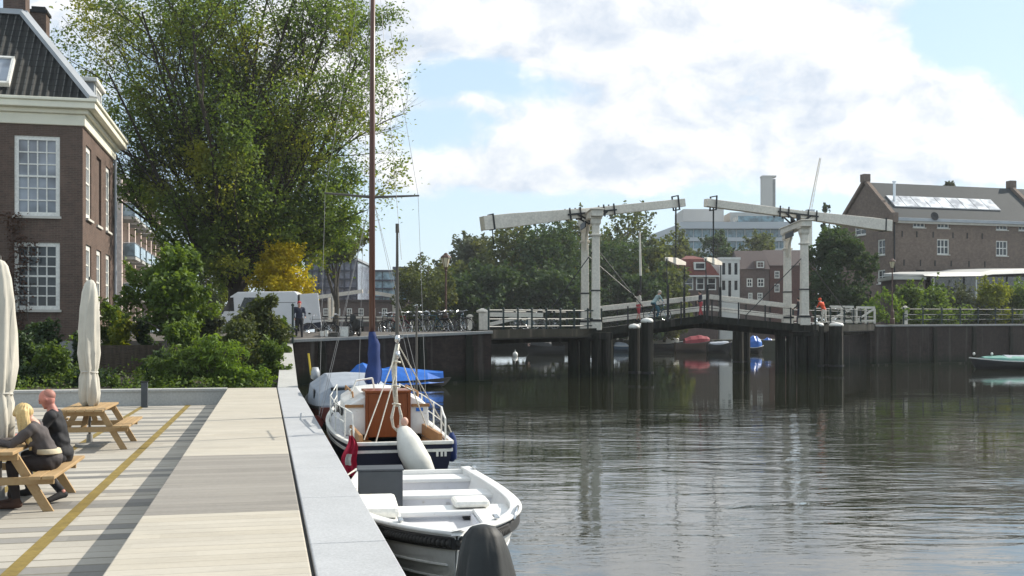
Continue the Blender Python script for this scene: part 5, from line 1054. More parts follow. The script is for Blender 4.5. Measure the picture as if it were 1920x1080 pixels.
g = MB(); pts_ = [(.18 * math.cos(k * .5) * (1 - k * .008) + .1, 4.75 + .16 * math.sin(k * .5) * (1 - k * .008), .15 + .004 * k) for k in range(44)]; g.tube(pts_, .012, 6); g.build('rope_coil', M['rope'], SB, uv=False)
g = MB(); g.lathe([(.01, 0), (.09, 0), (.11, .2), (.10, .2), (.085, .02)], 12, (-.05, 3.7, .128)); g.build('bailer', M['tarp_blue'], SB)
g = MB(); g.bar((.70, .9, .46), (.62, 3.0, .50), .03, .03); g.bar((.615, 2.95, .50), (.60, 3.45, .50), .11, .015); g.build('oar', M['pine'], SB)
g = MB(); g.bx(-.60, -.45, 1.86, 1.96, .14, .27); g.build('battery_box', M['iron'], SB, bevel=.01)
g = MB(); g.tube([(-.82, 3.6, .52), (-.80, 3.9, .60), (-.72, 4.3, .63), (-.66, 4.5, .58)], .018, 6); g.build('grab_rail', M['steel'], SB, smooth=True)
for x, y in ((-.45, 4.75), (.45, 4.75), (.80, .25), (-.80, .25)):
    g = MB(); z = h.gz(y / 5.3) + .02; g.box((x, y, z + .035), (.05, .16, .02)); g.box((x, y, z + .015), (.03, .05, .04)); g.build('cleat', M['steel'], SB, bevel=.006)

M['wire'] = plain('rigging_wire', (.22, .22, .22), .5, .1, 4)
# dark sailing boat with mahogany hatch, stern towards the camera
st0 = Q(2.08, 16.5, 0); YB = thing('sailing_boat', 'navy hulled sailing boat with mahogany hatch and tall brown mast, stern to the camera', 'sailing boat', st0, QA)
h = Hull(7.6, 1.92, .66, .66, 1.0, keel=-.45, tr=.80, full=2.2, rake=.7, th=.05, floor=.15)
h.shell().build('hull', M['hull_navy'], YB, smooth=False)
g = MB(); strip(g, h.path(-.01, -.01), .07, .06); strip(g, [h.pt(0, 0, -1) + Vector((0, -.01, .012)), h.pt(0, 0, 1) + Vector((0, -.01, .012))], .07, .055); g.build('toe_rail', M['white'], YB, bevel=.01)
g = MB(); strip(g, h.path(.11, .010), .02, .045); strip(g, [h.pt(0, .1, -1) + Vector((0, -.006, 0)), h.pt(0, .1, 1) + Vector((0, -.006, 0))], .02, .045); g.build('rubbing_strake', M['white'], YB)
g = MB(); rings = []
for i in range(9):
    rings.append(None)
def deckstrip(t0, t1, xi):
    out = MB()
    for s_ in (-1, 1):
        rr_ = []
        for i in range(13):
            t = t0 + (t1 - t0) * i / 12; b = max(xi + .01, h.hb(t) - .03); y = t * h.L + h.rake * t ** 8; z = h.gz(t) - .025; rr_.append([(s_ * xi, y, z), (s_ * b, y, z), (s_ * b, y, z - .03), (s_ * xi, y, z - .03)])
        out.loft(rr_)
    return out
deckstrip(.0, .74, .60).build('side_deck', M['gel_in'], YB); g = MB(); h.plate(g, .735, .97, .82, .03, inn=.01); g.build('foredeck', M['gel_in'], YB)
g = MB(); g.bx(-.62, .62, .02, .32, .60, .64); g.build('aft_deck', M['teak'], YB)
for s_ in (-1, 1):
    g = MB(); g.bx(min(s_ * .60, s_ * .66), max(s_ * .60, s_ * .66), .3, 2.2, .36, .78); g.build('coaming', M['teak'], YB, bevel=.01)
    g = MB(); g.bx(min(s_ * .30, s_ * .60), max(s_ * .30, s_ * .60), .32, 2.2, .47, .51); g.build('cockpit_seat', M['teak'], YB, bevel=.008)
    g = MB(); g.bx(min(s_ * .285, s_ * .30), max(s_ * .285, s_ * .30), .32, 2.2, .2, .47); g.build('seat_front', M['gel'], YB)
g = MB(); g.bx(-.30, .30, .4, 2.2, .17, .20); g.build('cockpit_floor', M['teak'], YB)
# cabin trunk
g = MB(); rings = []
for y, w, zt, zs in ((2.2, .74, 1.30, 1.10), (3.4, .76, 1.36, 1.16), (4.8, .66, 1.36, 1.16), (5.6, .46, 1.22, 1.06), (5.95, .34, 1.0, .94)):
    rings.append([(-w, y, .60), (-w * .97, y, zs), (-w * .55, y, zt - .03), (0, y, zt), (w * .55, y, zt - .03), (w * .97, y, zs), (w, y, .60)])
g.loft(rings); cb_ = g.build('cabin', M['gel'], YB, bevel=.02)
g = MB(); g.bx(-.345, .345, 2.13, 2.195, .56, 1.33); ht = g.build('hatch', M['mahogany'], YB, bevel=.01)
for x in (-.37, .37): g = MB(); g.bx(x - .025, x + .025, 2.11, 2.19, .52, 1.36); g.build('hatch_frame', M['mahogany'], ht)
g = MB(); g.bx(-.40, .40, 2.10, 2.9, 1.33, 1.375); g.build('sliding_hatch', M['mahogany'], YB, bevel=.012)
for s_ in (-1, 1):
    g = MB(); g.bx(min(s_ * .42, s_ * .74), max(s_ * .42, s_ * .74), 2.17, 2.24, 1.08, 1.13); g.build('cabin_trim', M['teak'], YB)
    g = MB(); g.tube([(s_ * .58, 2.5, 1.24), (s_ * .58, 2.55, 1.32), (s_ * .58, 4.2, 1.36), (s_ * .58, 4.25, 1.28)], .018, 6); g.build('grab_rail', M['teak'], YB)
    for y in (2.9, 3.7, 4.5): g = MB(); g.box((s_ * .765, y, .98), (.03, .45, .15)); g.build('cabin_window', M['glass'], YB, bevel=.03)
g = MB(); g.bx(.50, .62, 2.178, 2.196, 1.0, 1.06); g.build('badge', M['tarp_blue'], YB)
# mast, spreaders, rigging
MY = 5.0; lean = -.02
g = MB(); g.tube([(0, MY, 1.25), (0, MY, 5.2), (.02, MY - .02, 11.2)], [.062, .06, .042], 12); ms = g.build('mast', plain('varnished_mast', (.085, .035, .022), .35, .25, 2, stretch=(6, 6, .5)), YB, smooth=True, uv=False)
g = MB(); g.tube([(-.95, MY, 5.16), (0, MY, 5.10), (.95, MY, 5.16)], [.018, .03, .018], 8); g.build('spreader', M['timber_grey'], ms)
g = MB(); g.box((0, MY, 1.36), (.22, .22, .14)); g.build('mast_step', M['white'], ms, bevel=.02)
rg = []
for s_ in (-1, 1): rg += [[(s_ * .02, MY, 10.6), (s_ * .93, MY, 5.16), (s_ * 1.06, MY - .25, .72)], [(s_ * .02, MY, 5.1), (s_ * 1.04, MY - .5, .72)], [(s_ * .02, MY, 5.1), (s_ * 1.02, MY + .4, .74)]]
rg += [[(0, MY, 11.0), (0, 8.15, 1.05)], [(0.02, MY, 11.0), (.12, 1.2, 3.6)]]
for q in rg: g = MB(); g.tube(q, .0042, 4, caps=False); g.build('stay', M['wire'], YB, uv=False)
# furled sail and cover gathered at the mast
g = MB(); rings = []
for z, r_, x in ((1.30, .09, 0), (1.42, .15, .0), (1.6, .145, .02), (1.8, .125, .035), (1.95, .12, .03), (2.15, .10, .045), (2.3, .075, .01), (2.40, .062, 0)):
    rings.append([(x + r_ * (1 + .22 * math.sin(k * 2.6 + z * 5)) * math.cos(k * .5236), MY - .05 + r_ * 1.1 * math.sin(k * .5236), z) for k in range(12)])
g.loft(rings); g.build('sail_cover', M['sail_blue'], YB, smooth=True)
# topped up boom end with the mainsheet tackle hanging down to the cockpit
g = MB(); g.tube([(.05, 2.4, 2.35), (.06, 1.15, 2.30), (.075, .75, 2.3)], .01, 5); g.build('boom_guy', M['steel'], YB)
g = MB(); g.tube([(.055, 1.25, 2.3), (.055, 1.25, 4.05)], [.034, .020], 8); g.tube([(.055, 1.25, 4.05), (.055, 1.25, 4.2)], .032, 6); g.build('boom_crutch', M['timber_grey'], YB, uv=False)
for z in (2.28, 2.02): g = MB(); g.ball((.055, 1.22, z), (.05, .06, .075), 10, 6); g.ball((.055, 1.16, z), (.028, .03, .045), 8, 5); g.build('block', M['steel'], YB, smooth=True)
rng = random.Random(8); g = MB()
for k in range(9):
    x = .01 + .012 * (k % 5) + rng.uniform(-.012, .012); y = 1.22 + .02 * (k // 3); g.tube([(x + .03, y, 2.2), (x - .02 + rng.uniform(-.03, .03), y, 1.85), (x + rng.uniform(-.03, .03), y, 1.45), (x + rng.uniform(-.02, .02), y, 1.15)], .014, 5)
for k in range(3):
    w = .05 + .015 * k; g.tube([(.03 - w * .4, 1.2, 1.2), (.02 - w, 1.2, .98), (.02 - w * .6, 1.2, .82), (.04, 1.2, .78 - .02 * k), (.06 + w * .6, 1.2, .84), (.05 + w, 1.2, 1.0), (.05 + w * .3, 1.2, 1.2)], .012, 5)
for z in (1.9, 1.5, 1.2): g.tube([(-.03, 1.2, z), (.0, 1.17, z + .01), (.06, 1.17, z), (.10, 1.2, z - .01)], .016, 5)
g.build('mainsheet', M['rope'], YB, smooth=True, uv=False)
for a, b in (((.05, 1.22, 2.1), (-.56, .55, .68)), ((.06, 1.22, 2.1), (.62, 1.6, .72)), ((.06, 1.24, 2.2), (1.02, 2.3, .72)), ((.02, 1.22, 1.7), (-.35, .8, .6))):
    g = MB(); g.tube([a, b], .011, 5); g.build('sheet_line', M['rope'], YB, uv=False)
# guard rails
for s_ in (-1, 1):
    pts = []
    for y in (1.3, 2.6, 4.1, 5.8): t = y / 7.6; p = Vector((s_ * (h.hb(t) - .07), y, h.gz(t))); pts.append(p); g = MB(); g.tube([p, p + Vector((0, 0, .52))], .015, 6); g.build('stanchion', M['white'], YB)
    for z in (.28, .51): g = MB(); g.tube([p + Vector((0, 0, z)) for p in pts], .010, 5); g.build('guard_wire', M['white'], YB)
    g = MB(); p0, p1 = pts[0], Vector((s_ * (h.hb(.02) - .1), .12, .68)); g.tube([p1, p1 + Vector((0, .02, .35)), p1 + Vector((0, .25, .42)), p0 + Vector((0, 0, .51))], .016, 6) if s_ > 0 else g.tube([p0 + Vector((0, 0, .51)), p0 + Vector((.1, -.3, .45)), p0 + Vector((.12, -.42, .02))], .016, 6); g.build('stern_rail', M['white'], YB)
g = MB(); g.tube([(-.62, 2.7, .98), (-.60, 2.72, 1.3), (-.5, 2.8, 1.52), (-.2, 2.9, 1.56)], .018, 6); g.tube([(-.2, 2.9, 1.56), (-.16, 2.9, 1.36)], .018, 6); g.build('spray_hoop', M['white'], YB)
g = MB(); g.tube([(-.05, .05, .68), (.0, .6, .80), (.03, .9, .86)], [.022, .02, .016], 6); g.build('tiller', M['mahogany'], YB)
# outboard under a white cover, tilted on the transom
g = MB(); rings = []
for z, w, dd, x, y in ((.17, .05, .05, .24, -.55), (.21, .15, .17, .22, -.52), (.34, .205, .25, .18, -.50), (.52, .225, .26, .11, -.46), (.66, .20, .22, .06, -.43), (.80, .155, .18, .02, -.39), (.93, .10, .10, -.03, -.34), (.97, .04, .05, -.03, -.32)):
    w *= 1 + .05 * math.sin(z * 40); rings.append([(x + w * (1 + .07 * math.sin(k * 2.4 + z * 9)) * math.copysign(abs(math.cos(k * .3927)) ** .75, math.cos(k * .3927)), y + dd * math.copysign(abs(math.sin(k * .3927)) ** .8, math.sin(k * .3927)), z) for k in range(16)])
g.loft(rings); ob = g.build('outboard_cover', plain('off_white_canvas', (.60, .59, .54), .7, .10, 5, bmp=.5), YB, smooth=True)
g = MB(); g.tube([(.22, -.5, .2), (.24, -.45, -.3)], [.07, .05], 8); g.box((.12, -.12, .45), (.26, .18, .3)); g.build('outboard_bracket', M['iron'], YB)
g = MB(); g.ball((-.02, -.3, 1.03), (.06, .06, .07), 10, 6); g.build('outboard_handle', M['skin'], ob, smooth=True)
for x in (.53, .60, .66): g = MB(); g.box((x, -.012, .49), (.035, .012, .075)); g.build('name_mark', M['white'], YB)
fg = thing('ensign_flag', 'limp red and white flag hanging from a short staff at the sailing boat stern', 'flag', st0 + RH * -.82 - QH * .12 + Vector((0, 0, .2)), QA)
g = MB(); rings = []
for k in range(12):
    z = .62 - .62 * k / 11; w = .03 + .085 * math.sin(min(1, k / 7) * math.pi / 2); rings.append([(math.sin(k * .7) * .03 - w + w * 2 * j / 8, .05 * math.sin(j * 1.9 + k * .35), z) for j in range(9)])
M['flag_red'] = plain('flag_red', (.48, .012, .05), .7, .15, 4); g.loft(rings, closed=False); g.build('flag_cloth', M['flag_red'], fg, smooth=True, fix=False)
g = MB(); rings = [[Vector(p) + Vector((0, -.008, 0)) for p in r_[2:6]] for r_ in rings[5:9]]; g.loft(rings, closed=False); g.build('white_cross', M['white'], fg, smooth=True, fix=False)
g = MB(); g.tube([(.02, .1, .46), (-.02, -.02, .68), (0, -.03, .72)], .014, 6); g.build('staff', M['white'], fg)
fd = thing('fender', 'slim dark blue fender hanging at the starboard side of the sailing boat', 'fender', st0 + RH * 1.02 + QH * 1.5 + Vector((0, 0, .18)), QA); g = MB(); g.lathe([(.03, 0), (.085, .06), (.09, .3), (.07, .42), (.025, .5)], 12); g.build('body', M['sail_blue'], fd, smooth=True); g = MB(); g.tube([(0, 0, .48), (-.06, 0, .62)], .01, 5); g.build('line', M['rope'], fd)

# boat under grey canvas ahead of it
gp = Q(2.12, 26.4); gb_ = thing('covered_boat', 'boat under grey canvas cover moored ahead of the sailing boat', 'boat', gp, QA); h = Hull(6.0, 2.1, .55, .55, .85, tr=.8, rake=.4); M['hull_red'] = plain('dull_red_hull', (.12, .030, .024), .4, .2, 2)
h.shell().build('hull', M['hull_red'], gb_); g = MB(); strip(g, h.path(.0, .01), .07, .07); g.build('rubbing_strake', M['rubber'], gb_); rings = []
for t, w, z in ((.02, 1.0, .62), (.06, 1.0, 1.08), (.30, 1.0, 1.32), (.52, .96, 1.30), (.60, .95, 1.05), (.82, .8, .98), (.97, .3, .92)):
    b = max(.1, h.hb(t) + .02) * (w if t < .9 else 1); y = t * 6; gz_ = h.gz(t); rings.append([(-b, y, gz_ - .04), (-b * .93, y, gz_ + (z - gz_) * .6), (-b * .55, y, z - .03), (0, y, z), (b * .55, y, z - .03), (b * .93, y, gz_ + (z - gz_) * .6), (b, y, gz_ - .04)])
g = MB(); g.loft(rings); g.build('canvas_cover', M['grey_canvas'], gb_, bevel=.02); g = MB(); g.bx(-.55, .55, .30, .33, .80, 1.02); g.bx(-.95, -.93, .9, 2.3, .72, .95); g.build('cover_window', M['glass'], gb_)
rr_ = thing('red_dinghy', 'small red dinghy between the grey covered boat and the quay wall', 'boat', P(592, 0, 26.2).xy.to_3d(), QA); h = Hull(1.9, .55, .34, .32, .42, tr=.8, keel=-.1, rake=.12, th=.04, floor=.06); M['dinghy_red'] = plain('faded_red', (.30, .05, .04), .5, .2, 4); h.shell().build('hull', M['dinghy_red'], rr_); g = MB(); h.plate(g, .4, .52, .26, .03); g.build('thwart', M['teak'], rr_)
og = thing('outboard_motor', 'grey outboard with yellow flag stick beyond the grey canvas cover', 'outboard motor', Q(1.45, 32.6, 0), QA); g = MB(); rings = [[(w * math.cos(k * .5236), d_ * math.sin(k * .5236) + y, z) for k in range(12)] for z, w, d_, y in ((.95, .05, .06, 0), (1.0, .13, .17, 0), (1.2, .14, .2, .03), (1.33, .09, .12, .05))]; g.loft(rings); g.build('cowl', M['metal_roof'], og, smooth=True); g = MB(); g.bx(-.05, .05, -.06, .06, -.4, .97); g.build('shaft', M['iron'], og); g = MB(); g.tube([(-.12, 0, 1.1), (-.2, 0, 1.75)], .035, 6); g.build('stick', plain('yellow_paint', (.5, .36, .03), .5, .1, 4), og)

# boat under the bright blue tarp by the bridge wall
pb_ = P(650, 722, 45.5); bt = thing('tarp_boat', 'low dark boat under a bright blue tarpaulin at the foot of the brick wall', 'boat', (pb_.x, pb_.y, 0), R(-90 + 14)); h = Hull(4.3, 1.5, .30, .30, .42, tr=.7, rake=.25, keel=-.15, floor=.03)
h.shell().build('hull', M['black_tarp'], bt); g = MB(); rings = []
for t, z in ((0, .55), (.1, .98), (.16, 1.08), (.26, .92), (.36, .82), (.46, .93), (.62, .82), (.8, .74), (.97, .68)):
    b = max(.12, h.hb(t)) + .05; y = t * 4.3; wv2 = .05 * math.sin(t * 31); rings.append([(-b, y, .16 + wv2), (-b * .8, y, .34), (-b * .3, y, z - .1 + wv2), (0, y, z), (b * .3, y, z - .12 - wv2), (b * .8, y, .34), (b, y, .16 - wv2)])
g.loft(rings); g.build('tarpaulin', M['tarp_blue'], bt, fix=True)

# moored boats beyond the bridge and at the right wall
def far_boat(name, label, px0, px1, pywl, Y, hull, cover, covz, gun, parts=(), beam=2.0, rev=False, cov_t=(.05, .9), trim='white'):
    a, b = P(px0, 0, Y), P(px1, 0, Y); L_ = b.x - a.x; t = thing(name, label, 'boat', (b.x if rev else a.x, Y, 0), R(90 if rev else -90)); h = Hull(L_ * .93, beam, gun, gun * .92, gun * 1.25, tr=.75, rake=L_ * .06, keel=-.25)
    h.shell().build('hull', hull, t); g = MB(); strip(g, h.path(.04, .02), .06, .07); g.build('rubbing_strake', M[trim], t)
    if cover:
        rings = []; rn = random.Random(int(px0)); n = 9
        for i in range(n + 1):
            q = cov_t[0] + (cov_t[1] - cov_t[0]) * i / n; bb = h.hb(q) + .04; z = h.gz(q) + (covz - gun) * (.35 + .65 * math.sin(min(1, (i + .4) / n) * math.pi) ** .5) * rn.uniform(.9, 1.05); g0 = h.gz(q) - .05
            rings.append([(-bb, q * h.L, g0), (-bb * .85, q * h.L, g0 + (z - g0) * .55), (-bb * .35, q * h.L, z - .04), (0, q * h.L, z), (bb * .35, q * h.L, z - .04), (bb * .85, q * h.L, g0 + (z - g0) * .55), (bb, q * h.L, g0)])
        g = MB(); g.loft(rings); g.build('canvas_cover', cover, t)
    else: g = MB(); h.plate(g, .4, .5, gun * .8, .05); h.plate(g, .1, .2, gun * .8, .05); g.build('thwart', M['teak'], t)
    return t, h
M['hull_black'] = plain('black_hull', (.012, .014, .016), .3, .2, 1); M['hull_brown'] = plain('brown_hull', (.075, .045, .03), .45, .2, 1); M['hull_blue'] = plain('blue_hull', (.05, .10, .16), .35, .2, 1)
M['cover_white'] = plain('off_white_cover', (.52, .51, .46), .8, .1, 1.2, bmp=.4); M['cover_red'] = plain('wine_red_cover', (.25, .035, .045), .75, .15, 2, bmp=.4); M['cover_teal'] = plain('sea_green_cover', (.10, .26, .22), .7, .15, 2, bmp=.4)
far_boat('moored_boat', 'boat with white canvas hood under the left bridge leaf', 1216, 1287, 657, 136, M['hull_black'], M['cover_white'], 2.35, 1.05, cov_t=(.03, .85))
t, h = far_boat('moored_boat', 'brown boat with wine red cover under the middle of the bridge', 1266, 1340, 660, 126, M['hull_brown'], M['cover_red'], 2.05, 1.15, cov_t=(.25, .93), trim='timber_grey')
far_boat('moored_boat', 'black hulled boat at the stern of the red covered one', 1326, 1373, 662, 121, M['hull_black'], M['grey_canvas'], 1.4, 1.05, cov_t=(.1, .9), trim='timber_grey')
t, h = far_boat('moored_boat', 'blue open boat with a tall mast beside the white capped piles', 1146, 1212, 655, 128, M['hull_blue'], M['grey_canvas'], 1.25, .8, cov_t=(.1, .5))
mp = P(1201, 0, 127); g = MB(); g.tube([(mp.x, mp.y, .5), (mp.x, mp.y, zpx(517, 127))], .13, 8); g.build('mast', M['iron'], t, world=True); g = MB(); g.tube([(mp.x, mp.y, zpx(517, 127)), (mp.x - .1, mp.y, zpx(435, 127))], [.15, .10], 8); g.build('mast_top', M['bridge_white'], t, world=True)
far_boat('moored_boat', 'boat under bright blue cover between the right bridge piers', 1398, 1432, 657, 122, M['hull_black'], M['tarp_blue'], 2.0, .7, cov_t=(.05, .95))
far_boat('moored_boat', 'second blue covered boat with white bow close to the right pier', 1428, 1462, 652, 132, M['gel'], M['tarp_blue'], 1.75, .6, cov_t=(.05, .7))
t, h = far_boat('work_boat', 'black work boat with pale crates on deck under the left approach', 982, 1058, 664, 114, M['hull_black'], M['black_tarp'], 1.75, .95, cov_t=(.35, .9), rev=True, trim='iron')
M['pinkish'] = plain('faded_pink_plastic', (.5, .33, .26), .6, .2, 3)
for k, (y, z, s_) in enumerate(((3.6, 1.0, .5), (3.25, 1.05, .45), (2.9, 1.35, .5), (3.1, 1.5, .35), (1.2, 1.7, .3), (2.0, 1.75, .25))): g = MB(); g.box((-.2 + .1 * k, y, z), (s_, s_ * 1.2, s_ * .6)); g.build('crate', M['pinkish' if k < 4 else 'white'], t, bevel=.03)
far_boat('rowing_boat', 'small dull red rowing boat beyond the left approach span', 940, 972, 648, 150, M['dinghy_red'], None, 0, .7, beam=1.3)
far_boat('rowing_boat', 'low dark rowing boat right of the outermost white capped pile', 1578, 1632, 672, 94, M['hull_black'], None, 0, .45, beam=1.3, trim='timber_grey')
t, h = far_boat('covered_launch', 'black hulled launch with green and pale cover moored at the right wall', 1816, 1952, 691, 68.5, M['hull_black'], M['cover_teal'], .92, .62, cov_t=(.1, .88), rev=True, trim='white')
g = MB(); rings = []
for q in (.02, .15, .3, .45, .56): bb = h.hb(q) + .05; z = h.gz(q); rings.append([(-bb, q * h.L, z - .03), (-bb * .6, q * h.L, z + .18), (0, q * h.L, z + .34), (bb * .6, q * h.L, z + .18), (bb, q * h.L, z - .03)])
g.loft(rings); g.build('pale_cover', M['grey_canvas'], t)
for y in (4.35, 3.2): g = MB(); g.ball((-.1, y, .98), (.09, .09, .10), 8, 6); g.build('fender_ball', M['white'], t, smooth=True)
by = thing('buoy', 'small white float on the dark water left of the black work boat', 'buoy', (P(966, 0, 104).x, 104, 0)); g = MB(); g.ball((0, 0, .16), (.26, .26, .3), 12, 8); g.build('body', M['white'], by, smooth=True); g = MB(); g.tube([(0, 0, .4), (0, 0, .66)], .05, 6); g.build('handle', M['white'], by)
# covered outboard at the bottom of the view, on the stern of a boat mostly out of frame
cb0 = thing('covered_outboard', 'black canvas draped over an outboard motor in front of the white sloop', 'outboard motor', (-.20, 7.35, 0), QA); g = MB(); rings = []; rn = random.Random(4)
for z, w, d_ in ((1.07, .03, .03), (1.055, .085, .075), (1.00, .13, .12), (.88, .165, .16), (.72, .195, .20), (.55, .235, .24), (.38, .30, .30), (.22, .335, .33)):
    f = (1.07 - z) / .85; rings.append([((w * (1 + .17 * f * math.sin(k * 6 * .1745 + 1 + 2.2 * f) + .13 * f * math.sin(k * 3 * .1745 + f * 3) + .05 * math.sin(k * 11 * .1745 + f * 6))) * math.cos(k * .1745) + .02 * f, (d_ * (1 + .17 * f * math.sin(k * 6 * .1745 + 1 + 2.2 * f) + .11 * f * math.sin(k * 3 * .1745 + 1) + .05 * math.sin(k * 11 * .1745 + f * 6))) * math.sin(k * .1745), z) for k in range(36)])
g.loft(rings); g.build('canvas_cover', M['black_tarp'], cb0, smooth=True); g = MB(); g.bx(-.08, .08, -.08, .1, -.5, .5); g.build('leg', M['iron'], cb0)
# ------------------------------------------------------------------ terrace furniture
def picnic(label, c, first=None):
    if first is not None: t = copy_tree(first); t.location = c; t['label'] = label; return t
    t = thing('picnic_table', label, 'picnic table', c, QA, 'wooden picnic tables on the terrace'); LT = 2.1
    for k in range(5): g = MB(); x = -.30 + .15 * k; g.bx(x - .07, x + .07, -LT / 2, LT / 2, .70, .74); g.build('top_board', M['pine'], t, bevel=.006)
    for s_ in (-1, 1):
        for k in (0, 1): g = MB(); x = s_ * (.595 + .145 * k); g.bx(x - .068, x + .068, -LT / 2, LT / 2, .415, .455); g.build('bench_board', M['pine'], t, bevel=.006)
    for y in (-.74, .74):
        g = MB(); g.bx(-.75, .75, y - .022, y + .022, .325, .415); g.build('bench_bearer', M['pine'], t, bevel=.004)
        g = MB(); g.bx(-.36, .36, y - .022, y + .022, .61, .70); g.build('top_bearer', M['pine'], t, bevel=.004)
        for s_ in (-1, 1): g = MB(); g.bar((s_ * .27, y + .048 * (1 if y > 0 else -1), .70), (s_ * .66, y + .048 * (1 if y > 0 else -1), .0), .045, .11, (0, 1, 0)) if False else g.prism([(s_ * .22, y + .024, .70), (s_ * .34, y + .024, .70), (s_ * .74, y + .024, 0), (s_ * .62, y + .024, 0)], (0, .046, 0)); g.build('leg', M['pine'], t, bevel=.004)
        g = MB(); g.bar((0, y * .95, .40), (0, y * .25, .69), .09, .04); g.build('brace', M['pine'], t)
    return t
T2C = Vector((-7.74, 19.55, TZ)); T1C = Vector((-6.24, 13.0, TZ))
pt1 = picnic('near picnic table where the blonde woman and the bald man sit', T1C); pt2 = picnic('empty picnic table with a closed parasol through its middle', T2C, pt1)
def parasol(label, c, H, wmax, seed, zb=.735, tie=.36):
    t = thing('closed_parasol', label, 'parasol', c, R(20 * seed), 'closed parasols'); rn = random.Random(seed); g = MB(); rings = []; n = 40
    prof = [(.0, .55), (.03, .82), (.10, .92), (.22, .85), (.27, .70), (.30, .82), (.42, .98), (.6, 1.0), (.78, .88), (.9, .72), (.965, .52), (.99, .30), (1.0, .05)]
    ph = rn.uniform(0, 6)
    for q, w in prof:
        r_ = wmax * w; z = zb + (H - zb) * q; am = .17 * (1 - q) + .05
        rings.append([(r_ * (1 + am * math.sin(8 * a + ph + 1.2 * math.sin(q * 9 + seed)) + .7 * am * math.sin(3 * a + ph * 2 + q * 7) + .35 * am * math.sin(13 * a + q * 11)) * math.cos(a) + .02 * math.sin(q * 5 + seed), r_ * (1 + am * math.sin(8 * a + ph + 1.2 * math.sin(q * 9 + seed)) + .7 * am * math.sin(3 * a + ph * 2 + q * 7) + .35 * am * math.sin(13 * a + q * 11)) * math.sin(a), z + (.05 * math.sin(4 * a + ph) if q < .05 else 0)) for a in [2 * math.pi * k / n for k in range(n)]])
    g.loft(rings); g.build('canopy', M['parasol'], t, smooth=True)
    g = MB(); g.tube([(0, 0, .02), (0, 0, H - .02)], .024, 10); g.tube([(0, 0, H - .03), (0, 0, H + .05)], [.03, .012], 10); g.build('pole', M['timber_grey'], t, smooth=False); g = MB(); g.lathe([(.25, 0), (.25, .05), (.06, .07), (.05, .22)], 16); g.build('base', M['concrete_d'], t)
    zt = zb + (H - zb) * .27; g = MB(); pts = [(wmax * .78 * math.cos(a), wmax * .78 * math.sin(a), zt + .01 * math.sin(2 * a)) for a in [2 * math.pi * k / 24 for k in range(25)]]; g.tube(pts, .014, 6); g.build('tie_strap', M['stone_sill'], t)
parasol('tied cream parasol standing in the empty picnic table', T2C, 3.06, .178, 2); parasol('tied cream parasol cut by the left edge, rising from the near picnic table', T1C, 2.98, .175, 5)

# ------------------------------------------------------------------ people
def skin_mesh(name, parts, voxel, mat, parent, it=3, fac=.5, fold=0.0):
    """one continuous surface: limbs as capped tapering tubes and ellipsoids, fused by a voxel remesh"""
    mb = MB()
    for p in parts:
        if p[0] == 'c':
            pts, rad = p[1], p[2]; pts = [Vector(q) for q in pts]; mb.tube(pts, rad, 12)
            for q, r_ in zip(pts, rad): mb.ball(q, r_, 12, 8)
        else: mb.ball(p[1], p[2], 16, 10, p[3] if len(p) > 3 else None)
    o = mb.build('tmp', mat, None, uv=False, fix=False); m_ = o.modifiers.new('r', 'REMESH'); m_.mode = 'VOXEL'; m_.voxel_size = voxel
    s_ = o.modifiers.new('s', 'SMOOTH'); s_.iterations = it; s_.factor = fac
    dg = bpy.context.evaluated_depsgraph_get(); me = bpy.data.meshes.new_from_object(o.evaluated_get(dg)); me.name = name; bpy.data.objects.remove(o)
    if fold:
        n = len(me.vertices); co = np.empty(n * 3); no = np.empty(n * 3); me.vertices.foreach_get('co', co); me.vertices.foreach_get('normal', no); co, no = co.reshape(-1, 3), no.reshape(-1, 3)
        if name == 'hair': a_ = np.arctan2(co[:, 0], co[:, 1] - co[:, 1].mean()); d_ = np.sin(a_ * 17 + 3 * np.sin(co[:, 2] * 9)) * .6 + np.sin(a_ * 31 + co[:, 2] * 14) * .5
        else: d_ = np.sin(nz3(co, 13, 1.3) * 6 + co[:, 2] * 22) * .7 + nz3(co, 31, 4.0) * .8
        me.vertices.foreach_set('co', (co + no * (d_ * fold)[:, None]).ravel()); me.update()
    me.polygons.foreach_set('use_smooth', [True] * len(me.polygons)); me.materials.clear(); me.materials.append(mat)
    r_ = bpy.data.objects.new(name, me); COL.objects.link(r_); r_.parent = parent; return r_
V = Vector
def lerp(a, b, t): return V(a).lerp(V(b), t)
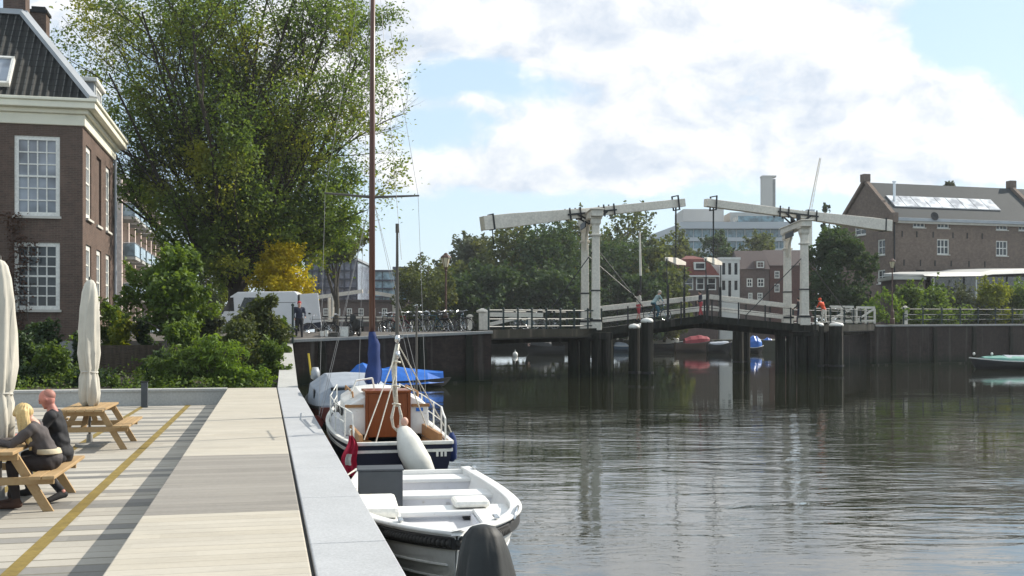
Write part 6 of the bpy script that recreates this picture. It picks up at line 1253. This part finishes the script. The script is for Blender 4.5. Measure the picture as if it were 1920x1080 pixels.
def person(label, loc, rz, J, skin, top, legs, shoes, hair, female=False, voxel=.018, detail=False, sleeves=True, group=None, hairlen=0, skirt=None, longtop=0.0, bald=False):
    t = thing('person', label, 'person', loc, rz, group); pel, che, nk, hd = V(J['pelvis']), V(J['chest']), V(J['neck']), V(J['head'])
    up = (hd - nk).normalized(); fwd = V(J.get('face', (0, 1, 0))).normalized(); sd = fwd.cross(up).normalized(); fwd = up.cross(sd).normalized(); hm = Matrix((sd, fwd, up)).transposed()
    body = [('e', hd, (.078, .095, .112), hm), ('e', hd - up * .055 + fwd * .025, (.058, .068, .07), hm), ('c', [nk - up * .05, nk + up * .06, hd - up * .03], [.058, .052, .055]),
            ('e', hd + fwd * .098 - up * .012, (.013, .02, .024), hm), ('e', hd + fwd * .086 + up * .022, (.05, .016, .012), hm), ('e', hd + fwd * .080 - up * .062, (.028, .014, .011), hm), ('e', hd + fwd * .072 - up * .098, (.026, .022, .02), hm)]
    for s_ in (-1, 1): body += [('e', hd + sd * s_ * .078 - up * .005, (.012, .022, .032), hm)]
    for k in 'LR':
        el, wr = V(J['el' + k]), V(J['wr' + k]); hdir = V(J.get('hand' + k, wr - el)).normalized(); sh = V(J['sh' + k])
        body += [('c', [el.lerp(wr, .3), wr], [.036, .026])] + ([] if sleeves else [('c', [sh, sh.lerp(el, .5), el, el.lerp(wr, .35)], [.05, .046, .038, .038])])
        pn = V(J.get('palm' + k, (0, 0, -1))); w = hdir.cross(pn).normalized(); pn = w.cross(hdir).normalized(); pc = wr + hdir * .055
        body += [('e', pc, (.042, .052, .018), Matrix((w, hdir, pn)).transposed()), ('c', [wr, pc], [.026, .028])]
        if detail:
            for i, (o_, ln) in enumerate(((-.030, .066), (-.010, .077), (.011, .072), (.031, .056))):
                b0 = pc + hdir * .035 + w * o_; body.append(('c', [b0, b0 + hdir * ln * .5 + pn * .008, b0 + hdir * ln * .85 + pn * .028], [.0105, .0095, .008]))
            s_ = -1 if k == 'L' else 1; tb = wr + hdir * .025 - w * .03; body.append(('c', [tb, tb - w * .03 + hdir * .03 + pn * .01, tb - w * .035 + hdir * .06 + pn * .02], [.013, .011, .009]))
        hp, kn, an = V(J['hip' + k]), V(J['kn' + k]), V(J['an' + k]); body += [('c', [hp, hp.lerp(kn, .5), kn], [.075, .066, .05]), ('c', [kn, kn.lerp(an, .35), an], [.05, .05, .034]), ('e', an, .038)]
        ft = V(J['toe' + k]) - an; body += [('c', [an - V((0, 0, .03)), V(J['toe' + k])], [.034, .026])]
    body += [('e', pel, (.14, .10, .11)), ('c', [pel, pel.lerp(che, .5), che, nk], [.11, .105, .11, .055])]
    skin_mesh('body', body, voxel * (.5 if detail else 1), M[skin], t, 2)
    sw = (V(J['shR']) - V(J['shL'])); 
    tp = [('c', [pel + V((0, 0, .02 - longtop)), pel.lerp(che, .45), che, lerp(che, nk, .55)], [.135 if longtop else .125, .122, .132, .085]), ('c', [V(J['shL']), lerp(che, nk, .5), V(J['shR'])], [.066, .085, .066])]
    chest_m = Matrix.Identity(3); xx = sw.normalized(); zz = (che - pel).normalized(); yy = zz.cross(xx).normalized(); chest_m = Matrix((xx, yy, zz)).transposed()
    tp += [('e', che, (sw.length * .46, .125, .16), chest_m), ('e', pel.lerp(che, .4), (sw.length * (.37 if female else .43), .115, .16), chest_m), ('e', pel + V((0, 0, .03 - longtop * .6)), (sw.length * (.44 if female else .45), .135, .11))]
    if female: tp += [('e', che + yy * .085 + xx * s_ * .08 - zz * .03, .068) for s_ in (-1, 1)]
    for k in 'LR':
        sh, el, wr = V(J['sh' + k]), V(J['el' + k]), V(J['wr' + k])
        tp += [('c', [sh, sh.lerp(el, .5), el, el.lerp(wr, .5), el.lerp(wr, .93)], [.068, .060, .051, .045, .036])] if sleeves else [('c', [sh, sh.lerp(el, .45)], [.066, .060])]
    skin_mesh('top', tp, voxel * (.7 if detail else 1), M[top], t, 2, .5, .0075)
    lg = [('e', pel, (.165 if female else .155, .135, .12))]
    for k in 'LR':
        hp, kn, an = V(J['hip' + k]), V(J['kn' + k]), V(J['an' + k]); e = lerp(kn, an, .9) if skirt is None else lerp(kn, an, skirt)
        lg += [('c', [hp, hp.lerp(kn, .5), kn], [.10, .088, .066])] + ([('c', [kn, kn.lerp(e, .4), e], [.066, .062, .05])] if skirt is None or skirt > .15 else [])
    skin_mesh('trousers' if skirt is None else 'skirt', lg, voxel * (.7 if detail else 1), M[legs], t, 2, .5, .006)
    for k in 'LR':
        an, to = V(J['an' + k]), V(J['toe' + k]); d_ = (to - an); d_.z = 0; d_.normalize(); up_ = V(J['kn' + k]) - an; up_.normalize()
        skin_mesh('shoe', [('c', [an - d_ * .03 - V((0, 0, .035)), an + d_ * .05 - V((0, 0, .04)), to], [.043, .046, .036]), ('c', [an - d_ * .01 - V((0, 0, .03)), an + up_ * (.16 if shoes == 'boot' else .03)], [.046, .05 if shoes == 'boot' else .044])], voxel * .8, M['shoe_dark' if shoes != 'boot' else 'boot_brown'], t, 2)
    if not bald:
        hr = [('e', hd + up * .022 - fwd * .022, (.092, .104, .108), hm), ('e', hd + up * .07 + fwd * .03, (.07, .06, .04), hm)]
        if hairlen:
            for s_ in (-1, -.4, .4, 1): a = hd + sd * s_ * .07 - fwd * .04; hr.append(('c', [a + up * .02, a - V((0, 0, hairlen * .4)) - fwd * .03, a - V((0, 0, hairlen * .75)) - fwd * .075 + sd * s_ * .02, a - V((0, 0, hairlen)) - fwd * .09], [.05, .052, .046, .016]))
            for s_ in (-1, 1): a = hd + sd * s_ * .083 + fwd * .02; hr.append(('c', [a + up * .04, a - V((0, 0, hairlen * .35)), a - V((0, 0, hairlen * .6)) + fwd * .0], [.03, .032, .014]))
        skin_mesh('hair', hr, voxel * .6, M[hair], t, 2, .5, .006 if detail else .003)
    if detail:
        for s_ in (-1, 1): g = MB(); g.ball(hd + fwd * .084 + sd * s_ * .033 + up * .008, (.011, .008, .008), 8, 6, hm); g.build('eye', M['eye'], t, smooth=True, uv=False)
    return t
for n_, c in (('shoe_dark', (.014, .014, .015)), ('boot_brown', (.06, .03, .02)), ('eye', (.03, .025, .02)), ('jacket_black', (.014, .014, .016)), ('trouser_dark', (.02, .02, .024)), ('top_taupe', (.075, .064, .062)), ('skirt_dark', (.022, .017, .017)), ('belt_cream', (.5, .43, .30)), ('coat_pale', (.55, .52, .46)), ('jeans_teal', (.03, .11, .15)), ('orange', (.62, .075, .025)), ('pink_red', (.42, .06, .07)), ('navy', (.025, .03, .05)), ('top_aqua', (.30, .40, .40)), ('red_cap', (.35, .03, .03)), ('hair_grey', (.4, .38, .34)), ('hair_dark', (.03, .022, .017))): M[n_] = plain(n_, c, .8, .18, 8, bmp=.15)
M['blonde'] = plain('blonde_hair', (.58, .42, .19), .5, .3, 9, fine=60, stretch=(3, 3, .4), bmp=.4)
FZ = R(103)                                                           # facing the table (away from the canal); local -x is towards the camera
def seat_loc(s): return T1C + RH * .64 + QH * s
J = dict(pelvis=(0, .0, .56), chest=(0, .145, .86), neck=(0, .215, 1.03), head=(-.01, .30, 1.115), face=(.05, .85, -.5), shL=(-.165, .18, .955), shR=(.165, .18, .955), elL=(-.23, .38, .775), elR=(.22, .40, .775), wrL=(-.07, .56, .785), wrR=(.10, .60, .785), handL=(.5, .8, -.05), handR=(-.5, .8, -.05),
         hipL=(-.09, .02, .53), hipR=(.09, .02, .53), knL=(-.10, .42, .52), knR=(.10, .43, .52), anL=(-.12, .36, .09), anR=(.08, .45, .09), toeL=(-.14, .53, .045), toeR=(.08, .62, .045))
wm = person('blonde long haired woman in a brown top leaning on the near picnic table', seat_loc(-.34), FZ, J, 'skin', 'top_taupe', 'skirt_dark', 'boot', 'blonde', True, .016, True, hairlen=.50)
g = MB(); rings = []
for z, w, d_, y in ((.64, .178, .148, .015), (.65, .180, .150, .018), (.69, .174, .148, .03), (.70, .170, .144, .034)): rings.append([(w * .93 * math.cos(k * .2618), y + d_ * .95 * math.sin(k * .2618), z) for k in range(24)])
g.loft(rings); g.build('belt', M['belt_cream'], wm, smooth=True)
J = dict(pelvis=(0, .0, .57), chest=(0, .09, .94), neck=(0, .13, 1.14), head=(.0, .185, 1.255), face=(.1, .95, -.28), shL=(-.215, .10, 1.05), shR=(.215, .10, 1.05), elL=(-.27, .24, .80), elR=(.27, .34, .80), wrL=(-.14, .47, .785), wrR=(.12, .54, .785), handL=(.6, .75, -.05), handR=(-.6, .75, -.05),
         hipL=(-.11, .02, .53), hipR=(.10, .02, .53), knL=(-.30, .22, .42), knR=(.14, .46, .53), anL=(-.46, -.08, .13), anR=(.14, .42, .09), toeL=(-.60, .06, .05), toeR=(.14, .60, .045))
mn = person('bald sunburnt man in a black jacket sitting beyond the blonde woman', seat_loc(.42), FZ, J, 'skin_red', 'jacket_black', 'trouser_dark', 'shoe', 'hair_dark', False, .017, True, bald=True, longtop=.06)
skin_mesh('stubble', [('e', V((0, .168, 1.292)), (.0755, .090, .082))], .012, plain('shaved_scalp', (.36, .165, .13), .6, .2, 20), mn, 2)
# people on the bridge
def stand(label, px, pyf, Y, rz, top, legs, hair='hair_dark', skin='skin', step=.25, lean=0.0, hairlen=0, female=False, k=1.0, skirt=None, sleeves=True, head=1.0, arms=0):
    p = P(px, pyf, Y); J = dict(pelvis=(0, 0, .95), chest=(0, .02 + lean * .5, 1.28), neck=(0, .03 + lean, 1.47), head=(0, .06 + lean * 1.15, 1.60), face=(0, 1, -.1), shL=(-.19, .02 + lean * .8, 1.40), shR=(.19, .02 + lean * .8, 1.40), elL=(-.25, .10 + lean + arms * .2, 1.14), elR=(.25, .02 + lean + arms * .25, 1.14), wrL=(-.22, .30 + lean + arms * .25, 1.0), wrR=(.23, .14 + lean + arms * .4, .94),
        hipL=(-.10, 0, .92), hipR=(.10, 0, .92), knL=(-.11, step * .55, .50), knR=(.11, -step * .2, .50), anL=(-.11, step, .09), anR=(.11, -step, .12), toeL=(-.12, step + .16, .04), toeR=(.12, -step + .13, .03))
    t = person(label, p, rz, J, skin, top, legs, 'shoe', hair, female, .026, False, sleeves, None, hairlen, skirt); t.scale = (k, k, k); return t
stand('walker in a pale top and red shorts left of the cyclist on the bridge', 1197, 604.5, 59.6, R(-75), 'coat_pale', 'pink_red', step=.16, hairlen=.2, female=True, skirt=-.4, k=1.03)
stand('person in a navy coat at the hinge of the bridge leaves', 1314, 594, 63.0, R(100), 'navy', 'pink_red', step=.14, k=.9)
stand('person in dark clothes standing behind the second portal post', 1499, 609, 66.0, R(60), 'trouser_dark', 'navy', step=.1, k=1.0)
stand('person in an orange jacket bending beside the second portal', 1545, 609, 64.6, R(40), 'orange', 'coat_pale', 'orange', step=.12, lean=.22, k=.95)
stand('person in a red cap standing behind the white van', 561, 637, 47.5, R(200), 'navy', 'trouser_dark', 'red_cap', step=.08, k=1.0)

# ------------------------------------------------------------------ bicycles
M['bike_black'] = plain('black_frame', (.02, .02, .022), .4, .2, 8); M['bike_red'] = plain('red_frame', (.22, .03, .03), .4, .2, 8); M['bike_silver'] = plain('silver_frame', (.20, .205, .21), .35, .15, 8, metal=.5); M['bike_blue'] = plain('teal_frame', (.03, .10, .13), .4, .2, 8)
def bicycle(label, loc, rz, frame_m, group, lean=.06):
    t = thing('bicycle', label, 'bicycle', loc, rz, group); t.rotation_euler = (0, lean, rz)
    for y in (-.52, .54):
        g = MB(); pts = [(0, y + .33 * math.cos(a), .345 + .33 * math.sin(a)) for a in [2 * math.pi * k / 22 for k in range(23)]]; g.tube(pts, .021, 5, caps=False); w = g.build('wheel', M['rubber'], t, uv=False)
        g = MB(); [g.tube([(0, y, .345), (0, y + .31 * math.cos(a), .345 + .31 * math.sin(a))], .004, 3, caps=False) for a in [2 * math.pi * k / 12 for k in range(12)]]; g.tube([(-.04, y, .345), (.04, y, .345)], .03, 6); g.tube([(0, y + .305 * math.cos(a), .345 + .305 * math.sin(a)) for a in [2 * math.pi * k / 16 for k in range(17)]], .011, 4, caps=False); g.build('rim', M['steel'], w, uv=False)
    g = MB(); bb, st, ht, hb = (0, -.06, .30), (0, -.20, .86), (0, .36, .84), (0, .40, .70)
    for a, b in ((bb, st), (st, ht), (bb, hb), (ht, hb), (bb, (0, -.52, .345)), ((0, -.17, .78), (0, -.52, .345))): g.tube([a, b], .018, 6)
    g.tube([hb, (0, .47, .52), (0, .54, .345)], .016, 6); g.tube([ht, (0, .34, 1.0)], .016, 6); g.build('frame', frame_m, t, uv=False)
    g = MB(); g.tube([(-.27, .16, 1.02), (-.22, .30, 1.06), (0, .34, 1.02), (.22, .30, 1.06), (.27, .16, 1.02)], .014, 6); g.build('handlebar', M['steel'], t, uv=False)
    g = MB(); g.loft([[(-w, y, z), (w, y, z), (w * .8, y, z + .05), (-w * .8, y, z + .05)] for y, w, z in ((-.36, .10, .94), (-.25, .09, .93), (-.08, .025, .94))]); g.tube([st, (0, -.22, .95)], .013, 6); g.build('saddle', M['rubber'], t)
    g = MB(); g.bx(-.06, .06, -.74, -.34, .70, .72); g.bar((0, -.70, .70), (0, -.53, .36), .012, .012); g.build('carrier', M['iron'], t); g = MB(); g.ball((0, .44, .88), (.045, .05, .045), 8, 6); g.build('headlight', M['steel'], t); return t
BG = 'bicycles parked in a row along the left bridge wall'; rn = random.Random(12); fm = ['bike_black', 'bike_red', 'bike_silver', 'bike_blue']; proto = {}
def wallz(px): return a0.z + (a1.z - a0.z) * ((px - 553) / (921 - 553))
kinds = {'bike_black': 'black bicycle', 'bike_red': 'red framed bicycle', 'bike_silver': 'silver bicycle', 'bike_blue': 'teal bicycle'}
where = ['beside the mast', 'left of the white staff pole', 'behind the thin grey pole', 'somewhat left of the street lamp', 'just left of the street lamp', 'leaning at the street lamp', 'right of the street lamp', 'left of the small white post']
spots = [(722, 0), (738, 3), (752, 1), (764, 0), (776, 2), (788, 0), (799, 2), (811, 3), (822, 0), (833, 2), (845, 0), (856, 0), (868, 3)]
for i, (px, m_) in enumerate(spots):
    Y = 48.2 + (px - 553) / 368 * 4.6 + rn.uniform(-.1, .3); p = P(px, 0, Y); p.z = wallz(px); rzv = R(rn.uniform(55, 105)) if i % 3 else R(rn.uniform(-10, 50)); km = fm[m_]
    lab = f"{kinds[km]} in the row on the brick wall, {where[min(7, i * 8 // 13)]}"
    if km not in proto: proto[km] = bicycle(lab, p, rzv, M[km], BG, rn.uniform(-.12, .12))
    else: o = copy_tree(proto[km]); o.location = p; o.rotation_euler = (0, rn.uniform(-.12, .12), rzv); o['label'] = lab
for i, (px, km, lab) in enumerate(((1004, 'bike_silver', 'silver bicycle behind the railing at the end of the white gate arm'), (1022, 'bike_black', 'black bicycle behind the railing right of the white gate arm'), (985, 'bike_blue', 'teal bicycle under the white gate arm'), (640, 'bike_black', 'black bicycle beside the white bucket on the quay'), (600, 'bike_silver', 'silver bicycle close behind the white van'))):
    o = copy_tree(proto[km]); Y = (55.6 if px > 900 else 48.6); p = P(px, 0, Y); p.z = 2.5 if px > 900 else wallz(px); o.location = p; o.rotation_euler = (0, .08, R(90 if px < 900 else 80 + 15 * i)); o['label'] = lab; o['group'] = 'bicycles at the bridge' if px > 900 else BG
# cyclist on the bridge
cp_ = P(1232, 602, 60.6); cyb = copy_tree(proto['bike_blue']); cyb.location = cp_; cyb.rotation_euler = (0, 0, R(-72)); cyb['label'] = 'teal bicycle ridden over the left bridge leaf'; cyb['group'] = 'bicycles at the bridge'
J = dict(pelvis=(0, -.24, 1.02), chest=(0, .0, 1.33), neck=(0, .10, 1.50), head=(0, .16, 1.63), face=(0, 1, -.1), shL=(-.18, .07, 1.43), shR=(.18, .07, 1.43), elL=(-.23, .20, 1.22), elR=(.23, .20, 1.22), wrL=(-.24, .27, 1.10), wrR=(.24, .27, 1.10), hipL=(-.1, -.22, .98), hipR=(.1, -.22, .98), knL=(-.11, .18, .72), knR=(.11, .06, .56), anL=(-.12, .05, .42), anR=(.12, -.08, .20), toeL=(-.12, .2, .37), toeR=(.12, .06, .14))
person('grey haired cyclist in pale aqua top and teal trousers riding over the bridge', cp_, R(-72), J, 'skin', 'top_aqua', 'jeans_teal', 'shoe', 'hair_grey', False, .026)

# ------------------------------------------------------------------ white van with an open rear door, bits on the quay
M['van_white'] = plain('van_paint', (.70, .71, .73), .3, .05, 1, coat=.4)
vp = P(402, 0, 51); vz = 2.02; vL = P(558, 0, 51).x - vp.x; vn = thing('white_van', 'long white delivery van with one rear door swung open, half hidden by bushes', 'van', (vp.x, 51, vz)); VH = zpx(546, 51) - vz
def vprof(y, ins): return [(-.02, y, .35), (.05, y, .95), (.35, y, 1.15), (.75 + ins, y + 0, VH - .25), (1.1 + ins, y, VH - .03), (vL - .15, y, VH), (vL, y, VH - .12), (vL, y, .35)]
g = MB(); g.loft([vprof(0.0, 0), vprof(.08, 0), vprof(1.85, 0), vprof(1.95, 0)]); g.build('body', M['van_white'], vn, bevel=.06)
for x0, x1, nm in ((.45, .95, 'door_window'), (1.15, 2.35, 'side_window')): g = MB(); g.prism([(x0, -.012, VH - .95), (x1, -.012, VH - .95), (x1 - .04, -.012, VH - .30), (x0 + .28, -.012, VH - .30)], (0, .02, 0)); g.build(nm, M['glass'], vn)
g = MB(); g.prism([(.30, .15, 1.22), (.30, 1.8, 1.22), (.74, 1.7, VH - .26), (.74, .25, VH - .26)], (-.02, 0, .02)); g.build('windscreen', M['glass'], vn)
for x in (.95, vL - 1.0):
    for y in (-.02, 1.97):
        g = MB(); rx_m = Matrix.Rotation(R(90), 3, 'X'); g.lathe([(.05, -.11), (.31, -.10), (.34, -.05), (.34, .05), (.31, .10), (.05, .11)], 20, (x, y + (.1 if y < 0 else -.1), .34), rx_m); w = g.build('wheel', M['rubber'], vn, smooth=False)
        g = MB(); g.lathe([(.02, -.115), (.20, -.115), (.20, .115), (.02, .115)], 16, (x, y + (.1 if y < 0 else -.1), .34), rx_m); g.build('rim', M['steel'], w)
g = MB(); g.bx(-.06, vL + .04, -.012, -.002, .42, .56); g.build('side_moulding', M['rubber'], vn); g = MB(); g.bx(2.4, vL - .1, -.008, -.002, VH - .55, VH - .53); g.build('roof_seam', M['rubber'], vn)
g = MB(); g.bx(vL + .03, vL + .06, .05, 1.88, .4, VH - .14); g.build('cargo_opening', M['iron'], vn)
a_ = Vector((vL + .12, -.06, 0)); e = P(597, 0, 50.5) - vp; e = Vector((e.x, -.3, 0)); g = MB(); g.prism([a_ + Vector((0, 0, .42)), e + Vector((.12, 0, .55)), e + Vector((-.06, 0, VH - .10)), a_ + Vector((0, 0, VH - .14))], (0, .06, 0)); rd = g.build('rear_door', M['van_white'], vn, bevel=.02)
g = MB(); g.prism([a_ + Vector((.02, -.012, .44)), e + Vector((.09, -.012, .57)), e + Vector((.08, -.012, .85)), a_ + Vector((.02, -.012, .72))], (0, .01, 0)); g.build('lower_trim', M['navy'], rd); g = MB(); g.box(a_.lerp(e, .5) + Vector((0, -.02, 1.25)), (.10, .04, .06)); g.build('handle', M['iron'], rd)
def crate(name, label, cat, px, Y, w, h_, mat, lid=True):
    p = P(px, 0, Y); p.z = wallz(px); t = thing(name, label, cat, p); g = MB(); s_ = w / 2; g.loft([[(-s_ * .86, -s_ * .86, 0), (s_ * .86, -s_ * .86, 0), (s_ * .86, s_ * .86, 0), (-s_ * .86, s_ * .86, 0)], [(-s_, -s_, h_), (s_, -s_, h_), (s_, s_, h_), (-s_, s_, h_)]]); g.build('tub', M[mat], t, bevel=.02); g = MB(); g.bx(-s_ * 1.05, s_ * 1.05, -s_ * 1.05, s_ * 1.05, h_ + .002, h_ + .04); g.build('lid', M[mat], t, bevel=.01)
crate('white_tub', 'white square tub standing on the quay left of the moored mast', 'tub', 646, 48.2, .40, .42, 'white'); crate('white_bucket', 'left one of two small white buckets behind the van door', 'bucket', 604, 47.9, .17, .26, 'white'); crate('white_bucket', 'right one of two small white buckets behind the van door', 'bucket', 612, 47.9, .14, .28, 'white'); crate('wooden_box', 'low brown wooden box left of the white square tub', 'box', 627, 48.1, .42, .18, 'timber_grey')
kb = thing('black_scooter', 'black covered motor scooter on the quay between the tub and the moored mast', 'scooter', P(667, 0, 48.6).xy.to_3d() + Vector((0, 0, wallz(667))), R(25))
for y in (-.5, .55): g = MB(); g.tube([(0, y + .2 * math.cos(a), .24 + .2 * math.sin(a)) for a in [2 * math.pi * k / 16 for k in range(17)]], .055, 8, caps=False); g.build('wheel', M['rubber'], kb)
g = MB(); g.loft([[(-w, y, z0), (w, y, z0), (w * .85, y, z1), (-w * .85, y, z1)] for y, w, z0, z1 in ((-.75, .10, .45, .72), (-.45, .17, .32, .80), (-.05, .17, .26, .74), (.08, .15, .24, .34), (.36, .16, .26, .40), (.42, .17, .30, .98), (.52, .10, .45, 1.02))]); g.build('body', M['black_tarp'], kb, bevel=.04); g = MB(); g.tube([(-.32, .36, 1.06), (0, .46, 1.02), (.32, .36, 1.06)], .02, 6); g.build('handlebar', M['iron'], kb); g = MB(); g.ball((0, .56, .92), (.07, .05, .07), 8, 6); g.build('headlight', M['steel'], kb)
# thin grey pole standing at the sailing boat, brick quay houses behind the far drawbridge
sp2_ = P(781, 748, 21.8); sp_t = thing('staff_pole', 'thin grey upright pole standing in the water right of the sailing boat', 'pole', (sp2_.x, sp2_.y, 0)); g = MB(); g.tube([(0, 0, -1), (0, 0, zpx(576, 21.8))], [.026, .02], 8); g.build('shaft', M['timber_grey'], sp_t, uv=False); g = MB(); g.tube([(0, 0, zpx(576, 21.8)), (0, 0, zpx(574.5, 21.8) + .02)], .03, 8); g.build('tip', M['timber_grey'], sp_t)
t, l, H = block('brick_houses', 'low brown brick houses on the quay behind the far drawbridge', 'building', 590, 762, 566, 165, 1.4, 'brickd', 8, 0, [(606 + k * 22, 616 + k * 22, 578, 592) for k in range(7)], 2, 2, roofm='purple_tiles')
gp_ = P(552, 0, 46); gt = thing('green_gate_post', 'slim green painted post at the corner of quay ramp and bridge wall', 'post', Vector((P(549, 0, 46.3).x, 46.3, 1.9))); g = MB(); g.tube([(0, 0, 0), (0, 0, 1.62)], .05, 8); g.build('shaft', M['rail_green'], gt); g = MB(); g.ball((0, 0, 1.66), .075, 8, 6); g.build('knob', M['rail_green'], gt)
# ------------------------------------------------------------------ damp autumn air
hzm = bpy.data.materials.new('haze'); hzm.use_nodes = True; nt = hzm.node_tree; nt.nodes.clear(); o_ = nt.nodes.new('ShaderNodeOutputMaterial'); pv = nt.nodes.new('ShaderNodeVolumePrincipled')
pv.inputs['Density'].default_value = .00026; pv.inputs['Color'].default_value = (.90, .95, 1, 1); pv.inputs['Anisotropy'].default_value = .3; nt.links.new(pv.outputs[0], o_.inputs['Volume'])
g = MB(); g.bx(-1500, 1500, -200, 2700, -6, 75); hb_ = g.build('haze', hzm, None, uv=False); tag(hb_, 'thin pale haze over the canal and the far bank', 'haze', None, 'stuff')
scene.cycles.volume_bounces = 0
